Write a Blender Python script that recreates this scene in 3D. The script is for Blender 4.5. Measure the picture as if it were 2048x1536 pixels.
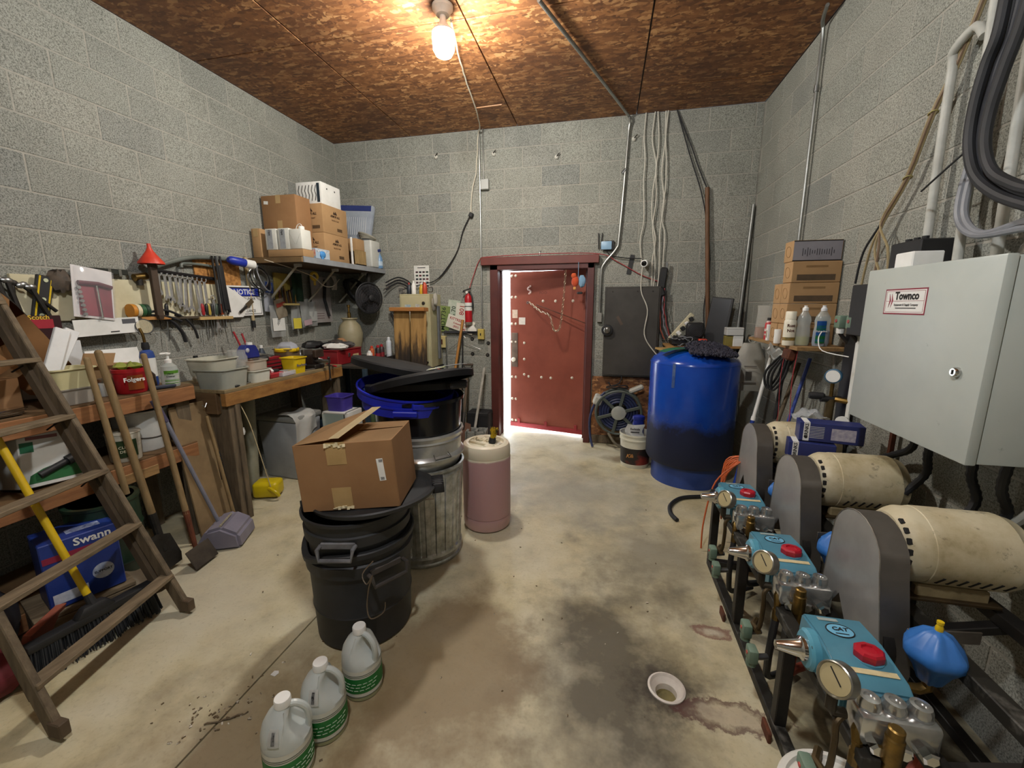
import bpy, bmesh, math, random
from mathutils import Vector, Matrix, Euler
random.seed(7)
for o in list(bpy.data.objects): bpy.data.objects.remove(o)
SC = bpy.context.scene; COL = SC.collection
PI = math.pi
def R(d): return math.radians(d)
# ---------------------------------------------------------------- camera
XL, XR, YB, H, CH = -3.162, 1.38, 4.705, 3.404, 1.5507
FPX, YAW, PITCH, ROLL = 833.0, R(12.558), R(10.669), R(-0.2075)
_f = Vector((-math.sin(YAW)*math.cos(PITCH), math.cos(YAW)*math.cos(PITCH), -math.sin(PITCH)))
_r = Vector((math.cos(YAW), math.sin(YAW), 0)); _u = _r.cross(_f)
_r, _u = math.cos(ROLL)*_r+math.sin(ROLL)*_u, math.cos(ROLL)*_u-math.sin(ROLL)*_r
cd = bpy.data.cameras.new('camera'); cam = bpy.data.objects.new('camera', cd); COL.objects.link(cam)
cd.sensor_width = 36; cd.lens = FPX/2048*36; cd.clip_start = .02; cd.clip_end = 200
m = Matrix((_r, _u, -_f)).transposed().to_4x4(); m.translation = (0, 0, CH); cam.matrix_world = m
SC.camera = cam
def W(px, py, X=None, Y=None, Z=None):      # surveyed point: where the sight line meets a known plane of the room
    d = _f + (px-1024)/FPX*_r - (py-768)/FPX*_u
    t = X/d.x if X is not None else (Y/d.y if Y is not None else (Z-CH)/d.z)
    return Vector((0, 0, CH)) + d*t
# ---------------------------------------------------------------- world, exposure
w = bpy.data.worlds.new('world'); SC.world = w; w.use_nodes = True
bg = w.node_tree.nodes['Background']; bg.inputs[0].default_value = (.86, .93, 1, 1); bg.inputs[1].default_value = 5.0
vs = SC.view_settings; vs.view_transform = 'Standard'; vs.look = 'None'; vs.gamma = 1; vs.use_curve_mapping = False
vs.exposure = 1.35
BULB_POWER = 235.0; FILL_BULB_POWER = 230.0
# ---------------------------------------------------------------- materials
def lin(h):
    h = h.lstrip('#'); c = [int(h[i:i+2], 16)/255 for i in (0, 2, 4)]
    return tuple(v/12.92 if v <= .04045 else ((v+.055)/1.055)**2.4 for v in c)+(1,)
MATS = {}
class NT:
    def __init__(s, name):
        s.m = bpy.data.materials.new(name); s.m.use_nodes = True; s.t = s.m.node_tree
        s.b = s.t.nodes['Principled BSDF']; s.out = s.t.nodes['Material Output']
    def n(s, ty, **k):
        x = s.t.nodes.new(ty)
        for a, v in k.items(): setattr(x, a, v)
        return x
    def l(s, a, b): s.t.links.new(a, b)
    def noise(s, vec, scale, detail=4, rough=.6, dist=0):
        x = s.n('ShaderNodeTexNoise'); x.inputs['Scale'].default_value = scale; x.inputs['Detail'].default_value = detail
        x.inputs['Roughness'].default_value = rough; x.inputs['Distortion'].default_value = dist
        if vec is not None: s.l(vec, x.inputs['Vector'])
        return x.outputs[0]
    def ramp(s, fac, stops):
        x = s.n('ShaderNodeValToRGB'); cr = x.color_ramp
        while len(cr.elements) > len(stops): cr.elements.remove(cr.elements[-1])
        while len(cr.elements) < len(stops): cr.elements.new(.5)
        for e, (p, c) in zip(cr.elements, stops):
            e.position = p; e.color = c if isinstance(c, tuple) else (c, c, c, 1)
        s.l(fac, x.inputs[0]); return x.outputs[0]
    def mix(s, fac, a, b, mode='MIX'):
        x = s.n('ShaderNodeMix', data_type='RGBA', blend_type=mode)
        for sock, v in ((x.inputs[0], fac), (x.inputs[6], a), (x.inputs[7], b)):
            if isinstance(v, (int, float)): sock.default_value = v
            elif isinstance(v, tuple): sock.default_value = v
            else: s.l(v, sock)
        return x.outputs[2]
    def math(s, op, a, b=None):
        x = s.n('ShaderNodeMath', operation=op)
        for sock, v in zip(x.inputs, (a, b)):
            if v is None: continue
            if isinstance(v, (int, float)): sock.default_value = v
            else: s.l(v, sock)
        return x.outputs[0]
    def bump(s, h, strength, dist=.01):
        x = s.n('ShaderNodeBump'); x.inputs['Strength'].default_value = strength; x.inputs['Distance'].default_value = dist
        s.l(h, x.inputs['Height']); s.l(x.outputs[0], s.b.inputs['Normal'])
    def pos(s): return s.n('ShaderNodeNewGeometry').outputs['Position']
    def obj(s): return s.n('ShaderNodeTexCoord').outputs['Object']
    def setv(s, **k):
        for a, v in k.items(): s.b.inputs[a.replace('_', ' ')].default_value = v
def P(c1, c2=None, sc=9, rough=.55, metal=0, bump=0, spec=.5, lo=.35, hi=.7, stretch=None, det=5, coat=0):
    """plain procedural surface: noise between two colours"""
    key = (c1, c2, sc, rough, metal, bump, spec, lo, hi, stretch, coat)
    if key in MATS: return MATS[key]
    n = NT('surface_'+c1)
    n.setv(Roughness=rough, Metallic=metal); n.b.inputs['Specular IOR Level'].default_value = spec
    if coat: n.b.inputs['Coat Weight'].default_value = coat; n.b.inputs['Coat Roughness'].default_value = .1
    v = n.obj()
    if stretch:
        mp = n.n('ShaderNodeMapping'); mp.inputs['Scale'].default_value = stretch; n.l(v, mp.inputs[0]); v = mp.outputs[0]
    if c2 is None:
        c2 = c1; a = lin(c1); b = tuple(x*.86 for x in a[:3])+(1,)
    else: a, b = lin(c1), lin(c2)
    nz = n.noise(v, sc, det)
    n.l(n.ramp(nz, [(lo, a), (hi, b)]), n.b.inputs['Base Color'])
    if bump: n.bump(n.noise(v, sc*6, 3), bump, .004)
    MATS[key] = n.m; return n.m
def CLEAR(c='#e8eef0', alpha=.35, rough=.15):
    key = ('clear', c, alpha, rough)
    if key in MATS: return MATS[key]
    n = NT('clear_plastic'); n.setv(Roughness=rough); n.b.inputs['Base Color'].default_value = lin(c)
    n.b.inputs['Alpha'].default_value = alpha
    MATS[key] = n.m; return n.m
def EMIT(c, s):
    n = NT('lit_surface'); n.b.inputs['Emission Color'].default_value = lin(c) if isinstance(c, str) else c
    n.b.inputs['Emission Strength'].default_value = s; n.b.inputs['Base Color'].default_value = (1, 1, 1, 1); return n.m
# common palette
M_WOOD = P('#a9834f', '#8d6637', 5, .7, bump=.15, stretch=(1, 8, 8))
M_WOODY = P('#9c7a4c', '#6f5231', 5, .75, bump=.2, stretch=(8, 1, 8))
M_WOODZ = P('#a78c5e', '#7c6239', 5, .75, bump=.2, stretch=(8, 8, 1))
M_OLDW = P('#6e604b', '#4b4031', 6, .85, bump=.3, stretch=(6, 6, 1))
M_OLDY = P('#7d6d55', '#564936', 6, .85, bump=.3, stretch=(6, 1, 6))
M_CARD = P('#96704a', '#896440', 4, .8, bump=.05)
M_CARD2 = P('#ad8a60', '#9f7d55', 4, .8, bump=.05)
M_CARDD = P('#8a6238', '#7b5630', 4, .8)
M_TAPE = P('#b79a6c', '#a98b5d', 6, .35)
M_WHITE = P('#e8e8e4', '#d6d6d0', 6, .5)
M_PAPER = P('#dcdcd6', '#cfcfc8', 12, .8)
M_BLACK = P('#1b1b1c', '#242425', 8, .55)
M_RUBBER = P('#151516', '#202022', 10, .75)
M_INK = P('#1c1a19', None, 8, .8)
M_STEEL = P('#a9aaa8', '#7d7e7d', 6, .32, metal=.95)
M_CHROME = P('#d8d8d6', '#b5b5b2', 6, .12, metal=1)
M_IRON = P('#3d3a37', '#27241f', 12, .55, metal=.6, bump=.1)
M_BRASS = P('#8d713c', '#5a4a2c', 14, .38, metal=.9)
M_RUST = P('#6d3b24', '#43261a', 9, .8, metal=.2, bump=.2)
M_REDP = P('#b3202a', '#98161f', 7, .4)
M_YEL = P('#d9b816', '#c5a40c', 7, .45)
M_BLUE = P('#2036a8', '#182a86', 7, .4)
M_GREY = P('#83858a', '#6f7176', 7, .5)
M_GALV = P('#9fa19d', '#6f716d', 13, .38, metal=.85, lo=.3, hi=.75)
M_BEIGE = P('#cfc69d', '#bfb486', 5, .5)
# ---------------------------------------------------------------- mesh building
ORD = 'first second third fourth fifth sixth seventh eighth ninth tenth eleventh twelfth thirteenth fourteenth'.split()
class B:
    def __init__(s): s.bm = bmesh.new()
    def _tf(s, vs, rot=None, loc=None):
        if rot is not None:
            mt = rot if isinstance(rot, Matrix) else Euler(rot).to_matrix()
            for v in vs: v.co = mt @ v.co
        if loc is not None:
            L = Vector(loc)
            for v in vs: v.co += L
    def box(s, c, size, rot=None, bev=0, seg=1, taper=None):
        x, y, z = [d/2 for d in size]; tx, ty = taper or (1, 1)
        co = [(-x, -y, -z), (x, -y, -z), (x, y, -z), (-x, y, -z), (-x*tx, -y*ty, z), (x*tx, -y*ty, z), (x*tx, y*ty, z), (-x*tx, y*ty, z)]
        vs = [s.bm.verts.new(p) for p in co]
        fs = [s.bm.faces.new([vs[i] for i in q]) for q in ((0, 3, 2, 1), (4, 5, 6, 7), (0, 1, 5, 4), (1, 2, 6, 5), (2, 3, 7, 6), (3, 0, 4, 7))]
        if bev:
            es = list({e for f in fs for e in f.edges})
            r = bmesh.ops.bevel(s.bm, geom=es, offset=bev, segments=seg, affect='EDGES', profile=.5)
            vs = list({v for f in r['faces'] for v in f.verts} | {v for v in vs if v.is_valid})
        s._tf(vs, rot, c); return s
    def ring(s, c, ax, r, n, ref=None):
        ax = ax.normalized()
        u = ax.orthogonal().normalized() if ref is None else (ref-ax*ref.dot(ax)).normalized()
        v = ax.cross(u)
        return [s.bm.verts.new(c+r*(math.cos(2*PI*i/n)*u+math.sin(2*PI*i/n)*v)) for i in range(n)]
    def skin(s, rings, cap0=True, cap1=True):
        for a, b in zip(rings, rings[1:]):
            n = len(a)
            for i in range(n): s.bm.faces.new((a[i], a[(i+1) % n], b[(i+1) % n], b[i]))
        if cap0: s.bm.faces.new(rings[0][::-1])
        if cap1: s.bm.faces.new(rings[-1])
    def cyl(s, p0, p1, r0, r1=None, n=14, cap=True):
        p0, p1 = Vector(p0), Vector(p1); ax = p1-p0; u = ax.normalized().orthogonal()
        s.skin([s.ring(p0, ax, r0, n, u), s.ring(p1, ax, r0 if r1 is None else r1, n, u)], cap, cap); return s
    def lathe(s, prof, n=24, c=(0, 0, 0), ax=(0, 0, 1), cap0=True, cap1=True, sx=1, sy=1):
        c, ax = Vector(c), Vector(ax).normalized(); u = ax.orthogonal().normalized() if abs(ax.z) < .99 else Vector((1, 0, 0))
        rs = []
        for r, z in prof: rs.append(s.ring(c+ax*z, ax, max(r, .0004), n, u))
        if sx != 1 or sy != 1:
            for rg in rs:
                for v in rg: v.co.x = c.x+(v.co.x-c.x)*sx; v.co.y = c.y+(v.co.y-c.y)*sy
        s.skin(rs, cap0, cap1); return s
    def tube(s, pts, r, n=7, cap=True):
        pts = [Vector(p) for p in pts]; u = None; rs = []
        for i, p in enumerate(pts):
            t = (pts[min(i+1, len(pts)-1)]-pts[max(i-1, 0)])
            if t.length < 1e-6: t = Vector((0, 0, 1))
            t.normalize()
            if u is None: u = t.orthogonal().normalized()
            u = (u-t*u.dot(t))
            u = u.normalized() if u.length > 1e-5 else t.orthogonal().normalized()
            rr = r[i] if isinstance(r, (list, tuple)) else r
            rs.append(s.ring(p, t, rr, n, u))
        s.skin(rs, cap, cap); return s
    def prism(s, pts, d, rot=None, loc=None):   # outline in local XZ, thickness d along Y (centred)
        a = [s.bm.verts.new((x, -d/2, z)) for x, z in pts]; b = [s.bm.verts.new((x, d/2, z)) for x, z in pts]
        n = len(pts)
        for i in range(n): s.bm.faces.new((a[i], a[(i+1) % n], b[(i+1) % n], b[i]))
        s.bm.faces.new(a[::-1]); s.bm.faces.new(b); s._tf(a+b, rot, loc); return s
    def ball(s, c, r, sx=1, sy=1, sz=1, n=14, m=8, rot=None, jit=0):
        rs = []; vs = []
        for j in range(1, m):
            th = PI*j/m
            rg = [s.bm.verts.new((math.sin(th)*math.cos(2*PI*i/n)*r*sx, math.sin(th)*math.sin(2*PI*i/n)*r*sy, -math.cos(th)*r*sz)) for i in range(n)]
            rs.append(rg); vs += rg
        if jit:
            for v in vs: v.co *= 1+random.uniform(-jit, jit)
        s.skin(rs); s._tf(vs, rot, c); return s
    def torus(s, c, Rr, r, ax=(0, 0, 1), n=28, m=8, a0=0, a1=2*PI, sx=1, sy=1):
        ax = Vector(ax).normalized(); u = ax.orthogonal().normalized() if abs(ax.z) < .99 else Vector((1, 0, 0)); v = ax.cross(u); c = Vector(c)
        full = abs(a1-a0-2*PI) < 1e-4; k = n if full else n+1
        pts = [c+Rr*(math.cos(a0+(a1-a0)*i/n)*u*sx+math.sin(a0+(a1-a0)*i/n)*v*sy) for i in range(k)]
        if full: pts = pts+[pts[0]]
        return s.tube(pts, r, m, cap=not full)
    def sheet(s, f, nu, nv, t=0):               # surface f(u,v), u,v in 0..1
        g = [[s.bm.verts.new(f(i/nu, j/nv)) for j in range(nv+1)] for i in range(nu+1)]
        for i in range(nu):
            for j in range(nv): s.bm.faces.new((g[i][j], g[i+1][j], g[i+1][j+1], g[i][j+1]))
        if t:
            bmesh.ops.solidify(s.bm, geom=list(s.bm.faces), thickness=t)
        return s
    def mesh(s, name, smooth=35):
        bmesh.ops.recalc_face_normals(s.bm, faces=s.bm.faces)
        me = bpy.data.meshes.new(name); s.bm.to_mesh(me); s.bm.free()
        if smooth:
            me.polygons.foreach_set('use_smooth', [True]*len(me.polygons))
            me.set_sharp_from_angle(angle=R(smooth))
        return me
    def ob(s, name, mat, parent=None, smooth=35, loc=None, rot=None, label=None):
        return put(name, s.mesh(name, smooth), mat, parent, loc, rot, label)
def put(name, me, mat, parent=None, loc=None, rot=None, label=None):
    o = bpy.data.objects.new(name, me); COL.objects.link(o)
    if not me.materials: me.materials.append(mat)
    if parent: o.parent = parent
    if loc is not None: o.location = loc
    if rot is not None: o.rotation_euler = rot
    if label: o['label'] = label
    return o
def tag(o, label, cat, group=None):
    o['label'] = label; o['category'] = cat
    if group: o['group'] = group
    return o
def T(name, label, cat, loc=(0, 0, 0), rot=0, group=None):
    o = bpy.data.objects.new(name, None); COL.objects.link(o); o.location = loc; o.empty_display_size = .05
    o.rotation_euler = (0, 0, R(rot)) if isinstance(rot, (int, float)) else rot
    return tag(o, label, cat, group)
def S(o, kind='structure'): o['kind'] = kind; return o
FACE = {'-y': (R(90), 0, 0), '+x': (R(90), 0, R(90)), '-x': (R(90), 0, R(-90)), '+y': (R(90), 0, R(180)), '+z': (0, 0, 0)}
def txt(s, size, mat, parent, loc, face='-y', name='lettering', sx=1, spin=0, shear=0, bold=0):
    c = bpy.data.curves.new(name, 'FONT'); c.body = s; c.size = size; c.align_x = 'CENTER'; c.align_y = 'CENTER'
    c.extrude = .0003; c.offset = bold; c.shear = shear; c.resolution_u = 2
    t = bpy.data.objects.new('t', c); me = bpy.data.meshes.new_from_object(t)
    bpy.data.objects.remove(t); bpy.data.curves.remove(c); me.materials.clear(); me.name = name
    if spin or sx != 1:
        me.transform(Matrix.Rotation(R(spin), 4, 'Z') @ Matrix.Diagonal((sx, 1, 1, 1)))
    rot = FACE[face] if isinstance(face, str) else face
    return put(name, me, mat, parent, loc, rot)
def plate(parent, name, mat, loc, w, h, face='-y', t=.0012, label=None, spin=0):
    b = B().box((0, 0, 0), (w, h, t), rot=(0, 0, R(spin)))
    rot = FACE[face] if isinstance(face, str) else face
    return b.ob(name, mat, parent, 0, loc, rot, label)
def wob(pts, amp, seed=0, sub=4):
    """subdivide a polyline with a Catmull-Rom curve and a little slack"""
    rnd = random.Random(seed); P_ = [Vector(p) for p in pts]; out = []
    for i in range(len(P_)-1):
        a, b, c, d = P_[max(i-1, 0)], P_[i], P_[i+1], P_[min(i+2, len(P_)-1)]
        for k in range(sub):
            t = k/sub; q = .5*((2*b)+(c-a)*t+(2*a-5*b+4*c-d)*t*t+(3*b-a-3*c+d)*t**3)
            if amp and (i or k): q += Vector((rnd.uniform(-amp, amp), rnd.uniform(-amp, amp)*.3, rnd.uniform(-amp, amp)))
            out.append(q)
    out.append(P_[-1]); return out
# ================================================================= SETTING
YF = -2.6                                   # wall behind the camera
CO = .2032; BL = .4064
# --- block material
n = NT('concrete_block'); p = n.pos(); n.setv(Roughness=.93); n.b.inputs['Specular IOR Level'].default_value = .15
rnd = n.n('ShaderNodeObjectInfo').outputs['Random']
base = n.ramp(rnd, [(0, lin('#91928a')), (.3, lin('#99998f')), (.62, lin('#95968d')), (.9, lin('#9d9c92')), (1, lin('#8b8d87'))])
spk = n.ramp(n.noise(p, 150, 2, .7), [(.36, .45), (.5, .92), (.66, 1.22)])
pat = n.ramp(n.noise(p, 2.3, 5), [(.3, .86), (.7, 1.08)])
c = n.mix(1, base, spk, 'MULTIPLY'); c = n.mix(1, c, pat, 'MULTIPLY')
n.l(c, n.b.inputs['Base Color']); n.bump(n.noise(p, 190, 3, .7), .55, .004); M_BLOCK = n.m
n = NT('mortar'); p = n.pos(); n.setv(Roughness=.95)
n.l(n.ramp(n.noise(p, 40, 4), [(.3, lin('#908e85')), (.7, lin('#a39f94'))]), n.b.inputs['Base Color']); M_MORT = n.m
def wall(name, plane, u0, u1, z1, phase, ub0, ub1, holes=()):
    """plane: ('x',XL,+1) interior side; u runs along the wall. Mortar slab plus one block object per block."""
    ax, c0, sgn = plane; b = B(); t = .2; rec = .0022
    def quad(a, b_, c_, d_): pass
    cuts = [(u0, u1, 0, z1)]
    for (a0, a1, h1) in holes: cuts = [(u0, a0, 0, z1), (a1, u1, 0, z1), (a0, a1, h1, z1)]
    for (a, e, z0, zz) in cuts:
        uc, zc = (a+e)/2, (z0+zz)/2; cc = c0-sgn*(t/2+rec)
        if ax == 'x': b.box((cc, uc, zc), (t, e-a, zz-z0))
        else: b.box((uc, cc, zc), (e-a, t, zz-z0))
    wo = S(b.ob(name, M_MORT, None, 0)); cache = {}
    k = 0
    while z1-k*CO > .02:
        zt = z1-k*CO; zb = max(zt-CO, 0); u = phase+(BL/2 if k % 2 else 0)
        while u > ub0: u -= BL
        while u < ub1:
            segs = [(max(u, ub0), min(u+BL, ub1))]; u += BL
            for (a0, a1, h1) in holes:
                if zb < h1-.03:
                    segs = [q for sg in segs for q in ((sg[0], min(sg[1], a0)), (max(sg[0], a1), sg[1]))]
            for (a, e) in segs:
                if e-a < .05: continue
                wd, hg = e-a-.009, zt-zb-.009; key = (round(wd, 3), round(hg, 3))
                if key not in cache:
                    bb = B(); x, z, d = wd/2, hg/2, .0026; q = .003
                    V = [bb.bm.verts.new(v) for v in ((-x, 0, -z), (x, 0, -z), (x, 0, z), (-x, 0, z), (-x+q, d, -z+q), (x-q, d, -z+q), (x-q, d, z-q), (-x+q, d, z-q))]
                    for f in ((0, 1, 2, 3), (7, 6, 5, 4), (0, 4, 5, 1), (1, 5, 6, 2), (2, 6, 7, 3), (3, 7, 4, 0)): bb.bm.faces.new([V[i] for i in f])
                    cache[key] = bb.mesh('block', 0)
                zr = random.uniform(-.0008, .0012)
                if ax == 'x':
                    put('block', cache[key], M_BLOCK, wo, (c0-sgn*(rec-zr), (a+e)/2, (zt+zb)/2), (0, 0, R(-90*sgn)))
                else:
                    put('block', cache[key], M_BLOCK, wo, ((a+e)/2, c0-sgn*(rec-zr), (zt+zb)/2), (0, 0, 0 if sgn > 0 else PI))
        k += 1
    return wo
DX0, DX1, DH = -1.285, -.135, 2.0            # rough opening of the back door
wall('wall_left', ('x', XL, 1), YF, YB+.2, H, 2.05, 1.1, YB)
wall('wall_right', ('x', XR, -1), YF, YB+.2, H, 3.04, 1.1, YB)
wall('wall_back', ('y', YB, -1), XL, XR, H, -2.753, XL, XR, [(DX0, DX1, DH)])
S(B().box(((XL+XR)/2, YF-.1, H/2), (XR-XL+.4, .2, H)).ob('wall_front', M_BLOCK, None, 0))
# --- floor slab with drain hole, control joint
n = NT('stained_concrete_floor'); p = n.pos()
big = n.noise(p, 1.1, 6, .6); mid = n.noise(p, 4.5, 6, .65); fine = n.noise(p, 60, 3)
c = n.ramp(mid, [(.28, lin('#9d9273')), (.5, lin('#c0b591')), (.72, lin('#cfc6a6'))])
c = n.mix(n.ramp(big, [(.4, 0.0), (.62, .55)]), c, lin('#bab7a8'))
sep = n.n('ShaderNodeSeparateXYZ'); n.l(p, sep.inputs[0])
dn = n.noise(p, 3.0, 5, .65)
dn2 = n.noise(p, 11, 6, .7)
def stain_or_shade(c, cx, cy, rx, ry, col, amt, wob_=.9, soft=.45, ring=None):
    dx = n.math('DIVIDE', n.math('SUBTRACT', sep.outputs[0], cx), rx); dy = n.math('DIVIDE', n.math('SUBTRACT', sep.outputs[1], cy), ry)
    d = n.math('SQRT', n.math('ADD', n.math('MULTIPLY', dx, dx), n.math('MULTIPLY', dy, dy)))
    d = n.math('ADD', d, n.math('MULTIPLY', n.math('SUBTRACT', dn2 if rx < .2 else dn, .5), wob_*2))
    if ring: k = n.ramp(n.math('MULTIPLY', d, .5), [((1-ring*2)/2, 0.0), ((1-ring*.4)/2, amt), (.5, amt*.9), ((1+ring*.5)/2, 0.0)])
    else: k = n.ramp(n.math('MULTIPLY', d, .5), [((1-soft)/2, amt), (.5, 0.0)])
    return n.mix(k, c, col)
c = stain_or_shade(c, .08, 1.6, .48, .9, lin('#4a4335'), .88, 1.1, .8)
c = stain_or_shade(c, 1.08, 1.75, .42, 1.1, lin('#2f2b24'), .9, .9, .5)
c = stain_or_shade(c, .29, 1.54, .19, .17, lin('#332c24'), .9, 1.0, .7)
c = stain_or_shade(c, .3, 2.5, .5, .6, lin('#6e6857'), .6, 1.0, .8)
c = stain_or_shade(c, -.62, 1.45, .46, .62, lin('#7a6547'), .75, .8, .45)  # brown stain that also carries the can stack's shadow in its colour
c = stain_or_shade(c, -1.2, 1.05, .55, .45, lin('#7d6a4c'), .65, 1.0, .6)
c = stain_or_shade(c, -.2, 3.3, .9, .7, lin('#8d8b80'), .6, 1.0, .8)
c = stain_or_shade(c, .51, 1.48, .15, .05, lin('#b3a48f'), .55, 1.0, .35)
c = stain_or_shade(c, .51, 1.48, .18, .065, lin('#4e2426'), .75, 1.0, ring=.22)
c = stain_or_shade(c, .56, 1.92, .06, .025, lin('#c2b9a8'), .55, 1.0, .3)
c = stain_or_shade(c, .56, 1.92, .08, .04, lin('#6b2e30'), .7, 1.1, ring=.35)
c = stain_or_shade(c, .25, 4.2, .3, .12, lin('#5f4a30'), .7, .8, .5)
c = n.mix(n.ramp(fine, [(.55, 0.0), (.8, .35)]), c, lin('#6f6650'))
n.l(c, n.b.inputs['Base Color'])
n.l(n.ramp(n.noise(p, 2.2, 4), [(.35, .42), (.65, .72)]), n.b.inputs['Roughness'])
n.bump(n.math('ADD', n.math('MULTIPLY', mid, .6), n.math('MULTIPLY', fine, .2)), .25, .01); M_FLOOR = n.m
fl = S(B().box(((XL+XR)/2, (YF+YB+.2)/2, -.06), (XR-XL+.4, YB+.2-YF, .02)).ob('floor', P('#3a342a'), None, 0))
DRX, DRY, DRR = .30, 1.555, .074
def slab(x0, x1, y0, y1, hole=None):
    b = B(); bm = b.bm; z0 = -.05
    if not hole: b.box(((x0+x1)/2, (y0+y1)/2, z0/2), (x1-x0, y1-y0, -z0))
    else:
        hx, hy, hr = hole; s = .2; n_ = 32
        for (a0, a1, b0, b1) in ((x0, x1, y0, hy-s), (x0, x1, hy+s, y1), (x0, hx-s, hy-s, hy+s), (hx+s, x1, hy-s, hy+s)):
            b.box(((a0+a1)/2, (b0+b1)/2, z0/2), (a1-a0, b1-b0, -z0))
        inn, out, low = [], [], []
        for i in range(n_):
            a = 2*PI*i/n_; ca, sa = math.cos(a), math.sin(a); q = max(abs(ca), abs(sa))
            inn.append(bm.verts.new((hx+hr*ca, hy+hr*sa, 0))); low.append(bm.verts.new((hx+hr*ca, hy+hr*sa, -.05)))
            out.append(bm.verts.new((hx+s*ca/q, hy+s*sa/q, 0)))
        for i in range(n_):
            j = (i+1) % n_
            bm.faces.new((inn[i], out[i], out[j], inn[j])); bm.faces.new((low[i], inn[i], inn[j], low[j]))
    return b.ob('slab', M_FLOOR, fl, 0)
slab(XL-.15, -1.384, YF-.1, YB+.2); slab(-1.376, XR+.15, YF-.1, YB+.2, (DRX, DRY, DRR))
S(B().box((-.5, 12, -.06), (30, 14, .1)).ob('ground_outside', P('#b9b7b0', '#a5a39b', 3, .9), None, 0))
# --- ceiling of oriented strand boards
n = NT('strand_board'); p = n.pos()
def strands(sc, rotz, seedoff):
    mp = n.n('ShaderNodeMapping'); mp.inputs['Scale'].default_value = (sc*.38, sc, sc); mp.inputs['Rotation'].default_value = (0, 0, R(rotz)); mp.inputs['Location'].default_value = (seedoff, 0, 0)
    n.l(p, mp.inputs[0]); v = n.n('ShaderNodeTexVoronoi'); v.inputs['Scale'].default_value = 1; n.l(mp.outputs[0], v.inputs['Vector']); return v
va, vb = strands(36, 12, 0), strands(30, 70, 5)
sel = n.ramp(n.noise(p, 22, 2), [(.48, 0.0), (.54, 1.0)])
vc = n.mix(sel, va.outputs['Color'], vb.outputs['Color'])
g = n.n('ShaderNodeSeparateColor'); n.l(vc, g.inputs[0])
c = n.ramp(g.outputs[0], [(0, lin('#623e24')), (.35, lin('#80532f')), (.72, lin('#9a673c')), (1, lin('#c89763'))])
c = n.mix(n.ramp(n.noise(p, 1.6, 6, .65), [(.4, 0.0), (.7, .75)]), c, lin('#4f2f1c'))
n.l(c, n.b.inputs['Base Color']); n.setv(Roughness=.6); n.bump(g.outputs[1], .2, .003); M_OSB = n.m
ce = S(B().box(((XL+XR)/2, (YF+YB)/2, H+.06), (XR-XL+.4, YB-YF+.4, .08)).ob('ceiling', P('#2a1a10'), None, 0))
xs = [XL, -2.19, -.975, .225, XR]
for i in range(4):
    ys = [YF, -1.9, .55, 2.995, YB] if i % 2 == 0 or True else [YF, YB]
    ys = [YF, -1.88, .56, 2.995, YB] if i in (0, 1, 2) else [YF, -.7, 1.75, 4.2, YB]
    for a, e in zip(ys, ys[1:]):
        B().box(((xs[i]+xs[i+1])/2, (a+e)/2, H+.011), (xs[i+1]-xs[i]-.01, e-a-.01, .022), bev=.0015).ob('strand_board', M_OSB, ce, 0, loc=(0, 0, random.uniform(0, .003)))
# printed stamps on the boards
for (x, y) in ((-.35, 4.1), (-.33, 4.35), (-.36, 3.75)):
    for q in range(3): B().box((x+random.uniform(-.02, .02), y+.05*q, H-.0005), (.14, .02, .001)).ob('board_stamp', P('#5a3c26', '#7d5232', 60, .7), ce, 0)
# --- door frame (door_1), steel leaf opened outwards
M_DOORP = P('#8d4a39', '#7a3c2e', 3, .42, bump=.03)
M_FRAME = P('#5a2822', '#4a201c', 4, .5)
d1 = T('door_1', 'dark red steel door leaf standing ajar in the back wall', 'door'); d1['kind'] = 'structure'
for (x, wd) in ((DX0+.045, .09), (DX1-.035, .07)):
    B().box((x, YB+.05, DH/2), (wd, .22, DH), bev=.004).ob('jamb', M_FRAME, d1, 0)
    B().box((x+(.05 if x < -.7 else -.045), YB+.1, DH/2), (.02, .05, DH-.02), bev=.002).ob('stop', M_FRAME, d1, 0)
B().box(((DX0+DX1)/2, YB+.05, DH-.03), (DX1-DX0, .22, .06), bev=.003).ob('head_jamb', M_FRAME, d1, 0)
B().box(((-1.385-.09)/2, YB-.035, 2.035), (1.295, .09, .085), bev=.004).ob('lintel', P('#6d3228', '#5c2a22', 4, .5), d1, 0)
HX, HY, LW, LT = -.205, YB+.135, .965, 1.915
dl = T('door_leaf', '', ''); del dl['label']; del dl['category']; dl.parent = d1; dl.location = (HX, HY, .03); dl.rotation_euler = (0, 0, R(-13))
def dbox(nm, c, s, mt, bv=.001): return B().box(c, s, bev=bv).ob(nm, mt, dl, 0)
dbox('panel', (-LW/2, .02, LT/2), (LW, .04, LT), M_DOORP, .002)
dbox('sweep', (-LW/2, -.006, .03), (LW, .012, .055), P('#962a30', '#832226', 5, .5))
for x in (-LW+.12, -LW/2, -.1): dbox('sweep_bracket', (x, -.012, .075), (.035, .012, .07), P('#962a30', '#832226', 5, .5))
dbox('lock_plate', (-LW+.06, -.003, .98), (.085, .006, .42), P('#7b6c60', '#64574d', 8, .45, metal=.6))
B().lathe([(.028, 0), (.028, .012), (.02, .018)], 20, (-LW+.05, -.006, .86), (0, -1, 0)).ob('lock_cylinder', P('#d9d4c2', None, 6, .3), dl)
bolt = B().lathe([(.017, 0), (.015, .005), (.008, .01)], 10, ax=(0, -1, 0)).mesh('bolt')
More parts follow.
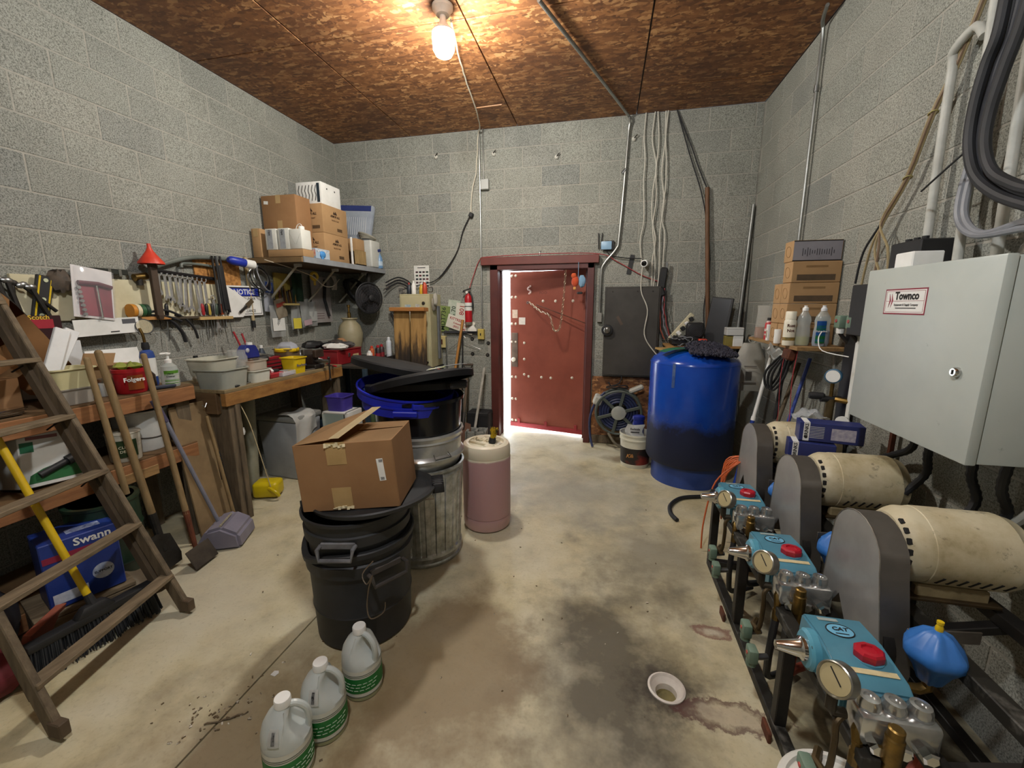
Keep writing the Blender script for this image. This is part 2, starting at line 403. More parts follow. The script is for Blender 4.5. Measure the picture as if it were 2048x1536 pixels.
bp = [(-LW+dx, z) for z in (.06+.02, .36, .64, 1.08, 1.30, 1.62, 1.87) for dx in (.025, .075)] + [(-LW+.19, z) for z in (.68, .87, 1.07)] + [(-LW+.25, .66), (-LW+.42, .66), (-LW+.54, .66), (-.16, .68), (-LW+.43, 1.57), (-.38, 1.57), (-.17, 1.57)]
for x, z in bp: put('bolt', bolt, P('#cfc3ae', None, 8, .45), dl, (x, 0, z))
plate(dl, 'sticker', P('#cdb9a6', '#b59f8c', 30, .7), (-LW+.065, -.002, 1.42), .07, .1, label='red and white sticker on the door')
plate(dl, 'sticker', P('#d9d2c6', '#c9c2b6', 30, .7), (-LW+.16, -.002, 1.335), .085, .085, label='pale square sticker on the door')
b = B()
for k in range(8): b.ball((-LW+.255+.02*math.sin(k), -.006, 1.66+.012*k), .012, 1, .25, 1, 8, 6)
b.ob('sticker', P('#d8b9ae', None, 8, .7), dl, label='footprint shaped pink sticker on the door')
txt('FOO', .045, P('#5f2a22', None, 8, .6), dl, (-LW+.43, -.001, 1.665), name='scratched_lettering')
# hole edge washer that holds the chain
B().torus((-LW+.235, -.008, 1.555), .012, .004, (0, 1, 0), 14, 6).ob('chain_eyelet', M_STEEL, dl)
# --- trim board of strand board under the dark wall panel, curb
# --- bulb
def bulb(name, x, y, label, power, z0=H, col=(1, .965, .89, 1)):
    t = T(name, label, 'light bulb', (x, y, z0), 0)
    B().lathe([(.066, 0), (.066, -.018), (.055, -.03), (.042, -.052), (.034, -.055)], 28).ob('lamp_holder', P('#dad8cf', '#c9c7bd', 8, .5), t)
    B().lathe([(.02, -.05), (.021, -.085), (.036, -.11), (.066, -.135), (.07, -.15)], 24).ob('bulb_base', P('#d8d6d0', None, 6, .4), t)  # base flared into a wide collar to cut light on the ceiling
    B().lathe([(.069, -.152), (.07, -.17), (.07, -.2), (.067, -.245), (.05, -.275), (.02, -.29), (.001, -.292)], 28).ob('bulb_globe', EMIT(col, power), t)
    return t
bulb('light_bulb', -1.074, 2.85, 'glowing white bulb in a ceramic holder on the ceiling', BULB_POWER)
bulb('light_bulb', -.45, .25, 'assumed fill bulb added on the ceiling above the viewer, out of view', FILL_BULB_POWER, H, (.95, .98, 1, 1))  # added fill lamp out of view, brightens faces turned to the viewer
# ================================================================= RIGHT SIDE: pump stand
M_FRM = P('#1f1e1d', '#2e2a26', 9, .5, metal=.3, bump=.1)
M_FRMW = P('#26241f', '#6d6a63', 14, .6, metal=.3, lo=.55, hi=.75)
M_PUMP = P('#4f8aa0', '#40768b', 5, .38, coat=.3)
M_PUMPW = P('#5a9db4', '#478ba2', 5, .4)
n = NT('grimy_cream_enamel'); p = n.pos(); n.setv(Roughness=.5); cc = n.ramp(n.noise(p, 6, 6, .65), [(.4, lin('#cbc1a4')), (.58, lin('#b8ab89')), (.72, lin('#94855f'))])
cc = n.mix(n.ramp(n.noise(p, 17, 6, .75), [(.58, 0.0), (.7, .75)]), cc, lin('#3a3124')); n.l(cc, n.b.inputs['Base Color']); M_MOTOR = n.m
M_SHEET = P('#9a9996', '#7a7977', 3, .34, metal=.35, lo=.35, hi=.7)
M_SHEET2 = P('#857f77', '#69635b', 4, .42, metal=.3)
M_VALVEG = P('#748a78', '#5f7464', 8, .5)
M_DAMP = P('#3a78c4', '#2f68b0', 6, .4)
M_GAUGE = P('#b8ab84', '#a79a72', 6, .4)
M_HOSEK = P('#17181a', '#222327', 10, .6)
M_HOSER = P('#9b4632', '#86392a', 8, .5)
M_MANI = P('#cfd0ce', '#8f908e', 9, .2, metal=.8)
YU = (1.55, 2.09, 2.63)
YP = (1.235, 1.745, 2.275)
fr = T('pump_stand', 'black angle iron stand carrying the three pumps and motors along the right wall', 'stand', (.67, .62, 0))
def bar(nm, a, b, w, d, mt=M_FRM, par=fr, org=(.67, .62, 0)):
    a, b = Vector(a)-Vector(org), Vector(b)-Vector(org); ax = (b-a)
    q = ax.to_track_quat('Z', 'Y').to_matrix()
    return B().box(ax/2+a, (w, d, ax.length), rot=q, bev=.003).ob(nm, mt, par, 0)
Y0, Y1 = .95, 2.86
bar('base_rail', (.675, 1.14, .02), (.675, 2.50, .02), .04, .04, M_FRMW); bar('base_rail', (1.3, Y0, .02), (1.3, Y1, .02), .04, .04)
for y in (1.16, 2.48): bar('base_crossbar', (.695, y, .02), (1.28, y, .02), .04, .04)
for y in (1.46, 1.97, 2.48): bar('post', (.675, y, .04), (.675, y, .42), .04, .04)
for y in (1.0, 1.9, 2.8): bar('post', (1.3, y, .04), (1.3, y, .56), .04, .04)
bar('pump_rail', (.675, 1.0, .44), (.675, 2.56, .44), .045, .035, M_FRMW); bar('pump_rail', (.83, 1.0, .44), (.83, 2.56, .44), .045, .035)
for y in (1.02, 1.46, 1.97, 2.48): bar('crossbar', (.85, y, .44), (1.28, y, .55), .035, .03)
bar('motor_rail', (.99, Y0, .575), (.99, Y1, .575), .05, .04, M_FRMW); bar('motor_rail', (1.26, Y0, .575), (1.26, Y1, .575), .05, .04)
for y in (1.0, 1.9, 2.8): bar('post', (.99, y, .04), (.99, y, .555), .035, .035)
for y in (1.4, 2.0):
    bar('foot_plate', (.63, y, .006), (.63, y+.07, .006), .012, .07, M_RUST)
WH = ('nearest the viewer', 'in the middle of the row', 'farthest along the row')
for i in range(3):
    yu, yp = YU[i], YP[i]
    # ---- motor
    t = T('electric_motor', 'cream electric motor with louvred shell, '+WH[i], 'motor', (1.12, yu, .6), 0, 'motors on the pump stand')
    r = .122; zc = .155
    b = B(); b.lathe([(.07, -.165), (.1, -.16), (r-.006, -.135), (r, -.12), (r, -.085), (r+.002, -.083), (r+.002, .14), (r, .142), (r-.01, .175), (r-.05, .195), (.03, .2)], 40, (0, 0, zc), (1, 0, 0))
    b.ob('shell', M_MOTOR, t)
    for k in range(9):
        a = -1.35+.31*k
        cy_, cz_ = -math.cos(a)*.098, math.sin(a)*.098
        B().box((-.14, cy_*1.09, zc+cz_*1.09), (.03, .008, .02), rot=(-a, R(0), 0), bev=.002).ob('end_vent', M_INK, t, 0)
    for k in range(7):
        B().box((-.055+.03*k, -math.cos(R(-33))*(r+.001), zc+math.sin(R(-33))*(r+.001)), (.009, .004, .036), rot=Matrix.Rotation(R(33), 3, 'X') @ Matrix.Rotation(R(18), 3, 'Y'), bev=.001).ob('louvre', M_INK, t, 0)
    B().cyl((-.15, 0, zc), (-.24, 0, zc), .016, n=12).ob('shaft', M_STEEL, t)
    B().box((0, 0, .012), (.25, .2, .012), bev=.003).ob('foot_plate', P('#4a3a22', '#2e2417', 9, .5, metal=.4), t, 0)
    for sy in (-1, 1):
        B().box((.0, sy*.07, .03), (.2, .03, .05), bev=.006).ob('foot', P('#9a8a66', '#6d5f43', 9, .6), t, 0)
    B().box((.02, r*.9, zc+.03), (.11, .06, .1), bev=.008).ob('terminal_box', M_MOTOR, t, 0)
    # ---- belt guard: outline in (y,z), thickness along x
    g = T('belt_guard', 'grey sheet metal belt guard with rounded top, '+WH[i], 'belt guard', (.888, yu-.05, .4), 0, 'belt guards on the pump stand')
    out = []
    for k in range(13):
        a = PI*k/12; out.append((.135*math.cos(a)+.02*math.sin(a), .34+.13*math.sin(a)))
    out += [(-.155, .05), (-.15, .0), (-.03, .14), (.05, .02), (.17, -.02), (.2, .0), (.19, .12)]
    out = [(-q[0], q[1]) if False else q for q in out]
    # y axis: + is away from the viewer; pump pulley lies towards the viewer
    pts = [(-x, z) for x, z in out]
    pts = [(-.135, .34)]+[(-.135*math.cos(PI*k/12), .34+.13*math.sin(PI*k/12)) for k in range(1, 12)]+[(.135, .34), (.16, .1), (.165, .02), (.12, .02), (.045, .14), (-.1, -.055), (-.19, -.06), (-.205, .06)]
    b = B(); A = [b.bm.verts.new((-.037, y, z)) for y, z in pts]; b.bm.faces.new(A)
    A2 = [b.bm.verts.new((-.039, y, z)) for y, z in pts]; b.bm.faces.new(A2[::-1])
    for q in range(len(pts)): b.bm.faces.new((A[q], A[(q+1) % len(pts)], A2[(q+1) % len(pts)], A2[q]))
    b.ob('face_plate', M_SHEET, g, 0)
    rim = pts[-1:]+pts[:13+1]+pts[14:15]
    rim = [(-.19, -.06), (-.205, .06)]+pts[:13]+[(.16, .1), (.165, .02)]
    b = B(); a_, b_ = [b.bm.verts.new((-.037, y, z)) for y, z in rim], [b.bm.verts.new((.04, y, z)) for y, z in rim]
    for q in range(len(rim)-1): b.bm.faces.new((a_[q], a_[q+1], b_[q+1], b_[q]))
    bmesh.ops.solidify(b.bm, geom=list(b.bm.faces), thickness=.002)
    b.ob('rim', M_SHEET2, g, 60)
    b = B(); b.tube([(-.039, y, z) for y, z in rim], .0022, 5); b.ob('weld_bead', P('#8c867d', '#6b655d', 20, .5, metal=.5), g)
    B().cyl((.0, .05, .355), (-.03, .05, .355), .07, n=24).ob('pulley', M_IRON, g)
    B().cyl((.0, -.1, .1), (-.03, -.1, .1), .1, n=28).ob('pulley', M_IRON, g)
    B().box((.105, -.2, .2), (.2, .005, .04), rot=(0, 0, R(8)), bev=.001).ob('bracket', P('#77716a', '#5a544d', 9, .5, metal=.6), g, 0)
    for xx in (.04, .075): B().lathe([(.006, 0), (.004, .004)], 8, (xx+.005, -.212+.14*xx, .2), (0, -1, 0)).ob('rivet', M_STEEL, g)
    # ---- pump
    p_ = T('pressure_pump', 'teal plunger pump with red filler cap and chrome manifold, '+WH[i], 'pump', (.735, yp, .458), 0, 'pumps on the pump stand')
    b = B(); o = [(-.13, 0), (.12, 0), (.13, .06), (.125, .115), (.02, .125), (-.1, .11), (-.13, .09)]
    b.prism(o, .165, rot=(0, 0, R(90)))
    bmesh.ops.bevel(b.bm, geom=list(b.bm.edges), offset=.006, segments=2, affect='EDGES')
    b.ob('crankcase', M_PUMP, p_)
    # top faces slope; z at y: linear
    def zt(y): return .125+(y-.02)*.125 if y < .02 else .125-(y-.02)*.095
    B().lathe([(.036, 0), (.036, .004), (.034, .0045)], 30, (-.01, .05, zt(.05)-.001), sx=1.0, sy=.75).ob('badge', P('#74b6d6', '#6aaccc', 9, .4), p_, label='oval pale blue badge')
    B().torus((-.01, .05, zt(.05)+.003), .036, .0018, n=30, m=6, sy=.75).ob('badge_border', M_INK, p_)
    txt('CAT', .022, M_INK, p_, (-.01, .055, zt(.05)+.0046), (R(-5), 0, 0), shear=.3, bold=.0006)
    plate(p_, 'badge_line', M_INK, (-.01, .036, zt(.04)+.0036), .035, .003, (R(-5), 0, 0), .0006)
    plate(p_, 'serial_plate', P('#a9b3ae', '#8e9893', 30, .4), (-.02, .102, zt(.1)+.0015), .055, .014, (R(-5), 0, 0))
    b = B(); b.lathe([(.036, 0), (.036, .004)], 24, (.02, -.035, zt(-.035)-.004)); b.ob('filler_neck', M_PUMPW, p_)
    b = B(); b.lathe([(.031, 0), (.033, .006), (.033, .02), (.028, .026), (.018, .027), (.016, .022)], 8, (.02, -.035, zt(-.035)-.0), sx=1.15); b.ob('filler_cap', P('#b5182c', '#9c1022', 8, .3), p_, 20)
    plate(p_, 'label_strip', P('#d7c9a0', '#c3b488', 30, .6), (.0, -.085, zt(-.085)+.002), .13, .016, (R(7), 0, 0))
    B().lathe([(.058, 0), (.058, -.02), (.05, -.028)], 28, (-.08, .03, .062), (-1, 0, 0)).ob('bearing_cover', M_PUMPW, p_) if False else B().lathe([(.058, 0), (.058, .02), (.05, .028)], 28, (-.08, .03, .062), (-1, 0, 0)).ob('bearing_cover', M_PUMPW, p_)
    B().lathe([(.036, 0), (.034, .012), (.026, .02), (.016, .07), (.013, .08), (.006, .083)], 20, (-.106, .03, .062), (-1, 0, 0)).ob('shaft_guard', M_CHROME, p_)
    for a in range(4): B().lathe([(.006, 0), (.006, .006)], 6, (-.1, .03+.048*math.cos(a*PI/2+.78), .062+.048*math.sin(a*PI/2+.78)), (-1, 0, 0)).ob('bolt', M_BRASS, p_)
    # manifold with valve caps, towards the viewer
    B().box((.01, -.17, .045), (.175, .075, .085), bev=.012, seg=2).ob('manifold', M_MANI, p_)
    for k in range(3):
        x = -.045+.055*k
        B().lathe([(.0255, 0), (.0255, .02), (.022, .028), (.022, .03), (.013, .031), (.012, .026)], 20, (x, -.168, .085)).ob('valve_cap', M_MANI, p_)
        B().lathe([(.0265, 0), (.0265, .05), (.02, .056)], 18, (x, -.17, .09), (0, 0, -1)).ob('valve_column', M_MANI, p_)
        B().lathe([(.02, 0), (.02, .022), (.014, .026)], 6, (x, -.205, .02), (0, -1, 0)).ob('hex_plug', M_CHROME, p_, 20)
    # gauge on its elbow
    B().tube([(-.09, -.165, .05), (-.12, -.165, .05), (-.125, -.165, .06), (-.125, -.165, .1)], .013, 10).ob('gauge_elbow', P('#4d463b', '#37322a', 9, .5, metal=.7), p_)
    gq = Euler((R(70), 0, R(-58)))
    gb = T('x', '', ''); del gb['label']; del gb['category']; gb.name = 'pressure_gauge'; gb.parent = p_; gb.location = (-.125, -.165, .145); gb.rotation_euler = gq
    B().lathe([(.04, -.032), (.043, -.03), (.043, .004), (.04, .006), (.037, .0005)], 30, cap1=False).ob('gauge_case', P('#a8a69d', '#807e76', 8, .3, metal=.9), gb)
    B().lathe([(.037, 0), (.0365, .001)], 30).ob('gauge_dial', M_GAUGE, gb)
    B().box((0, .008, .002), (.003, .045, .001), rot=(0, 0, R(50))).ob('gauge_needle', M_INK, gb, 0)
    # brass unloader and hoses
    B().lathe([(.016, 0), (.016, .03), (.02, .032), (.02, .1), (.017, .104), (.017, .125), (.013, .128)], 16, (-.02, -.232, -.03)).ob('unloader_valve', M_BRASS, p_)
    B().lathe([(.018, 0), (.018, .03), (.014, .033), (.014, .05)], 6, (-.02, -.232, -.08)).ob('brass_nut', M_BRASS, p_, 20)
    B().lathe([(.014, 0), (.014, .04), (.011, .044), (.011, .07)], 8, (-.075, -.2, -.06)).ob('brass_fitting', M_BRASS, p_, 20)
    B().tube([(-.075, -.2, 0), (-.075, -.19, .03), (-.06, -.175, .045)], .012, 8).ob('brass_elbow', M_BRASS, p_)
    hm = M_HOSEK if i == 2 else M_HOSER
    B().tube(wob([(-.02, -.232, -.08), (-.022, -.235, -.16), (-.01, -.21, -.26), (.05, -.12, -.33), (.16, -.02, -.36), (.3, .1, -.3)], 0), .016, 10).ob('outlet_hose', hm, p_)
    B().tube(wob([(-.075, -.2, -.06), (-.08, -.2, -.15), (-.07, -.17, -.28), (-.03, -.1, -.4), (.1, .0, -.43)], 0), .013, 10).ob('bypass_hose', M_HOSEK, p_)
    # lower valve pipework on the viewer's left
    B().tube(wob([(-.09, -.165, .045), (-.115, -.18, .03), (-.115, -.185, -.02), (-.12, -.19, -.1), (-.125, -.18, -.13)], 0), .008, 8).ob('valve_pipe', P('#5b4c36', '#40351f', 10, .5, metal=.7), p_)
    B().tube([(-.125, -.19, -.13), (-.125, -.14, -.145), (-.1, -.1, -.15)], .012, 8).ob('valve_tee', P('#6d5a3b', '#4c3f28', 10, .5, metal=.7), p_)
    for k, (dy, dz) in enumerate(((-.02, -.13), (-.1, -.17))):
        v = T('x', '', ''); del v['label']; del v['category']; v.name = 'solenoid_valve'; v.parent = p_; v.location = (-.155, -.17+dy+.03, dz-.02)
        B().box((0, 0, 0), (.034, .05, .055), bev=.008, seg=2).ob('solenoid_body', M_VALVEG, v)
        B().lathe([(.018, 0), (.018, .02), (.012, .024)], 12, (0, 0, -.025), (0, 0, -1)).ob('solenoid_neck', M_VALVEG, v)
        B().lathe([(.007, 0), (.006, .003)], 10, (-.0165, 0, .005), (-1, 0, 0)).ob('red_mark', P('#b8463c', None, 6, .5), v)
        B().cyl((.017, 0, -.01), (.055, .01, -.01), .011, n=10).ob('solenoid_pipe', M_STEEL, v)
    # ---- blue pulsation dampener on the inlet side
    d = T('pulsation_dampener', 'bright blue lobed dampener with yellow cap beside the pump, '+WH[i], 'dampener', (.93, yp+.0, .5), 0, 'dampeners on the pump stand')
    prof = [(.018, 0), (.026, .01), (.04, .05), (.06, .075), (.066, .085), (.066, .105), (.058, .115), (.03, .155), (.012, .165)]
    b = B(); b.lathe(prof, 30); 
    for v in b.bm.verts:
        a = math.atan2(v.co.y, v.co.x); k = 1+.15*math.cos(6*a)*(1 if v.co.z > .11 or v.co.z < .07 else .25)
        v.co.x *= k; v.co.y *= k
    b.ob('bowl', M_DAMP, d, 50)
    B().lathe([(.009, 0), (.009, .012), (.006, .02), (.008, .022), (.008, .03)], 10, (0, 0, .163)).ob('cap', M_YEL, d)
    for a in range(6): B().lathe([(.008, 0), (.008, .006)], 6, (.052*math.cos(a*PI/3), .052*math.sin(a*PI/3), .112)).ob('bolt', M_IRON, d)
    B().tube([(0, 0, .005), (0, 0, -.02), (-.02, 0, -.03), (-.09, 0, -.03)], .014, 10).ob('inlet_pipe', M_BRASS, d)
# ================================================================= generic makers
def carton(label, size, loc, rz=0, mat=None, tape='-y', name='cardboard_box', group=None, seam=True, cat='box'):
    x, y, z = size; mat = mat or M_CARD2; t = T(name, label, cat, loc, rz, group)
    B().box((0, 0, z/2), size, bev=min(.004, z*.05), seg=2).ob('body', mat, t)
    if seam:
        B().box((0, 0, z), (x*.985, .004, .0012)).ob('flap_seam', P('#4a3520', None, 9, .9), t, 0)
    if tape:
        B().box((0, 0, z+.0008), (.05 if y >= x*.5 else x*.9, y*.99, .0012) if seam else (.001, .001, .001)).ob('tape_strip', M_TAPE, t, 0)
        if '-y' in tape: B().box((0, -y/2-.0006, z-.035), (.05, .0012, .07)).ob('tape_strip', M_TAPE, t, 0)
        if '+x' in tape: B().box((x/2+.0006, 0, z-.035), (.0012, .05, .07)).ob('tape_strip', M_TAPE, t, 0)
    return t
def bottle(label, loc, prof, mat, cap=None, capmat=None, lab=None, labmat=None, name='bottle', cat='bottle', rz=0, group=None, n=24, sx=1, sy=1, liquid=None):
    t = T(name, label, cat, loc, rz, group)
    B().lathe(prof, n, sx=sx, sy=sy).ob('bottle_body', mat, t)
    if cap: B().lathe(cap, 18).ob('cap', capmat or M_WHITE, t)
    if lab:
        r, z0, z1 = lab; B().lathe([(r, z0), (r, z1)], n, sx=sx, sy=sy, cap0=False, cap1=False).ob('paper_label', labmat or M_PAPER, t)
    if liquid: B().lathe(liquid[0], n, sx=sx, sy=sy).ob('liquid', liquid[1], t)
    return t
def rod(name, label, cat, a, b, r, mat, r2=None, group=None, n=10, extra=None):
    t = T(name, label, cat, a, 0, group); b = Vector(b)-Vector(a)
    B().cyl((0, 0, 0), b, r, r2, n).ob('shaft', mat, t)
    return t
def wire(name, label, cat, pts, r, mat, amp=0, seed=0, sub=4, group=None, n=6):
    return tag(B().tube(wob(pts, amp, seed, sub), r, n).ob(name, mat), label, cat, group)
# ================================================================= ELECTRICAL ENCLOSURE, right wall
ex, ey0, ey1, ez0, ez1 = 1.085, 1.475, 2.10, 1.07, 1.685
t = T('electrical_enclosure', 'large pale grey steel electrical cabinet mounted on the right wall', 'electrical box', (XR, (ey0+ey1)/2, ez0))
n = NT('cabinet_enamel'); p = n.pos(); n.setv(Roughness=.36); cc = n.ramp(n.noise(p, 2.2, 4), [(.4, lin('#b5bbb5')), (.7, lin('#a6ada8'))])
cc = n.mix(n.ramp(n.noise(p, 26, 4, .7), [(.68, 0.0), (.78, .55)]), cc, lin('#6d716c')); n.l(cc, n.b.inputs['Base Color']); M_ENC = n.m; wE, hE, dE = ey1-ey0, ez1-ez0, XR-ex
B().box((-(dE-.03)/2, 0, hE/2), (dE-.03, wE, hE), bev=.004, seg=2).ob('case', M_ENC, t)
dr = T('x', '', ''); del dr['label']; del dr['category']; dr.name = 'cabinet_door'; dr.parent = t; dr.location = (-dE+.012, 0, 0)
B().box((0, 0, hE/2), (.03, wE+.01, hE+.008), bev=.005, seg=2).ob('door_panel', M_ENC, dr)
B().lathe([(.016, 0), (.016, .008), (.012, .014)], 20, (-.015, -wE/2+.085, hE*.44), (-1, 0, 0)).ob('lock', M_CHROME, dr)
B().box((-.03, -wE/2+.085, hE*.44), (.002, .004, .014)).ob('key_slot', M_INK, dr, 0)
sw, sh, sy, sz = .225, .095, .07, .49
def sgn(nm, w_, h_, mt, y, z, d): return B().box((-.0156-d, y, z), (.0006, w_, h_)).ob(nm, mt, dr, 0)
M_MAR = P('#8c2438', '#7c1c30', 9, .5)
sgn('sign_plate', sw, sh, M_MAR, sy, sz, .0); sgn('sign_field', sw-.01, sh-.01, M_WHITE, sy, sz, .0004)
for (w_, h_, y, z) in ((sw-.02, .0012, 0, .038), (sw-.02, .0012, 0, -.038), (.0012, .076, sw/2-.01, 0), (.0012, .076, -sw/2+.01, 0), (sw-.02, .0012, 0, .002)):
    sgn('sign_line', w_, h_, M_MAR, sy+y, sz+z, .0008)
b = B()
for k, c_ in enumerate((.085, .072)):
    b.prism([(0, -.026), (.011, .0), (0, .026), (.004, 0)], .001, rot=(0, 0, R(-90)), loc=(-.0168, sy+c_, sz+.004))
b.ob('sign_emblem', P('#a3243a', '#3a1a20', 60, .5), dr, 0)
txt('Townco', .04, M_INK, dr, (-.0172, sy-.012, sz+.02), '-x', bold=.0012, sx=.95)
txt('Equipment & Supply Company', .0105, M_INK, dr, (-.0172, sy-.012, sz-.012), '-x')
sgn('sign_line', .11, .003, M_INK, sy-.012, sz-.024, .0012)
# things on and around the cabinet top
tag(B().lathe([(.045, 0), (.05, .008), (.046, .03), (.03, .05), (.008, .057)], 24).ob('alarm_bell', P('#8e8a82', '#5e5b55', 8, .25, metal=.95), loc=(1.2, 1.52, ez1)), 'round metal bell dome on top of the grey electrical cabinet', 'bell')
tag(B().box((0, 0, .03), (.1, .1, .06), bev=.004).ob('white_carton', M_WHITE, loc=(1.16, 1.95, ez1)), 'small white carton lying on top of the electrical cabinet', 'box')
t = T('relay_box', 'black relay box with knobs standing on the wall behind the cabinet top', 'relay box', (1.31, 2.2, ez1-.03))
B().box((0, 0, .08), (.12, .19, .16), bev=.005).ob('case', M_BLACK, t)
for k in range(3): B().lathe([(.012, 0), (.012, .015)], 10, (-.02, -.05+.05*k, .16)).ob('knob', M_RUBBER, t)
tag(B().box((0, 0, .1), (.1, .16, .26), bev=.004).ob('switch_box', M_BLACK, loc=(1.32, 2.52, 1.42)), 'black switch box on the right wall between the cabinet and the shelf', 'switch box')
# conduits on the right wall
M_COND = P('#a9aaa5', '#8c8d88', 8, .35, metal=.8)
M_PVC = P('#b8b8b0', '#9a9a92', 8, .55)
cw = XR-.03
b = B(); b.tube(wob([(cw-.07, 3.35, H-.015), (cw-.03, 3.5, H-.02), (cw, 3.55, H-.08), (cw, 3.55, 3.0), (cw, 3.55, 1.9)], 0, sub=3), .0115, 10)
t = T('conduit', 'thin shiny conduit running down the right wall to the cardboard stack', 'conduit', (0, 0, 0)); b.ob('pipe', M_COND, t)
B().cyl((cw, 3.55, 3.02), (cw, 3.55, 2.98), .016, n=12).ob('coupling', M_STEEL, t)
for k, (y, lab, zt_) in enumerate(((2.2, 'leftmost of the thick conduits entering the electrical cabinet', 2.55), (2.02, 'second thick conduit from the left above the electrical cabinet', 3.3), (1.85, 'thick pale conduit nearest the right picture edge above the cabinet', 3.3))):
    t = T('conduit', 'painted '+lab, 'conduit', (cw-.02, y, ez1), 0, 'conduits above the cabinet')
    if k == 0: pts = [(0, 0, 0), (0, .02, .45), (0, .03, .8), (-.01, .02, .86), (0, -.06, .9), (0, -.11, .84)]
    else: pts = [(0, 0, 0), (0, .03, .6), (0, .06, 1.2), (0, .08, zt_-ez1)]
    B().tube(wob(pts, 0, sub=3), .0165, 12).ob('pipe', M_PVC, t)
    B().lathe([(.024, 0), (.024, .02), (.02, .024)], 14).ob('hub', M_STEEL, t)
# thick black hoses hanging from above
HP = (((2022, -60), (1998, 60), (1972, 130), (1948, 215), (1938, 290), (1950, 350), (1992, 388), (2060, 412), (2130, 425)), ((2075, -60), (2042, 50), (2008, 140), (1980, 225), (1970, 290), (1984, 342), (2025, 368), (2070, 380), (2130, 385)))
for k in range(5):
    a_, b_ = HP; f_ = (0, 1, .35, .6, .85)[k]; xx = cw-.15+.02*(k > 1)
    pts = [W(q[0]+(r_[0]-q[0])*f_, q[1]+(r_[1]-q[1])*f_, X=xx) for q, r_ in zip(a_, b_)]
    wire('black_hose', ('outermost thick black hose looped high on the right wall', 'inner thick black hose looped high on the right wall', 'thin hose just inside the outermost looped hose', 'thin hose in the middle of the looped hoses', 'thin hose next to the inner thick looped hose')[k], 'hose', pts, .0165 if k < 2 else .0085, M_HOSEK if k < 3 else P('#3a3b40', '#2c2d31', 9, .6), 0, k, 6, 'looped black hoses', 10)
for k in range(2):
    pts = [(cw-.05, 1.98-.03*k, 2.15), (cw-.06, 2.0-.03*k, 2.0), (cw-.07, 1.98-.03*k, 1.87), (cw-.09, 1.86-.03*k, 1.79), (cw-.1, 1.66, 1.78+.02*k), (1.2, 1.55, 1.77)]
    wire('grey_hose', ('left', 'right')[k]+' of two grey cables curving down to the bell on the cabinet', 'cable', pts, .012, M_GREY, 0, k, 6, 'grey curved cables', 8)
wire('cable_tie', 'long black cable tie sticking out from the looped hoses', 'cable tie', [(cw-.12, 2.12, 2.0), (cw-.14, 2.0, 2.03), (cw-.15, 1.88, 2.07)], .004, M_BLACK, 0, 0, 3)
# bundle of tan wires
M_TANW = P('#9a8a64', '#7d6e4c', 9, .6)
t = T('wire_bundle', 'tied bundle of tan and brown wires hanging beside the cabinet', 'wires', (0, 0, 0))
base_ = [(cw, 2.13, 2.75), (cw-.01, 2.22, 2.5), (cw-.02, 2.3, 2.35), (cw-.02, 2.4, 2.12), (cw-.03, 2.52, 1.95)]
for k, (ey, ez, mt) in enumerate(((2.62, 1.5, M_TANW), (2.66, 1.66, M_RUBBER), (2.4, 1.7, M_TANW), (2.5, 1.68, P('#75604a', None, 9, .6)), (2.46, 1.7, M_TANW))):
    pts = [Vector(q)+Vector((.006*math.cos(k*1.3), .008*math.sin(k*1.3), 0)) for q in base_]+[(cw-.04, (2.52+ey)/2+.04*math.sin(k*2), 1.82), (cw-.04, ey, ez)]
    B().tube(wob(pts, 0, sub=4), .0055, 6).ob('wire', mt, t)
for q in (base_[2], base_[3]): B().torus(q, .016, .003, (0, .4, 1), 12, 5).ob('tie', P('#a59a62', None, 8, .5), t)
# corrugated black hoses below the cabinet
for k, (y, x1, y1) in enumerate(((2.02, 1.28, 2.34), (1.93, 1.27, 1.98), (1.72, 1.27, 1.70), (1.6, 1.3, 1.62))):
    b = B(); pts = wob([(1.3, y, 1.07), (1.3, y+.01, .95), ((1.3+x1)/2+.03, (y+y1)/2, .86), (x1, y1, .76)], 0, sub=9)
    b.tube(pts, [.016 if j % 2 else .0135 for j in range(len(pts))], 10)
    tag(b.ob('corrugated_hose', M_HOSEK), 'black corrugated hose dropping from the cabinet to the motors, '+('farthest', 'second farthest', 'second nearest', 'nearest')[k], 'hose', 'hoses below the cabinet')
wire('pipe', 'rusty copper pipe beside the corrugated hoses under the cabinet', 'pipe', [(1.35, 2.24, 1.1), (1.35, 2.24, .72)], .013, M_RUST, 0, 0, 1)
wire('pipe', 'grey pipe on the wall under the cabinet near corner', 'pipe', [(1.35, 1.52, 1.06), (1.35, 1.56, .9), (1.33, 1.62, .8)], .014, M_PVC, 0, 0, 3)
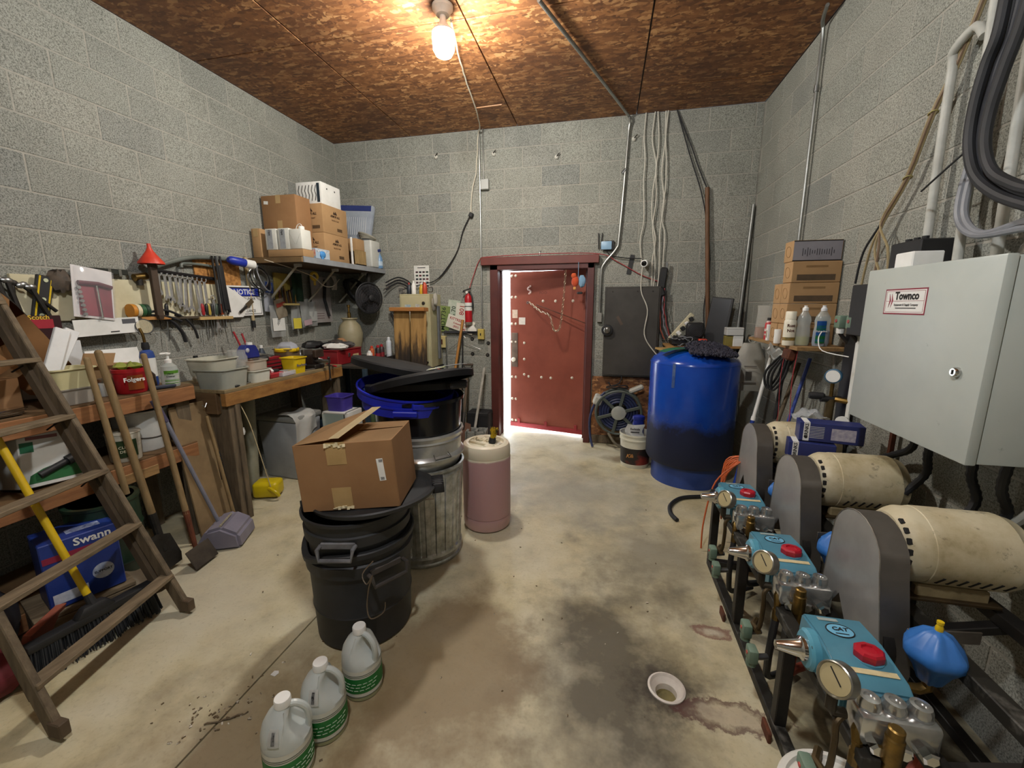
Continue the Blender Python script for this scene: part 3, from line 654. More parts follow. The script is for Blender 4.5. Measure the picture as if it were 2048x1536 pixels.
# blue branded cartons between the motors
for k, (loc, rz, lab) in enumerate((((1.14, 2.36, .862), -12, 'long blue and white carton resting on top of another behind the middle motor'), ((1.06, 2.35, .76), -14, 'lower blue carton half hidden behind the middle belt guard'))):
    t = T('blue_carton', lab, 'box', loc, rz, 'blue cartons between the motors'); L = .27 if k == 0 else .2
    B().box((0, 0, .048), (L, .1, .096), bev=.002).ob('body', P('#2a3470', '#20295c', 8, .4), t)
    B().box((-L/2+.03, -.0506, .048), (.026, .0012, .094)).ob('white_band', M_WHITE, t, 0)
    B().box((-L/2+.03, 0, .0966), (.026, .1, .0012)).ob('white_band', M_WHITE, t, 0)
    txt('BRINKS', .022, M_INK, t, (-L/2+.03, -.0518, .055), (R(90), 0, 0), spin=90, bold=.0006)
    B().prism([(0, 0), (.007, .004), (.007, .014), (-.007, .014), (-.007, .004)], .001, loc=(-L/2+.03, -.0518, .012)).ob('shield_logo', M_INK, t, 0)
    if k == 0:
        B().box((.05, -.0506, .045), (.1, .001, .06)).ob('print_panel', P('#b9b3ba', '#8d88a0', 60, .6), t, 0)
        b = B()
        for q in range(8): b.box((-.06+.0, -.0508, .02+.008*q), (.06, .0008, .002))
        b.ob('print_lines', M_PAPER, t, 0)
tag(B().sheet(lambda u, v: Vector((1.1+.16*u, 2.66+.05*math.sin(6*v), .9+.05*math.sin(PI*u)*math.sin(PI*v)+.012*math.sin(14*u+9*v)+.005)), 10, 8, .0015).ob('plastic_bag', CLEAR('#dfe4e8', .5, .25)), 'crumpled clear plastic bag lying on the farthest motor', 'bag')
# valve manifold on the wall between shelf and cabinet
t = T('air_regulator', 'brass and black air regulator with blue pressure gauge below the wall shelf', 'regulator', (1.27, 2.66, .92))
B().box((.07, 0, .2), (.02, .12, .9), bev=.003).ob('backboard', M_BLACK, t)
B().box((.055, -.08, .25), (.012, .03, .7), bev=.003).ob('backboard_edge', M_PAPER, t)
B().cyl((0, 0, -.05), (0, 0, .1), .022, n=14).ob('filter_bowl', P('#6a5a3c', '#4c3f28', 9, .5, metal=.6), t)
B().cyl((-.05, 0, .1), (.05, 0, .1), .018, n=12).ob('regulator_body', M_BLACK, t)
B().lathe([(.012, 0), (.02, .01), (.022, .06), (.018, .075)], 14, (-.03, 0, .115), (-1, .2, 0)).ob('handle', M_RUBBER, t)
B().tube([(0, 0, .1), (0, 0, .2)], .01, 8).ob('riser', M_BRASS, t)
B().lathe([(.038, -.02), (.04, -.018), (.04, .012), (.036, .014)], 26, (-.01, -.02, .235), (-.6, -.8, 0), cap1=False).ob('gauge_case', P('#41708f', '#356080', 8, .4), t)
B().lathe([(.034, 0), (.033, .001)], 26, Vector((-.01, -.02, .235))+Vector((-.6, -.8, 0))*.013, (-.6, -.8, 0)).ob('gauge_dial', M_WHITE, t)
B().tube([(.02, 0, .1), (.08, -.1, .1), (.09, -.2, .12)], .016, 8).ob('side_pipe', M_BRASS, t)
B().lathe([(.03, 0), (.033, .02)], 16, (.02, -.12, .0), (-.7, -.7, 0)).ob('valve_wheel', M_WHITE, t)
for k in range(3):
    t = T('solenoid_valve', 'small grey green solenoid valve on the wall between shelf and cabinet, '+('left of three', 'middle of three', 'right of three')[k], 'valve', (1.29+.005*k, 2.70-.11*k, 1.42), 0, 'solenoid valves on the wall')
    B().box((0, 0, .035), (.05, .06, .07), bev=.008, seg=2).ob('solenoid_body', M_VALVEG, t)
    B().lathe([(.02, 0), (.018, .03)], 12, (0, 0, 0), (0, 0, -1)).ob('solenoid_neck', M_WHITE, t)
    B().cyl((0, 0, -.03), (.06, 0, -.1), .01, n=8).ob('valve_pipe', M_IRON, t)
    B().lathe([(.01, 0), (.009, .003)], 10, (-.026, 0, .04), (-1, 0, 0)).ob('red_mark', P('#a5494a', None, 6, .5), t)
wire('wire', 'white wire looping from the solenoid valves', 'wire', [(1.2, 2.7, 1.4), (1.17, 2.66, 1.36), (1.17, 2.6, 1.3), (1.25, 2.5, 1.28)], .0028, M_WHITE, 0, 1, 4)
# ================================================================= WALL SHELF with small cartons
zs = 1.305
t = T('wall_shelf', 'narrow wooden shelf on the right wall holding tan cartons and soap bottles', 'shelf', (1.24, 3.17, zs-.022))
B().box((0, 0, .011), (.28, .86, .022), bev=.002).ob('board', M_WOODY, t)
for y in (-.3, .3): B().tube([(.13, y, -.2), (.12, y, -.03), (-.08, y, -.004)], .008, 6).ob('bracket', M_PVC, t)
B().box((.13, -.4, -.28), (.012, .012, .55)).ob('wall_strip', M_PVC, t, 0)
rows = [(3.0, 0, 'tan oval emblem carton, bottom of the near column on the wall shelf'), (3.0, 1, 'tan oval emblem carton, second from bottom of the near shelf column'), (3.0, 2, 'tan oval emblem carton, third from bottom of the near shelf column'), (3.0, 3, 'tan carton with oval emblem, just under the label printed carton'), (3.125, 0, 'tan carton with oval emblem, bottom of the far column on the wall shelf'), (3.125, 1, 'tan oval emblem carton, second from bottom of the far shelf column'), (3.125, 2, 'tan carton with oval emblem, top of the far column on the wall shelf'), (3.02, 4, 'long tan carton with grey printed side on top of the wall shelf stack')]
for y, k, lab in rows:
    t = T('small_carton', lab, 'box', (1.235, y, zs+.126*k), random.uniform(-2, 2), 'cartons on the wall shelf')
    B().box((0, 0, .0625), (.27, .115, .124), bev=.003).ob('body', M_CARD2, t)
    B().torus((-.1356, 0, .0625), .03, .0015, (1, 0, 0), 20, 5, sy=1, sx=1.2).ob('oval_emblem', P('#8a6a43', None, 9, .8), t)
    if y < 3.05:
        if k == 4:
            B().box((0, -.058, .0625), (.262, .001, .118)).ob('side_print', P('#8d8a90', '#7b787f', 6, .7), t, 0)
            for q, zz in enumerate((.005, .12)): B().box((0, -.0586, zz), (.266, .001, .006)).ob('print_border', M_INK, t, 0)
            b = B()
            for q in range(14): b.box((-.08+.013*q, -.0588, .055), (.004, .0006, random.uniform(.02, .055)))
            b.ob('print_lines', P('#3d3a40', None, 9, .8), t, 0)
            txt('BARCODE', .012, M_INK, t, (.1, -.0588, .1)) if False else None
        else:
            B().box((.0, -.0582, .03), (.21, .001, .035)).ob('side_print', P('#4a3c2c', '#5b4935', 20, .8), t, 0)
            B().box((.0, -.0582, .095), (.12, .001, .012)).ob('side_print', P('#8a6a43', None, 20, .8), t, 0)
# soap bottles and spray can
DISH = [(.001, 0), (.036, .002), (.04, .02), (.038, .09), (.034, .12), (.038, .15), (.033, .175), (.018, .2), (.014, .21)]
t = bottle('clear soap bottle with white cap and a little yellow liquid on the wall shelf', (1.17, 2.86, zs), DISH, CLEAR('#cfd4d0', .4, .15), [(.016, .208), (.016, .225), (.008, .232), (.009, .24)], M_WHITE, name='soap_bottle', sy=.7, liquid=([(.001, .003), (.034, .004), (.038, .02), (.037, .055)], P('#a8a83a', '#98982e', 6, .4)))
t = bottle('dish soap bottle with green and blue label and blue liquid on the wall shelf', (1.255, 2.83, zs), [(r*1.12, z*1.0) for r, z in DISH], CLEAR('#cdd6d2', .4, .15), [(.016, .208), (.016, .222), (.009, .23), (.01, .24)], P('#dfe2e6', None, 6, .4), name='soap_bottle', sy=.7, liquid=([(.001, .003), (.038, .004), (.043, .02), (.042, .09)], P('#1f2a86', '#18226f', 6, .35)))
b = B()
b.sheet(lambda u, v: Vector((-.042+.05*u, -.032-.006*math.sin(PI*u), .02+.13*v+.0*u)), 6, 3, .001); b.ob('label_panel', P('#2e8a4a', '#2a66b8', 3, .4, lo=.45, hi=.55, stretch=(1, 1, 9)), t)
txt('Palmolive', .015, M_WHITE, t, (-.017, -.041, .09), bold=.0004)
t = bottle('white spray paint can on the wall shelf with brown lettering', (1.10, 2.87, zs), [(.032, 0), (.033, .004), (.033, .145), (.028, .156), (.02, .16)], P('#ddd8c6', '#cfc9b5', 8, .35), [(.029, .157), (.029, .2), (.026, .205)], P('#e6e0cc', None, 8, .4), name='spray_can', cat='spray can')
txt('Rust', .024, P('#5a2a1c', None, 8, .6), t, (-.006, -.0338, .12), bold=.0008); txt('Not', .024, P('#5a2a1c', None, 8, .6), t, (-.006, -.0338, .09), bold=.0008)
B().lathe([(.0334, .03), (.0334, .05)], 24, cap0=False, cap1=False).ob('colour_band', P('#4a4a30', '#b8923a', 12, .5), t)
bottle('clear cup shaped jug with amber liquid at the far end of the wall shelf', (1.16, 3.5, zs), [(.05, 0), (.055, .02), (.045, .2), (.05, .24)], CLEAR('#d5d2c8', .3), name='jug', cat='jug', liquid=([(.001, .002), (.048, .003), (.052, .02), (.05, .08)], P('#8a4a1c', '#74380f', 6, .4)))
bottle('small red and white bottle with black lid beside the tan cartons', (1.13, 3.3, zs), [(.022, 0), (.024, .006), (.024, .11), (.016, .13), (.012, .135)], P('#b52a2c', '#c9c3b8', 2, .4, lo=.48, hi=.52, stretch=(1, 1, 7)), [(.013, .133), (.013, .155)], M_BLACK, name='small_bottle')
t = T('white_carton', 'slim white carton with printed side beside the red bottle on the wall shelf', 'box', (1.12, 3.22, zs))
B().box((0, 0, .055), (.05, .035, .11), bev=.002).ob('body', M_WHITE, t)
B().box((-.0256, 0, .045), (.001, .02, .05)).ob('print_panel', P('#b0a48a', '#7d6f54', 40, .6), t, 0)
t = bottle('small white medicine style bottle in front of the tan cartons', (1.085, 3.0, zs), [(.018, 0), (.02, .005), (.02, .07)], M_WHITE, [(.021, .07), (.021, .09)], M_WHITE, name='small_bottle')
# straps and tools hanging below the shelf
M_STRAP = P('#c0454a', '#a9383f', 9, .7)
t = T('ratchet_strap', 'red webbing strap hanging from the wall shelf', 'strap', (1.11, 2.86, 1.29))
for k, (dx, dy) in enumerate(((0, .06), (.02, -.06))):
    b = B(); pts = wob([(dx, dy, .0), (dx-.005, dy+.02, -.2), (dx+.01, dy+.03, -.45), (dx, dy+.05, -.6)], 0, sub=5)
    vs = []
    for q in pts: vs.append((b.bm.verts.new(q+Vector((0, -.011, 0))), b.bm.verts.new(q+Vector((0.004, .011, 0)))))
    for a, e in zip(vs, vs[1:]): b.bm.faces.new((a[0], a[1], e[1], e[0]))
    bmesh.ops.solidify(b.bm, geom=list(b.bm.faces), thickness=.002); b.ob('webbing', M_STRAP, t)
B().box((0, 0, -.04), (.05, .09, .07), bev=.01, rot=(0, .2, 0)).ob('ratchet', M_RUST, t)
tag(B().sheet(lambda u, v: Vector((-.05+.1*u+.01*math.sin(9*v), -.02+.03*math.sin(5*u), -.08*v+.02*math.sin(11*u))), 9, 7, .004).ob('rag', M_WHITE, loc=(1.1, 3.05, 1.29)), 'bunched white rag hanging off the front edge of the wall shelf', 'rag')
for k in range(3):
    wire('black_strap', ('nearest', 'middle', 'farthest')[k]+' of three black straps looped below the wall shelf', 'strap', [(1.15+.02*k, 2.98+.05*k, 1.26), (1.1, 3.05+.06*k, 1.1), (1.12, 3.08+.05*k, .98), (1.15, 3.0+.05*k, 1.08), (1.17, 2.97+.05*k, 1.25)], .008, M_RUBBER, 0, k, 5, 'black straps below the wall shelf')
def pole(label, a, b, r, m1, frac=None, m2=None, cat='pole', name='pole', r2=None):
    t = T(name, label, cat, a); d = Vector(b)-Vector(a)
    if frac:
        B().cyl((0, 0, 0), d*frac, r*1.12, n=12).ob('lower_section', m2, t)
        B().cyl(d*frac, d, r, n=12).ob('upper_section', m1, t); B().cyl(d*(frac-.01), d*(frac+.015), r*1.3, n=12).ob('collar', M_WHITE, t)
    else: B().cyl((0, 0, 0), d, r, r2, 12).ob('shaft', m1, t)
    return t
pole('telescopic pole, white above and blue below, leaning beside the blue tank', (1.02, 3.40, .0), (1.30, 3.62, 1.28), .0135, M_WHITE, .52, P('#1c3f9c', '#173486', 8, .4))
pole('thin brown wooden pole leaning behind the far motor', (1.0, 3.05, .0), (1.33, 3.25, 1.15), .013, M_OLDW)
pole('blue painted pole leaning under the wall shelf', (1.05, 2.98, .0), (1.33, 3.1, 1.2), .011, P('#3a4f9e', '#2e4188', 8, .45))
t = T('squeegee', 'black handled brush hanging with its loop under the wall shelf', 'brush', (1.2, 3.2, .75))
B().tube([(0, 0, 0), (.02, .02, .25), (.06, .04, .5)], .014, 8).ob('shaft', M_RUBBER, t)
B().torus((.06, .04, .42), .05, .009, (1, .3, 0), 20, 7, sx=.6, sy=1.4).ob('loop', M_RUBBER, t)
# grey shopping bag hanging behind the tank
b = B()
def bagf(u, v):
    a = 2*PI*u; wv = .14*(1-.55*max(0, (v-.55)/.45)); rr = 1+.08*math.sin(5*a+7*v)
    return Vector((wv*math.cos(a)*rr, .07*math.sin(a)*rr*(1-.4*v), .42*v))
b.sheet(bagf, 22, 12); bmesh.ops.remove_doubles(b.bm, verts=b.bm.verts, dist=.0005)
t = T('shopping_bag', 'pale grey plastic shopping bag hanging on the wall behind the blue tank', 'bag', (1.27, 4.05, .80)); b.ob('bag_body', P('#a39f94', '#8f8b80', 7, .5), t)
plate(t, 'printed_building', P('#4a443e', None, 9, .7), (-.03, -.085, .14), .05, .07); plate(t, 'print_line', P('#6a625a', None, 8, .7), (-.02, -.085, .22), .1, .01); plate(t, 'print_line', P('#6a625a', None, 8, .7), (-.02, -.085, .075), .11, .012)
B().torus((0, 0, .45), .03, .004, (0, 1, 0), 16, 5).ob('handle_loop', P('#b3afa4', None, 7, .5), t)
# ================================================================= BLUE TANK
t = T('pressure_tank', 'tall glossy blue steel pressure tank with a sooty lower half standing on the floor', 'tank', (.77, 3.87, 0))
n = NT('blue_enamel'); p = n.pos(); sp = n.n('ShaderNodeSeparateXYZ'); n.l(p, sp.inputs[0])
h_ = n.math('ADD', sp.outputs[2], n.math('MULTIPLY', n.math('SUBTRACT', n.noise(p, 7, 6, .7), .5), .28))
grime = n.ramp(h_, [(.0, .93), (.5, .9), (.6, .12), (.7, 0.0)])
c = n.mix(grime, n.ramp(n.noise(p, 5, 4), [(.3, lin('#123f9e')), (.7, lin('#1a4cb0'))]), lin('#0b0d14')); n.l(c, n.b.inputs['Base Color'])
n.setv(Roughness=.22); n.l(n.ramp(grime, [(0, .2), (1, .6)]), n.b.inputs['Roughness']); M_TANK = n.m
B().lathe([(.30, .17), (.345, .19), (.362, .22), (.362, 1.06), (.358, 1.075), (.34, 1.1), (.28, 1.14), (.18, 1.175), (.06, 1.19), (.02, 1.19)], 64).ob('tank_body', M_TANK, t)
B().lathe([(.305, 0), (.305, .18)], 64).ob('tank_skirt', P('#2a468c', '#223c7a', 6, .4), t)
B().torus((0, 0, 1.062), .3615, .0022, n=64, m=5).ob('weld_seam', P('#1546a6', None, 6, .3), t)
b = B(); b.sheet(lambda u, v: Vector((.3645*math.cos(R(233+4*u)), .3645*math.sin(R(233+4*u)), .88+.2*v)), 3, 8, .0008); b.ob('tape_residue', P('#7d94bd', '#2a55a8', 22, .6), t)
tag(B().sheet(lambda u, v: Vector((-.13+.26*u, -.06+.13*v, .018*math.sin(PI*u)+.02*u)), 8, 3, .014).ob('scrub_pad', P('#3f8f6c', '#35805f', 18, .8), loc=(.60, 3.72, 1.165), rot=(0, 0, R(14))), 'green scrubbing pad lying on the shoulder of the blue tank', 'pad')
b = B(); rn = random.Random(4)
for k in range(900):
    u, v = rn.uniform(-1, 1), rn.uniform(-1, 1)
    if u*u*.8+v*v > 1: continue
    x, y = .19*u, .15*v; z = .03*(1-u*u)+.01; dx, dy = rn.uniform(-.02, .02), rn.uniform(-.02, .02)
    b.tube([(x, y, z-.01), (x+dx*.5, y+dy*.5, z+.012), (x+dx, y+dy, z+.004)], .0055, 5)
t = T('wash_mitt', 'dark fuzzy chenille wash mitt flopped over the top of the blue tank', 'mitt', (.85, 3.66, 1.165), (R(17), R(4), R(12)))
S(b.ob('chenille_pile', P('#2a2a38', '#4a4854', 30, .9), t), 'stuff'); B().box((0, 0, .012), (.26, .17, .024), bev=.01, seg=2).ob('mitt_body', P('#22222c', None, 8, .9), t)
# ================================================================= BACK WALL, right of the door
yw = YB
t = T('breaker_box', 'large dark grey electrical panel on the back wall beside the door', 'electrical panel', (.265, yw-.004, .79))
M_DPAN = P('#494641', '#3a3733', 4, .5, metal=.3)
B().box((0, -.05, .475), (.56, .1, .95), bev=.004).ob('case', M_DPAN, t); B().box((0, -.106, .475), (.53, .012, .92), bev=.004).ob('cover', M_DPAN, t)
for x in (-.2, .05, .2): B().lathe([(.008, 0), (.006, .004)], 8, (x, -.112, .9), (0, -1, 0)).ob('screw', M_IRON, t)
plate(t, 'worn_label', P('#54473c', None, 9, .7), (-.12, -.1125, .6), .1, .03, spin=-60)
t = T('lamp_socket', 'round black rimmed socket light mounted on the dark panel edge', 'lamp', (.02, yw-.112, 1.29))
B().lathe([(.05, 0), (.06, .01), (.058, .045), (.05, .05)], 24, ax=(0, -1, 0)).ob('housing', M_RUBBER, t); B().lathe([(.04, .048), (.03, .062), (.01, .068)], 20, ax=(0, -1, 0)).ob('lens', P('#6a665e', None, 8, .2, metal=.5), t)
t = T('strand_board_sheet', 'strand board panel standing against the back wall below the dark panel', 'board', (.205, yw-.012, .0))
B().box((0, 0, .39), (.66, .02, .76), bev=.002).ob('board', M_OSB, t); B().box((.0, -.02, .05), (.64, .03, .09), bev=.004).ob('bottom_strip', M_OLDW, t)
# hose reel
t = T('hose_reel', 'grey six spoke hose reel with navy hose on the back wall', 'hose reel', (.17, yw-.05, .42))
M_REEL = P('#4f564e', '#424841', 9, .5); M_NAVY = P('#2a3358', '#1f2743', 9, .5)
for yy in (-.06, -.2):
    B().torus((0, yy, 0), .235, .014, (0, 1, 0), 40, 8).ob('rim', M_REEL, t)
    for k in range(6):
        a = k*PI/3+.3; B().box((.135*math.cos(a), yy, .135*math.sin(a)), (.2, .02, .034), rot=(0, -a, 0), bev=.005).ob('spoke', M_REEL, t)
b = B()
for k in range(4):
    for j in range(3): b.torus((0, -.09-.035*j, 0), .11+.028*k, .0145, (0, 1, 0), 34, 7)
b.ob('wound_hose', M_NAVY, t)
B().lathe([(.075, 0), (.075, .02), (.06, .026)], 30, (0, -.2, 0), (0, -1, 0)).ob('hub_cap', P('#a3a59c', '#94968d', 9, .5), t)
B().box((0, -.01, 0), (.36, .02, .14), rot=(0, R(20), 0), bev=.02).ob('wall_bracket', P('#c7c5ba', '#aeaca0', 7, .5), t)
B().box((.18, -.06, .24), (.16, .08, .05), rot=(0, R(-25), 0), bev=.015).ob('arm', P('#b9b7ab', None, 7, .5), t)
B().box((-.22, -.12, .12), (.09, .16, .1), rot=(0, R(20), 0), bev=.015).ob('arm', P('#b9b7ab', None, 7, .5), t)
B().tube(wob([(-.15, -.1, .2), (-.25, -.14, .08), (-.3, -.14, -.1), (-.29, -.13, -.3), (-.26, -.16, -.41)], 0), .013, 8).ob('hose_end', M_NAVY, t)
B().tube(wob([(-.1, -.22, -.22), (-.02, -.24, -.33), (.1, -.22, -.39), (.2, -.2, -.4)], 0), .013, 8).ob('grey_hose', P('#7d7666', '#665f50', 9, .6), t)
wire('tangled_lead', 'black tangled cord lying on top of the hose reel', 'cord', [(.05, yw-.12, .72), (.1, yw-.14, .69), (.22, yw-.13, .7), (.26, yw-.12, .67), (.14, yw-.16, .68), (.03, yw-.13, .67), (.16, yw-.12, .71), (.2, yw-.1, .8)], .007, M_RUBBER, .006, 5, 5)
# white pail with refill bag and blue bottle
t = T('pail', 'white plastic pail with dark red picture label on the floor by the tank', 'pail', (.33, 4.08, 0))
B().lathe([(.128, 0), (.132, .01), (.145, .27), (.152, .272), (.152, .285), (.147, .287), (.147, .315), (.155, .318), (.155, .335), (.148, .335), (.145, .3), (.135, .03)], 40, cap1=False).ob('bucket_wall', P('#d8d5c4', '#c6c3b0', 6, .45), t)
B().lathe([(.136, .04), (.1425, .2)], 40, cap0=False, cap1=False).ob('paper_label', P('#231d1b', '#7c2a1e', 5, .5, lo=.5, hi=.62), t)
txt('Kills', .05, P('#c48a4a', None, 8, .6), t, (-.05, -.137, .13), shear=.3, bold=.001)
B().torus((0, 0, .24), .15, .003, (0, .5, .8), 30, 5, PI, 2*PI).ob('bail', M_STEEL, t)
t = bottle('blue plastic bottle standing in the white pail', (.35, 4.09, .03), [(.05, 0), (.055, .02), (.055, .38), (.05, .42), (.058, .43), (.056, .46), (.04, .47)], P('#1f2f8e', '#182672', 6, .35), name='blue_bottle', sy=.7)
b = B(); b.sheet(lambda u, v: Vector((-.08+.16*u+.012*math.sin(8*v), -.02-.03*math.sin(PI*u)+.008*math.sin(10*v+5*u), .16*v)), 9, 8, .002)
t = T('rag_bag', 'crumpled white printed bag stuffed in the pail below the blue bottle', 'bag', (.31, 4.0, .28)); b.ob('bag_body', M_WHITE, t); txt('Bedside', .028, M_INK, t, (0, -.06, .12), bold=.0006); plate(t, 'print_line', M_INK, (0, -.06, .09), .08, .01)
# conduits and junction boxes on the back wall
b = B(); b.tube(wob([(-.47, 2.9, H-.02), (-.15, 3.8, H-.02), (.12, 4.58, H-.02), (.16, yw-.06, H-.06), (.155, yw-.03, H-.16), (.14, yw-.03, 2.9), (.105, yw-.03, 2.25), (.08, yw-.03, 2.13), (-.04, yw-.03, 1.98), (-.065, yw-.03, 1.86), (-.065, yw-.03, 1.45)], 0, sub=4), .013, 10)
t = T('conduit', 'grey conduit bending from the ceiling down the back wall to the panel', 'conduit'); b.ob('pipe', M_COND, t)
B().box((-.065, yw-.025, 1.42), (.05, .05, .1), bev=.004).ob('outlet_box', P('#8c8a83', None, 7, .5), t)
B().cyl((.11, yw-.03, 2.86), (.145, yw-.03, 2.9), .017, n=10).ob('coupling', M_STEEL, t)
t = T('conduit', 'thin conduit from a junction box down to the light switch left of the door', 'conduit')
B().cyl((-1.395, yw-.015, H), (-1.395, yw-.015, 1.28), .0095, n=10).ob('pipe', M_COND, t)
B().cyl((-1.355, yw-.015, H), (-1.355, yw-.015, 2.9), .008, n=8).ob('pipe', M_COND, t)
B().box((-1.335, yw-.025, 2.845), (.09, .05, .105), bev=.004).ob('junction_box', P('#a9aaa6', None, 7, .45, metal=.3), t)
t = T('light_switch', 'yellowed toggle light switch left of the door frame', 'switch', (-1.405, yw, 1.225))
B().box((0, -.03, 0), (.075, .06, .12), bev=.006).ob('switch_plate', P('#c2ad5e', '#b09a4b', 7, .5), t); B().box((0, -.065, 0), (.011, .014, .026), bev=.002).ob('toggle', M_BLACK, t)
t = T('outlet_box', 'yellowed outlet box stained with rust below the green licence plate', 'outlet', (-1.88, yw, 1.13))
B().box((0, -.03, 0), (.08, .06, .14), bev=.006).ob('outlet_plate', P('#c9bb85', '#b5a56c', 7, .5), t); B().box((-.005, -.0615, 0), (.02, .002, .06), bev=.0005).ob('rust_stain', M_RUST, t)
# white wires hanging from the ceiling
rn = random.Random(3)
for k, (x, xe, ze) in enumerate(((.315, .345, 1.98), (.40, .46, 1.75), (.425, .47, 1.62), (.50, .56, 1.8), (.52, .5, 1.55))):
    pts = [(x, yw-.02, H)]+[(x+(xe-x)*q+rn.uniform(-.025, .025), yw-.02-.015*math.sin(3*q), H+(ze-H)*q) for q in (.15, .3, .45, .6, .72, .85)]+[(xe, yw-.03, ze)]
    wire('cable', 'white cable dangling from the ceiling on the back wall, '+('leftmost', 'second from left', 'middle one', 'second from right', 'rightmost')[k], 'cable', pts, .0062, P('#c9c5b8', '#b0ac9f', 9, .6), 0, k, 4, 'cables dangling on the back wall')
wire('cable', 'white cable sagging across the dark panel towards the tank top', 'cable', [(.35, yw-.1, 1.95), (.345, yw-.13, 1.7), (.42, yw-.13, 1.5), (.4, yw-.14, 1.25), (.5, yw-.16, 1.08), (.6, yw-.2, 1.0), (.66, yw-.25, 1.06)], .006, P('#c9c5b8', '#b0ac9f', 9, .6), 0, 9, 5)
for k, (e, lab) in enumerate((((1.02, yw-.05, 1.2), 'black cable falling from the ceiling to the monitor'), ((.93, yw-.04, 2.66), 'black cable running from the ceiling to the brown pole top'))):
    wire('black_cable', lab, 'cable', [(.6, yw-.02, H), (.76, yw-.025, 3.05), (.9, yw-.03, 2.6) if k == 0 else (.82, yw-.025, 2.9), (1.02, yw-.04, 2.1) if k == 0 else (.9, yw-.03, 2.72), e] if k else [(.6, yw-.02, H), (.74, yw-.025, 3.0), (.9, yw-.03, 2.55), (1.0, yw-.03, 2.0), (.98, yw-.04, 1.5), e], .006, M_RUBBER, 0, k, 5)
for k, (x, z, lab) in enumerate(((-1.9, 3.17, 'leftmost insulator knob high on the back wall'), (-1.24, 3.15, 'insulator knob right of the thin conduit near the ceiling'), (-.56, 3.07, 'white insulator hook in the middle of the back wall under the ceiling'), (.21, 3.18, 'insulator hook beside the bent conduit near the ceiling'))):
    t = T('wall_insulator', lab, 'knob', (x, yw, z), 0, 'knobs on the back wall')
    B().lathe([(.02, 0), (.022, .015), (.012, .03)], 12, ax=(0, -1, 0)).ob('knob', P('#cfccc0', None, 8, .4), t); B().cyl((0, -.03, 0), (.03, -.035, .03), .005, n=6).ob('hook', M_IRON, t)
# router, tape strip, security camera
t = T('router', 'small pale blue wireless box with two black antennas above the door', 'router', (-.02, yw, 2.165))
B().box((0, -.045, 0), (.11, .03, .085), bev=.008, seg=2).ob('case', P('#a9c3d8', '#7fa6c4', 4, .35), t); B().box((.03, -.02, 0), (.1, .03, .1), bev=.006).ob('back_case', M_BLACK, t)
for k in range(2): B().cyl((-.08+.02*k, -.02, -.03), (-.085+.04*k, -.02, .13), .005, n=8).ob('antenna', M_BLACK, t)
B().tube(wob([(.0, -.03, -.045), (.05, -.03, -.1), (.2, -.03, -.13), (.36, -.04, -.14)], 0), .005, 6).ob('cord', M_RUBBER, t)
tag(B().box((0, 0, 0), (.045, .004, .2), rot=(0, R(10), 0)).ob('tape_strip', M_BLACK, loc=(.235, yw-.008, 1.97)), 'black tape strip stuck on the back wall beside the conduit', 'tape')
t = T('security_camera', 'white bullet security camera pointing out from the back wall', 'camera', (.39, yw, 1.98))
B().cyl((0, 0, 0), (-.01, -.07, .0), .018, n=12).ob('mount', M_WHITE, t); B().cyl((.0, -.02, .0), (-.03, -.15, -.015), .035, n=20).ob('camera_body', M_WHITE, t)
B().lathe([(.032, 0), (.034, .006), (.028, .008)], 20, (-.03, -.15, -.015), (-.2, -1, -.1)).ob('lens_ring', M_WHITE, t); B().lathe([(.026, .0), (.02, .004)], 20, (-.0316, -.158, -.016), (-.2, -1, -.1)).ob('lens', P('#0c0c0d', None, 8, .1), t)
t = T('plug_cluster', 'black bundle of plugs and cords hanging right of the security camera', 'plugs', (.56, yw-.03, 1.62))
B().box((0, -.02, .2), (.07, .06, .22), bev=.012, rot=(0, .1, 0)).ob('adapter', M_BLACK, t); B().box((-.02, -.04, .06), (.09, .06, .1), bev=.015, rot=(0, -.4, 0)).ob('adapter', M_RUBBER, t)
B().box((.03, -.03, .3), (.02, .02, .12)).ob('bracket', M_STEEL, t, 0)
for k in range(6): B().tube(wob([(-.02+.01*k, -.05, .1), (-.03+.015*k, -.05, -.1), (.02*k-.02, -.05, -.28), (.03+.02*k, -.06, -.42)], .008, k), .006, 6).ob('cord', (M_RUBBER, M_HOSER, M_RUBBER, P('#7d7a86', None, 8, .6), P('#8c2a2c', None, 8, .6), M_RUBBER)[k], t)
B().cyl((-.06, -.06, .02), (-.055, -.06, -.1), .011, n=10).ob('screwdriver_handle', M_YEL, t)
# red wires over the lintel
wire('red_wire', 'red wire running along the top of the door lintel and down on both sides', 'wire', [(-1.54, yw-.05, 1.72), (-1.48, yw-.03, 1.9), (-1.41, yw-.02, 2.06), (-1.3, yw-.04, 2.085), (-.7, yw-.05, 2.1), (-.1, yw-.04, 2.085), (.1, yw-.02, 2.0), (.35, yw-.02, 1.86), (.55, yw-.03, 1.78)], .0045, P('#a5363a', '#8c2c30', 9, .6), 0, 2, 5)
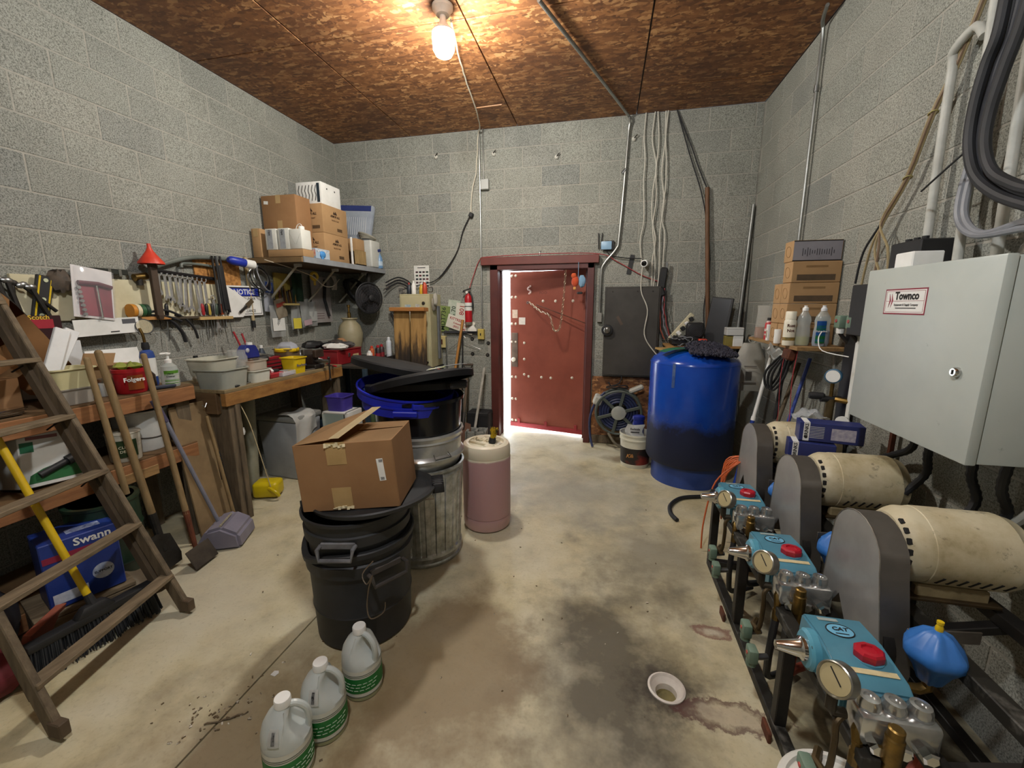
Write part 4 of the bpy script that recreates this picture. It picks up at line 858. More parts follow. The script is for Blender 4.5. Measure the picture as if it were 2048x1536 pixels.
# shelf behind the tank and its electronics
zs2 = 1.155
t = T('equipment_shelf', 'wooden shelf on the back wall behind the tank carrying electronics', 'shelf', (.96, 4.52, zs2-.02))
B().box((0, 0, .01), (.72, .34, .02), bev=.002).ob('board', M_WOOD, t); B().box((.3, .1, -.06), (.03, .14, .12)).ob('bracket', M_OLDW, t, 0); B().box((-.3, .1, -.06), (.03, .14, .12)).ob('bracket', M_OLDW, t, 0)
t = T('video_recorder', 'flat black recorder box on the shelf behind the tank', 'recorder', (.82, 4.5, zs2))
B().box((0, 0, .035), (.34, .24, .05), bev=.004).ob('case', M_BLACK, t)
for x in (-.13, .13): B().cyl((x, -.08, 0), (x, -.08, .012), .012, n=8).ob('foot', M_RUBBER, t)
B().box((.02, -.1206, .035), (.2, .001, .02)).ob('front_strip', P('#2e2e30', None, 8, .2), t, 0)
t = T('desk_fan', 'small square black fan standing on the recorder', 'fan', (.87, 4.46, zs2+.061))
B().box((0, 0, .085), (.17, .06, .16), bev=.03, seg=3).ob('housing', M_BLACK, t); B().box((0, 0, .004), (.1, .09, .012), bev=.004).ob('base', M_BLACK, t)
for q in range(5): B().torus((0, -.031, .085), .015+.014*q, .002, (0, 1, 0), 24, 5).ob('grille_ring', P('#2c2c2e', None, 8, .4), t)
t = T('power_strip', 'beige power strip with plugs leaning against the wall beside the fan', 'power strip', (.66, 4.6, 1.2), (0, R(38), 0))
B().box((0, 0, .16), (.05, .035, .34), bev=.006).ob('strip_body', P('#c7c0a4', '#b8b091', 7, .5), t)
for q in range(5): B().box((.02, -.035, .04+.06*q), (.045, .04, .04), bev=.006, rot=(0, .1*q, 0)).ob('plug', (M_BLACK, M_WHITE, M_BLACK, P('#d8d8d8', None, 7, .4), M_BLACK)[q], t)
t = T('monitor', 'dark flat monitor standing on its short side on the shelf', 'monitor', (1.07, 4.55, zs2), (R(-6), R(6), R(-22)))
B().box((0, 0, .24), (.2, .025, .46), bev=.005).ob('case', M_BLACK, t); B().box((-.005, -.0135, .24), (.17, .002, .43)).ob('screen', P('#2b2b2d', '#323234', 4, .25), t, 0); B().box((.02, .03, .2), (.12, .05, .2), bev=.01).ob('back_bulge', M_RUBBER, t)
for k, (x, z, s_, mt, lab) in enumerate(((1.17, 0, (.07, .07, .1), P('#8a7d3c', '#78692c', 7, .6), 'olive carton beside the monitor'), (1.25, 0, (.09, .08, .105), M_WHITE, 'square white carton at the right end of the electronics shelf'), (1.215, .106, (.15, .1, .075), P('#cfcfcb', None, 6, .4), 'white plastic case on top of the two small cartons by the monitor'))):
    t = T('small_box', lab, 'box', (x, 4.42, zs2+z), 0); B().box((0, 0, s_[2]/2), s_, bev=.004).ob('body', mt, t); B().box((0, 0, s_[2]*.8), (s_[0]*1.004, s_[1]*1.004, .002)).ob('lid_seam', P('#6a6a66', None, 7, .6), t, 0)
t = T('outlet_cube', 'orange red three way outlet cube at the front of the electronics shelf', 'outlet', (.93, 4.38, zs2)); B().box((0, 0, .035), (.075, .06, .07), bev=.008, seg=2).ob('cube', P('#d2452c', '#be3a22', 7, .45), t)
for x, z in ((-.016, .045), (.016, .045), (0, .022)): B().box((x, -.031, z), (.006, .002, .012)).ob('slot', M_INK, t, 0)
t = T('white_adapter', 'white plug adapter leaning on the wall left of the monitor', 'adapter', (.93, 4.62, zs2)); B().box((0, 0, .06), (.05, .04, .12), bev=.006).ob('case', M_WHITE, t); B().tube(wob([(0, -.02, .01), (.06, -.06, .02), (.12, -.08, .015)], 0), .004, 6).ob('cord', M_WHITE, t)
tag(B().box((0, 0, .009), (.34, .2, .018), bev=.002, rot=(0, 0, R(14))).ob('loose_board', P('#b08f55', '#9a7a44', 5, .7, stretch=(1, 8, 8)), loc=(.68, 4.3, 1.12), rot=(0, 0, 0)), 'loose pale board under the recorder at the tank edge', 'board')
for k in range(5): wire('tangled_lead', ORD[k]+' from the left of the leads tangled on the shelf around the recorder', 'cord', [(.6+.05*k, 4.45, 1.25), (.64+.03*k, 4.37, 1.21+.01*k), (.74+.03*k, 4.35, 1.23), (.8, 4.37-.01*k, 1.19), (.66+.04*k, 4.33, 1.16)], .005, (M_RUBBER, M_GREY)[k % 2], .01, k, 5, 'tangled cords on the shelf')
# poles in the corner
pole('brown wooden pole leaning on the back wall behind the monitor', (1.12, yw-.1, 0), (.925, yw-.03, 2.68), .02, P('#6f4c31', '#543820', 6, .6, stretch=(6, 6, 1)))
pole('grey metal pipe leaning in the right back corner', (1.22, yw-.24, 0), (XR-.025, yw-.03, 2.5), .016, P('#8d8e8a', '#6f706c', 8, .4, metal=.6))
pole('thin dark rod leaning in the right back corner', (1.3, yw-.12, 0), (XR-.012, yw-.02, 2.48), .008, M_IRON)
tag(B().box((0, 0, .55), (.05, .02, 1.1), rot=(0, R(4), 0)).ob('dark_plank', M_RUBBER, loc=(1.3, yw-.06, 0)), 'dark plank standing upright in the back right corner', 'plank')
# black hose on the floor in front of the tank, orange cord behind the far pump
wire('black_hose', 'short black hose curving on the floor in front of the blue tank', 'hose', [(.95, 3.45, .016), (.8, 3.42, .016), (.65, 3.36, .016), (.55, 3.22, .016), (.53, 3.08, .016), (.56, 2.98, .016)], .0155, M_HOSEK, 0, 0, 6, None, 10)
t = T('extension_lead', 'coiled orange extension cord hanging behind the far pump', 'cord', (0, 0, 0))
for k in range(7):
    B().tube(wob([(.86+.008*k, 2.72+.012*k, .60), (.80, 2.74+.012*k, .5+.01*k), (.76+.006*k, 2.76+.012*k, .3+.012*k), (.77+.012*k, 2.78, .12+.02*k)], .004, k, 5), .0052, 6).ob('cord_loop', P('#c4602f', '#b05225', 9, .55), t)
B().tube(wob([(.86, 2.7, .6), (.72, 2.7, .45), (.66, 2.66, .2), (.65, 2.63, .02)], 0, 1, 6), .0052, 6).ob('cord_end', P('#c4602f', '#b05225', 9, .55), t)
B().box((.87, 2.7, .58), (.02, .03, .09), bev=.004).ob('cord_wrap', M_YEL, t)
# ================================================================= left of the door
t = T('fire_extinguisher', 'red fire extinguisher hanging on the back wall left of the door', 'fire extinguisher', (-1.545, yw-.06, 1.325))
B().lathe([(.034, 0), (.04, .006), (.042, .04)], 24).ob('base_ring', P('#8a8172', '#5c5448', 9, .6), t)
B().lathe([(.042, .04), (.043, .3), (.036, .335), (.018, .355), (.016, .365)], 28).ob('cylinder', P('#b01c24', '#98141c', 6, .3), t)
B().lathe([(.0436, .17), (.0436, .26)], 28, cap0=False, cap1=False).ob('paper_label', M_PAPER, t); B().lathe([(.0444, .213), (.0444, .222)], 28, cap0=False, cap1=False).ob('strap', M_BLACK, t)
B().lathe([(.016, 0), (.016, .03)], 12, (0, 0, .362)).ob('valve', M_STEEL, t); B().box((-.01, -.01, .405), (.1, .018, .012), rot=(0, R(-18), 0), bev=.003).ob('lever', M_BLACK, t); B().box((-.015, -.01, .38), (.1, .018, .01), bev=.003).ob('carry_handle', M_BLACK, t)
B().lathe([(.014, 0), (.014, .012)], 16, (-.005, -.02, .375), (-.2, -1, 0)).ob('gauge', M_WHITE, t)
B().tube(wob([(.02, 0, .37), (.05, -.01, .33), (.055, -.01, .25), (.052, -.01, .2)], 0), .009, 8).ob('hose', M_BLACK, t)
def licplate(label, loc, w_, h_, spin, mat, lines, ink):
    t = T('licence_plate', label, 'licence plate', loc, (0, R(-spin), 0), 'licence plates left of the door')
    B().box((0, 0, 0), (w_, .003, h_), bev=.001).ob('plate', mat, t)
    for s, sz, x, z in lines: txt(s, sz, ink, t, (x, -.0022, z), bold=.0008)
    return t
licplate('green and yellow licence plate with dark letters hung vertically', (-1.87, yw-.02, 1.4), .3, .15, 84, P('#8d9a55', '#4f6b3f', 3, .5), [('MDT736', .075, 0, 0)], P('#1e2a1c', None, 8, .6))
licplate('white and green licence plate hung vertically behind the framed plate', (-1.745, yw-.015, 1.465), .3, .15, 83, P('#c9cbbd', '#6f8f74', 3, .5), [('5 70', .07, .02, .0), ('FLORIDA', .025, 0, -.055)], P('#22301f', None, 8, .6))
licplate('white licence plate with red digits hung vertically beside the extinguisher', (-1.645, yw-.022, 1.43), .3, .15, 82, P('#d6d2c4', None, 6, .5), [('101 801', .08, 0, 0)], P('#9c2a28', None, 8, .6))
licplate('white dealer plate with red lettering tilted below the other plates', (-1.66, yw-.03, 1.335), .34, .155, -18, P('#dad6c8', '#cbc7b8', 7, .5), [('KITTRELL KARS', .042, 0, .038), ('Columbia, TN', .03, 0, -.005), ('(931)    -40', .034, 0, -.045)], P('#a5262a', None, 8, .6))
t = T('towel_bar', 'grey metal bar rail on the back wall under the plates', 'rail', (-1.655, yw, 1.245)); B().box((0, -.03, 0), (.42, .02, .028), bev=.003).ob('bar', P('#55565a', '#44454a', 7, .4, metal=.6), t)
for x in (-.19, .19): B().box((x, -.012, 0), (.02, .024, .05)).ob('bracket', M_STEEL, t, 0)
b = B(); b.lathe([(.06, 0), (.055, .02), (.03, .055), (.005, .068)], 20, sy=.6); tag(b.ob('dust_mask', P('#d5d2ca', '#c3c0b8', 8, .9), loc=(-1.51, yw-.05, 1.26)), 'white moulded dust mask resting on the wall rail', 'mask')
t = T('wire_hanger', 'thin wire coat hanger on the back wall left of the door', 'hanger', (-1.62, yw-.03, 1.12)); B().tube([(-.2, 0, -.09), (-.05, 0, .02), (.2, 0, -.07), (.17, 0, -.1), (-.2, 0, -.1), (-.2, 0, -.09)], .0028, 5).ob('wire_frame', M_STEEL, t); B().tube([(-.03, 0, .02), (-.03, 0, .06), (0, 0, .08), (.02, 0, .06)], .0028, 5).ob('hook', M_STEEL, t)
for k, (x, z) in enumerate(((-1.525, 1.165), (-1.33, 1.12), (-1.525, .99), (-1.34, .98))):
    t = T('wall_bolt', ('upper left', 'upper right', 'lower left', 'lower right')[k]+' of the four washered bolts on the wall left of the door', 'bolt', (x, yw, z), 0, 'washered bolts left of the door')
    B().lathe([(.022, 0), (.022, .004)], 18, ax=(0, -1, 0)).ob('washer', M_IRON, t); B().lathe([(.011, .004), (.011, .014)], 6, ax=(0, -1, 0)).ob('nut', M_STEEL, t, 20)
pole('light wooden handle leaning on the wall left of the door', (-1.77, yw-.22, .3), (-1.62, yw-.05, 1.39), .0155, P('#b5803f', '#9c6a2e', 6, .5, stretch=(6, 6, 1)))
for k, (x, lab) in enumerate(((-1.9, 'thin grey pipe standing left of the wooden handle'), (-1.83, 'thin grey pipe just behind the wooden handle'))): pole(lab, (x, yw-.05, .2), (x-.01, yw-.04, 1.14+.05*k), .009, M_GALV)
pole('thin black rod standing right of the wooden handle', (-1.65, yw-.1, .05), (-1.63, yw-.04, 1.24), .008, M_RUBBER)
# shovels, cinder block
def shovel(label, a, b, grip=True):
    t = T('shovel', label, 'shovel', a, 0, 'shovels by the door'); d = Vector(b)-Vector(a); u = d.normalized()
    B().cyl(u*.3, d, .016, n=10).ob('handle', P('#5a4a38', '#43372a', 8, .7), t)
    if grip:
        s = Vector((1, 0, 0)); e = d
        B().tube([e, e+s*.03+u*.03, e+s*.055+u*.1], .009, 6).ob('grip_fork', M_IRON, t); B().tube([e, e-s*.03+u*.03, e-s*.055+u*.1], .009, 6).ob('grip_fork', M_IRON, t); B().cyl(e-s*.06+u*.1, e+s*.06+u*.1, .013, n=8).ob('grip', P('#4a3d30', None, 8, .7), t)
    b = B(); o = [(-.09, .28), (-.095, .08), (-.06, .02), (0, 0), (.06, .02), (.095, .08), (.09, .28), (.03, .3), (-.03, .3)]
    b.prism(o, .004, rot=Euler((-math.atan2(d.y, d.z), math.atan2(d.x, d.z), 0))); b.ob('blade', P('#6a4a38', '#4c3528', 7, .6, metal=.4), t); B().cyl(u*.22, u*.42, .02, .017, 10).ob('socket', M_IRON, t); return t
shovel('D grip shovel with rusty blade leaning left of the door', (-1.50, 4.15, 0), (-1.56, yw-.1, .78))
shovel('second D grip shovel leaning behind the trash cans', (-1.64, 4.2, 0), (-1.62, yw-.12, .70))
pole('whitewashed stick leaning against the wall beside the shovels', (-1.42, 4.3, 0), (-1.36, yw-.08, .84), .016, P('#b9b5aa', '#8f8b80', 12, .8))
t = T('cinder_block', 'grey hollow cinder block on the floor left of the door', 'block', (-1.35, 4.25, 0), 8)
b = B()
for (x, y, sx, sy) in ((0, -.08, .39, .03), (0, .08, .39, .03), (-.18, 0, .03, .19), (0, 0, .03, .19), (.18, 0, .03, .19)): b.box((x*.55, y, .1), (sx*.55 if sx > .1 else sx, sy, .2), bev=.003)
b.ob('block_shell', M_BLOCK, t)
t = T('toolbox', 'dark box standing behind the cinder block', 'box', (-1.4, 4.55, 0), 0); B().box((0, 0, .17), (.26, .2, .34), bev=.01).ob('body', M_RUBBER, t); B().box((0, 0, .3), (.265, .205, .006)).ob('lid_seam', M_INK, t, 0)
tag(B().ball((0, 0, .04), .06, 1.2, .9, .65, 12, 8, jit=.06).ob('stone', P('#8a6d55', '#6f553f', 9, .9, bump=.3)), 'brown fist sized stone on the floor at the door jamb', 'stone').location = (-1.17, 4.45, 0)
# door chain and plush toy
b = B(); A_ = Vector((-1.04, yw+.22, 1.60)); Bq = Vector((-.34, yw-.05, 1.97)); rn = random.Random(2)
pts = wob([(-.895, 4.98, 1.59), (-.75, 4.85, 1.49), (-.62, 4.72, 1.44), (-.565, 4.68, 1.29), (-.53, 4.66, 1.27), (-.49, 4.66, 1.32), (-.46, 4.665, 1.6), (-.44, 4.68, 1.95)], 0, sub=9)
L = 0; acc = []; last = pts[0]; step = .026
for q in pts:
    if (q-last).length >= step: acc.append((last, q)); last = q
for k, (a, e) in enumerate(acc):
    d = (e-a).normalized(); s = d.orthogonal().normalized(); s = s if k % 2 else d.cross(s)
    c_ = (a+e)/2; P4 = [c_+d*.02*math.cos(w)+s*.011*math.sin(w) for w in [2*PI*j/10 for j in range(11)]]
    b.tube(P4, .0028, 5, cap=False)
tag(b.ob('door_chain', P('#b5ab92', '#948a70', 9, .4, metal=.8)), 'slack steel chain hooked from the lintel to the door leaf', 'chain')
pole('thin rusty rod bracing the door leaf to the jamb', (-.80, 4.93, 1.56), (-.14, 4.66, 1.33), .006, M_RUST, name='brace_rod', cat='rod')
t = T('plush_toy', 'small orange and blue plush bird hanging from the lintel corner', 'toy', (-.3, yw-.1, 1.73))
B().tube([(0, 0, .27), (0, 0, .1)], .004, 5).ob('cord', P('#7a97b0', None, 8, .7), t)
B().ball((-.03, -.01, .07), .05, .8, .6, 1.1, 12, 8, jit=.06).ob('toy_body', P('#c2512c', '#b8402a', 8, .9), t); B().ball((.04, 0, .07), .055, .7, .5, 1.2, 12, 8, jit=.1).ob('toy_wing', P('#6f97b5', '#8aa9bf', 8, .9), t)
B().ball((-.045, -.015, .13), .03, 1, .8, 1, 10, 6).ob('toy_head', P('#c9582f', None, 8, .9), t); B().box((.02, -.01, -.05), (.06, .03, .025), bev=.008).ob('toy_foot', M_BLACK, t); B().box((-.035, -.01, .0), (.03, .02, .03), bev=.006).ob('toy_foot', P('#d9a35c', None, 8, .9), t)
t = T('hook', 'pale metal hook screwed above the middle of the door lintel', 'hook', (-.73, yw-.01, 2.09)); B().cyl((0, 0, 0), (0, 0, .04), .006, n=6).ob('stem', M_WHITE, t); B().lathe([(.004, 0), (.016, .012)], 8, (0, 0, .035)).ob('cup', M_WHITE, t)
# colour card chart, hanging cable, lamp cord
t = T('colour_chart', 'white card with rows of small colour squares on the back wall', 'chart', (-2.13, yw-.004, 1.89)); B().box((0, 0, 0), (.19, .004, .25)).ob('card', M_PAPER, t, 0)
for j in range(5):
    for i in range(4):
        B().box((-.06+.043*i, -.0025, .05-.04*j), (.03, .001, .02)).ob('colour_square', P(random.choice(['#2a2f38', '#4a3038', '#3c4a3e', '#5a1f26', '#22262e', '#6a6f72']), None, 8, .6), t, 0)
plate(t, 'heading_line', M_INK, (0, -.0025, .1), .1, .008)
wire('cable', 'white lamp cable running from the bulb along the ceiling and down to a plug', 'cable', [(-1.04, 2.9, H-.05), (-1.15, 3.4, H-.03), (-1.2, 3.7, H-.03), (-1.25, 4.1, H-.06), (-1.33, 4.5, H-.05), (-1.41, yw-.02, H-.06), (-1.42, yw-.025, 3.15), (-1.44, yw-.025, 2.95), (-1.49, yw-.03, 2.75), (-1.5, yw-.03, 2.56)], .006, P('#d2cbb8', '#bfb8a4', 9, .5), .004, 3, 4)
t = T('extension_plug', 'black plug and twin cord sagging left from the white lamp cable', 'cord', (-1.5, yw-.03, 2.52)); B().box((0, 0, .02), (.05, .035, .05), bev=.008, rot=(0, .5, 0)).ob('plug', M_BLACK, t)
for k in range(2): B().tube(wob([(-.02, 0, 0), (-.1, .005, -.15+.01*k), (-.17, .005, -.35), (-.3, .005, -.55+.015*k), (-.45, .0, -.68), (-.65, -.02, -.73), (-.85, -.04, -.78)], 0, k), .0055, 6).ob('cord', M_RUBBER, t)
wire('nail_hook', 'long nail sticking out of the ceiling boards holding the lamp cable', 'nail', [(-1.25, 4.1, H-.05), (-1.0, 4.1, H-.045)], .005, P('#a5764d', None, 8, .5), 0, 0, 1)
# ================================================================= CENTRE FLOOR
# --- front stack: two nested black trash cans, loose lid, open carton on top
M_CAN = P('#202122', '#2c2d2f', 5, .55, bump=.05)
c1 = (-1.13, 1.655)
def canwall(r0, r1, h, bands, n=48, th=.006):
    prof = [(.001, 0), (r0-.02, 0), (r0, .012)]
    zs_ = sorted(bands)
    for (z, w_, e) in zs_:
        r = r0+(r1-r0)*z/h; prof += [(r, z), (r+e, z+.008), (r+e+(r1-r0)*w_/h, z+w_-.008), (r+(r1-r0)*w_/h, z+w_)]
    prof += [(r1, h-.03), (r1+.018, h-.026), (r1+.02, h-.004), (r1+.014, h), (r1-.006, h-.002), (r1-.01, h-.06)]
    return prof
def uhandle(parent, ang, r, z, mat, w_=.085, out=.035, drop=.045):
    """U handle at angle ang on a round can"""
    o = Vector((math.cos(ang), math.sin(ang), 0)); s = Vector((-math.sin(ang), math.cos(ang), 0)); c = o*r+Vector((0, 0, z))
    B().box((0, 0, 0), (.15, .012, .03), bev=.004).ob('handle_mount', mat, parent, loc=c, rot=(0, 0, ang+PI/2))
    return B().tube([c+s*w_, c+s*w_+o*out, c+s*w_*.9+o*out*1.15-Vector((0, 0, drop)), c-s*w_*.9+o*out*1.15-Vector((0, 0, drop)), c-s*w_+o*out, c-s*w_], .009, 8).ob('handle', mat, parent)
t = T('trash_can', 'dented black plastic trash can with wired side handle standing on the floor', 'trash can', (c1[0], c1[1], 0), 0)
b = B(); b.lathe(canwall(.222, .238, .50, [(.16, .02, .004), (.37, .07, .012)]), 48, cap0=False, cap1=False)
for v in b.bm.verts:
    a = math.atan2(v.co.y, v.co.x)
    if v.co.z > .44: v.co.z -= .05*max(0, math.cos(a+2.3))**6
b.ob('can_wall', M_CAN, t); uhandle(t, R(-32), .243, .40, P('#4a4542', '#383432', 9, .5))
B().tube(wob([(.19, -.2, .47), (.16, -.24, .43), (.19, -.26, .40), (.215, -.25, .44), (.2, -.26, .39), (.19, -.27, .3), (.215, -.285, .26), (.26, -.26, .28), (.265, -.25, .32)], 0), .0028, 5).ob('wire_tie', P('#6d5d48', '#4a3f32', 9, .6), t)
t = T('trash_can', 'black trash can with worn grey handle nested on top, under the open carton', 'trash can', (c1[0], c1[1], .42), 0)
b = B(); b.lathe([(.21, .0), (.222, .02), (.228, .1), (.24, .105), (.243, .15), (.234, .155), (.238, .2), (.25, .205), (.251, .218), (.242, .22), (.232, .16), (.218, .03)], 48, cap0=False, cap1=False); b.ob('can_wall', M_CAN, t)
uhandle(t, R(-78), .242, .125, P('#77777a', '#4c4c4f', 12, .5), .075)
t = T('can_cover', 'black round lid with bolt handles lying askew under the open carton', 'lid', (c1[0]+.07, c1[1]+.05, .648), (R(-2), R(-4), 0))
B().lathe([(.001, .0), (.2, .0), (.25, -.004), (.272, -.002), (.285, .006), (.29, .022), (.284, .028), (.265, .014), (.24, .012), (.2, .016), (.001, .018)], 52).ob('lid_disc', M_CAN, t)
for a in (25, 205):
    o = Vector((math.cos(R(a)), math.sin(R(a)), 0)); B().box((0, 0, 0), (.14, .05, .05), bev=.012, seg=2).ob('lid_latch', M_RUBBER, t, loc=o*.298+Vector((0, 0, .012)), rot=(0, 0, R(a+90)))
    for q in range(5): B().box((-.05+.025*q, 0, .0), (.008, .058, .056), bev=.002).ob('latch_rib', M_RUBBER, t, 0, loc=o*.298+Vector((0, 0, .012)), rot=(0, 0, R(a+90)))
# open carton
bw, bd, bh = .425, .30, .305
t = T('cardboard_box', 'large open brown carton with torn tape and white label on the front trash cans', 'box', (-1.09, 1.65, .674), (R(0), R(-4), R(12)))
th = .005
for (c_, s_, nm) in (((0, -bd/2, bh/2), (bw, th, bh), 'front_panel'), ((0, bd/2, bh/2), (bw, th, bh), 'back_panel'), ((-bw/2, 0, bh/2), (th, bd, bh), 'side_panel'), ((bw/2, 0, bh/2), (th, bd, bh), 'side_panel'), ((0, 0, .003), (bw, bd, th), 'bottom_panel')):
    B().box(c_, s_, bev=.0015).ob(nm, M_CARD if nm != 'bottom_panel' else M_CARDD, t, 0)
def flap(pts, mt=M_CARD2):
    b = B(); b.bm.faces.new([b.bm.verts.new(p) for p in pts]); bmesh.ops.solidify(b.bm, geom=list(b.bm.faces), thickness=.004); return b.ob('flap', mt, t, 0)
flap([(-bw/2, -bd/2, bh), (-bw/2, bd/2, bh), (.045, bd/2+.01, bh+.075), (-.045, -bd/2-.01, bh+.02)])
flap([(bw/2, -bd/2, bh), (bw/2, bd/2*.28, bh), (0, bd/2*.28, bh-.008), (-.02, -bd/2, bh-.005)])
flap([(bw/2, bd/2*.34, bh), (bw/2, bd/2, bh), (.0, bd/2, bh+.004), (.0, bd/2*.34, bh-.004)])
B().sheet(lambda u, v: Vector((-.05+.045*u+.09*v, -bd/2-.01+bd*v+.01*v, bh+.021+.056*v+.003)), 3, 6, .001).ob('tape_strip', P('#d9c9a2', '#c9b78d', 9, .4), t)
for (x, z, w_, h_) in ((-.03, bh-.045, .085, .1), (-.03, .055, .085, .1)): B().box((x, -bd/2-.0035, z), (w_, .001, h_)).ob('tape_strip', P('#b39565', '#a58757', 9, .4), t, 0)
b = B(); rn = random.Random(8)
for q in range(9):
    x = -.07+.01*q; b.box((x, -bd/2-.006, bh-.004-rn.uniform(0, .012)), (.012, .003, rn.uniform(.006, .02)), rot=(rn.uniform(-.5, .5), 0, rn.uniform(-.4, .4)))
    b.box((x, -bd/2-.006, .008+rn.uniform(0, .008)), (.012, .003, rn.uniform(.006, .016)), rot=(rn.uniform(-.5, .5), 0, 0))
b.ob('torn_tape', P('#e0d3b0', '#cdbd92', 20, .7), t, 0)
B().box((.155, -bd/2-.0035, .175), (.028, .001, .1), rot=(0, R(-3), 0)).ob('white_label', M_WHITE, t, 0)
for z in (.135, .215): B().box((.157, -bd/2-.0042, z), (.016, .0008, .012)).ob('barcode', P('#2a2a2a', '#b9b9b9', 90, .7), t, 0)
# --- rear stack: galvanised can, second galvanised can, black can, blue rims, black lids
c2 = (-1.09, 2.29); M_GZ = P('#c2c4c2', '#85877f', 18, .36, metal=.65, lo=.35, hi=.7); M_GZS = P('#cbccc9', '#a2a3a0', 6, .28, metal=.6)
M_LID = P('#111112', '#19191b', 6, .6, spec=.3)
t = T('galvanized_can', 'ribbed dull galvanized trash can standing on the floor, bottom of the rear stack', 'trash can', (c2[0], c2[1], 0), 0)
b = B(); prof = [(.225, 0), (.232, .012), (.232, .02), (.226, .028), (.232, .05), (.236, .06), (.232, .075), (.222, .085), (.248, .56), (.255, .57), (.252, .59), (.262, .60), (.262, .612), (.25, .615), (.24, .56)]
b.lathe(prof, 240, cap1=False)
for v in b.bm.verts:
    if .08 < v.co.z < .565:
        a = math.atan2(v.co.y, v.co.x); k = 1+(.03 if math.cos(a*24) > .2 else 0) ; v.co.x *= k; v.co.y *= k
b.ob('can_wall', M_GZ, t, 18)
o = Vector((math.cos(R(-62)), math.sin(R(-62)), 0)); s = Vector((-o.y, o.x, 0)); c_ = o*.262+Vector((0, 0, .5))
B().tube([c_+s*.04, c_+s*.045+o*.02-Vector((0, 0, .03)), c_-s*.045+o*.02-Vector((0, 0, .03)), c_-s*.04], .004, 6).ob('bail_handle', M_STEEL, t); B().box((0, 0, 0), (.09, .008, .03), bev=.002).ob('handle_ear', M_GZ, t, loc=c_, rot=(0, 0, R(28)))
t = T('galvanized_can', 'smooth shiny galvanized can nested in the ribbed can below the black liner can', 'trash can', (c2[0], c2[1], .60), 0)
B().lathe([(.225, 0), (.236, .02), (.25, .06), (.262, .065), (.265, .08), (.258, .09), (.246, .1), (.249, .17), (.256, .175), (.253, .185), (.258, .2), (.264, .21), (.262, .222), (.25, .222), (.24, .12)], 64, cap1=False).ob('can_wall', M_GZS, t)
for a in (-40, 140):
    o = Vector((math.cos(R(a)), math.sin(R(a)), 0)); s = Vector((-o.y, o.x, 0)); c_ = o*.26+Vector((0, 0, .12)); B().tube([c_+s*.045, c_+s*.05+o*.03-Vector((0, 0, .02)), c_-s*.05+o*.03-Vector((0, 0, .02)), c_-s*.045], .004, 6).ob('bail_handle', M_STEEL, t)
t = T('trash_can', 'glossy black can liner nested in the galvanized cans under the blue rims', 'trash can', (c2[0], c2[1], .80), 0)
B().lathe([(.228, 0), (.245, .02), (.258, .2), (.272, .205), (.275, .225), (.266, .228), (.25, .18)], 56, cap1=False).ob('can_wall', P('#0e0e10', '#161618', 6, .2), t)
B().tube([(-.27, -.02, .15), (-.33, -.03, .17), (-.33, -.03, .24), (-.27, -.01, .26)], .014, 8).ob('handle', P('#a9adb3', None, 7, .4), t)
M_BLU = P('#1f2bb0', '#1a2496', 6, .35)
for k, (rx, ry, z, lab) in enumerate(((3, 5, .965, 'lower of the two bright blue can rims in the rear stack'), (3, 9, 1.015, 'upper tilted bright blue can rim in the rear stack'))):
    t = T('can_ring', lab, 'lid rim', (c2[0]-.05-.03*k, c2[1]-.01, z), (R(rx), R(ry), 0), 'blue rims')
    B().lathe([(.266, 0), (.28, .002), (.283, .05), (.288, .052), (.288, .062), (.278, .062), (.268, .01)], 60, cap0=False, cap1=False).ob('rim_ring', M_BLU, t)
    for a in (-70+25*k, 110):
        o = Vector((math.cos(R(a)), math.sin(R(a)), 0)); B().box((0, 0, 0), (.13, .03, .03), bev=.004).ob('rim_handle', M_BLU, t, loc=o*.296+Vector((0, 0, .035)), rot=(0, 0, R(a+90)))
for k, (x, y, z, rx, ry, lab) in enumerate(((-.01, .01, 1.075, -8, -4, 'lowest black lid of the rear stack'), (.05, -.04, 1.115, -9, -13, 'middle black lid tilted up to the right on the rear stack'), (-.17, .12, 1.165, -9, 10, 'top black lid tilted up to the left on the rear stack'))):
    t = T('can_cover', lab, 'lid', (c2[0]+x, c2[1]+y, z), (R(rx), R(ry), 0), 'black lids of the rear stack')
    B().lathe([(.001, .02), (.2, .02), (.24, .008), (.285, .006), (.292, -.02), (.3, -.022), (.304, .012), (.296, .022), (.26, .02), (.22, .034), (.001, .036)], 56).ob('lid_disc', M_LID, t)
    B().torus((0, 0, .03), .2, .005, n=40, m=6).ob('lid_bead', M_LID, t)
    o = Vector((math.cos(R(-20+80*k)), math.sin(R(-20+80*k)), 0)); B().box((0, 0, 0), (.14, .045, .04), bev=.01).ob('lid_latch', M_RUBBER, t, loc=o*.31+Vector((0, 0, -.002)), rot=(0, 0, R(70+80*k)))
for k, (x, y, c_, rz) in enumerate(((-1.18, 2.42, '#3a63b5', 10), (-1.08, 2.40, '#d8d9d6', -15), (-1.0, 2.36, '#d2d35a', 25), (-.95, 2.40, '#2f62b0', 5), (-.88, 2.37, '#e0e0dc', -8))):
    tag(B().box((0, 0, 0), (.12, .08, .003), rot=(R(-6), R(-9), R(rz))).ob('leaflet', P(c_, '#d9dad6', 9, .5, lo=.5, hi=.6), loc=(x, y, 1.172+.018*(x+1.0)/.1*.9+.002*k)), ('blue', 'white', 'yellow', 'deep blue', 'pale')[k]+' leaflet lying on the tilted black lid', 'leaflet', 'leaflets on the lids')
t = T('hose_coil', 'rust red hose coil lying behind the tilted black lids', 'hose', (-1.62, 3.62, .0)); B().box((0, 0, .44), (.4, .4, .88), bev=.01).ob('support_drum', M_RUBBER, t)
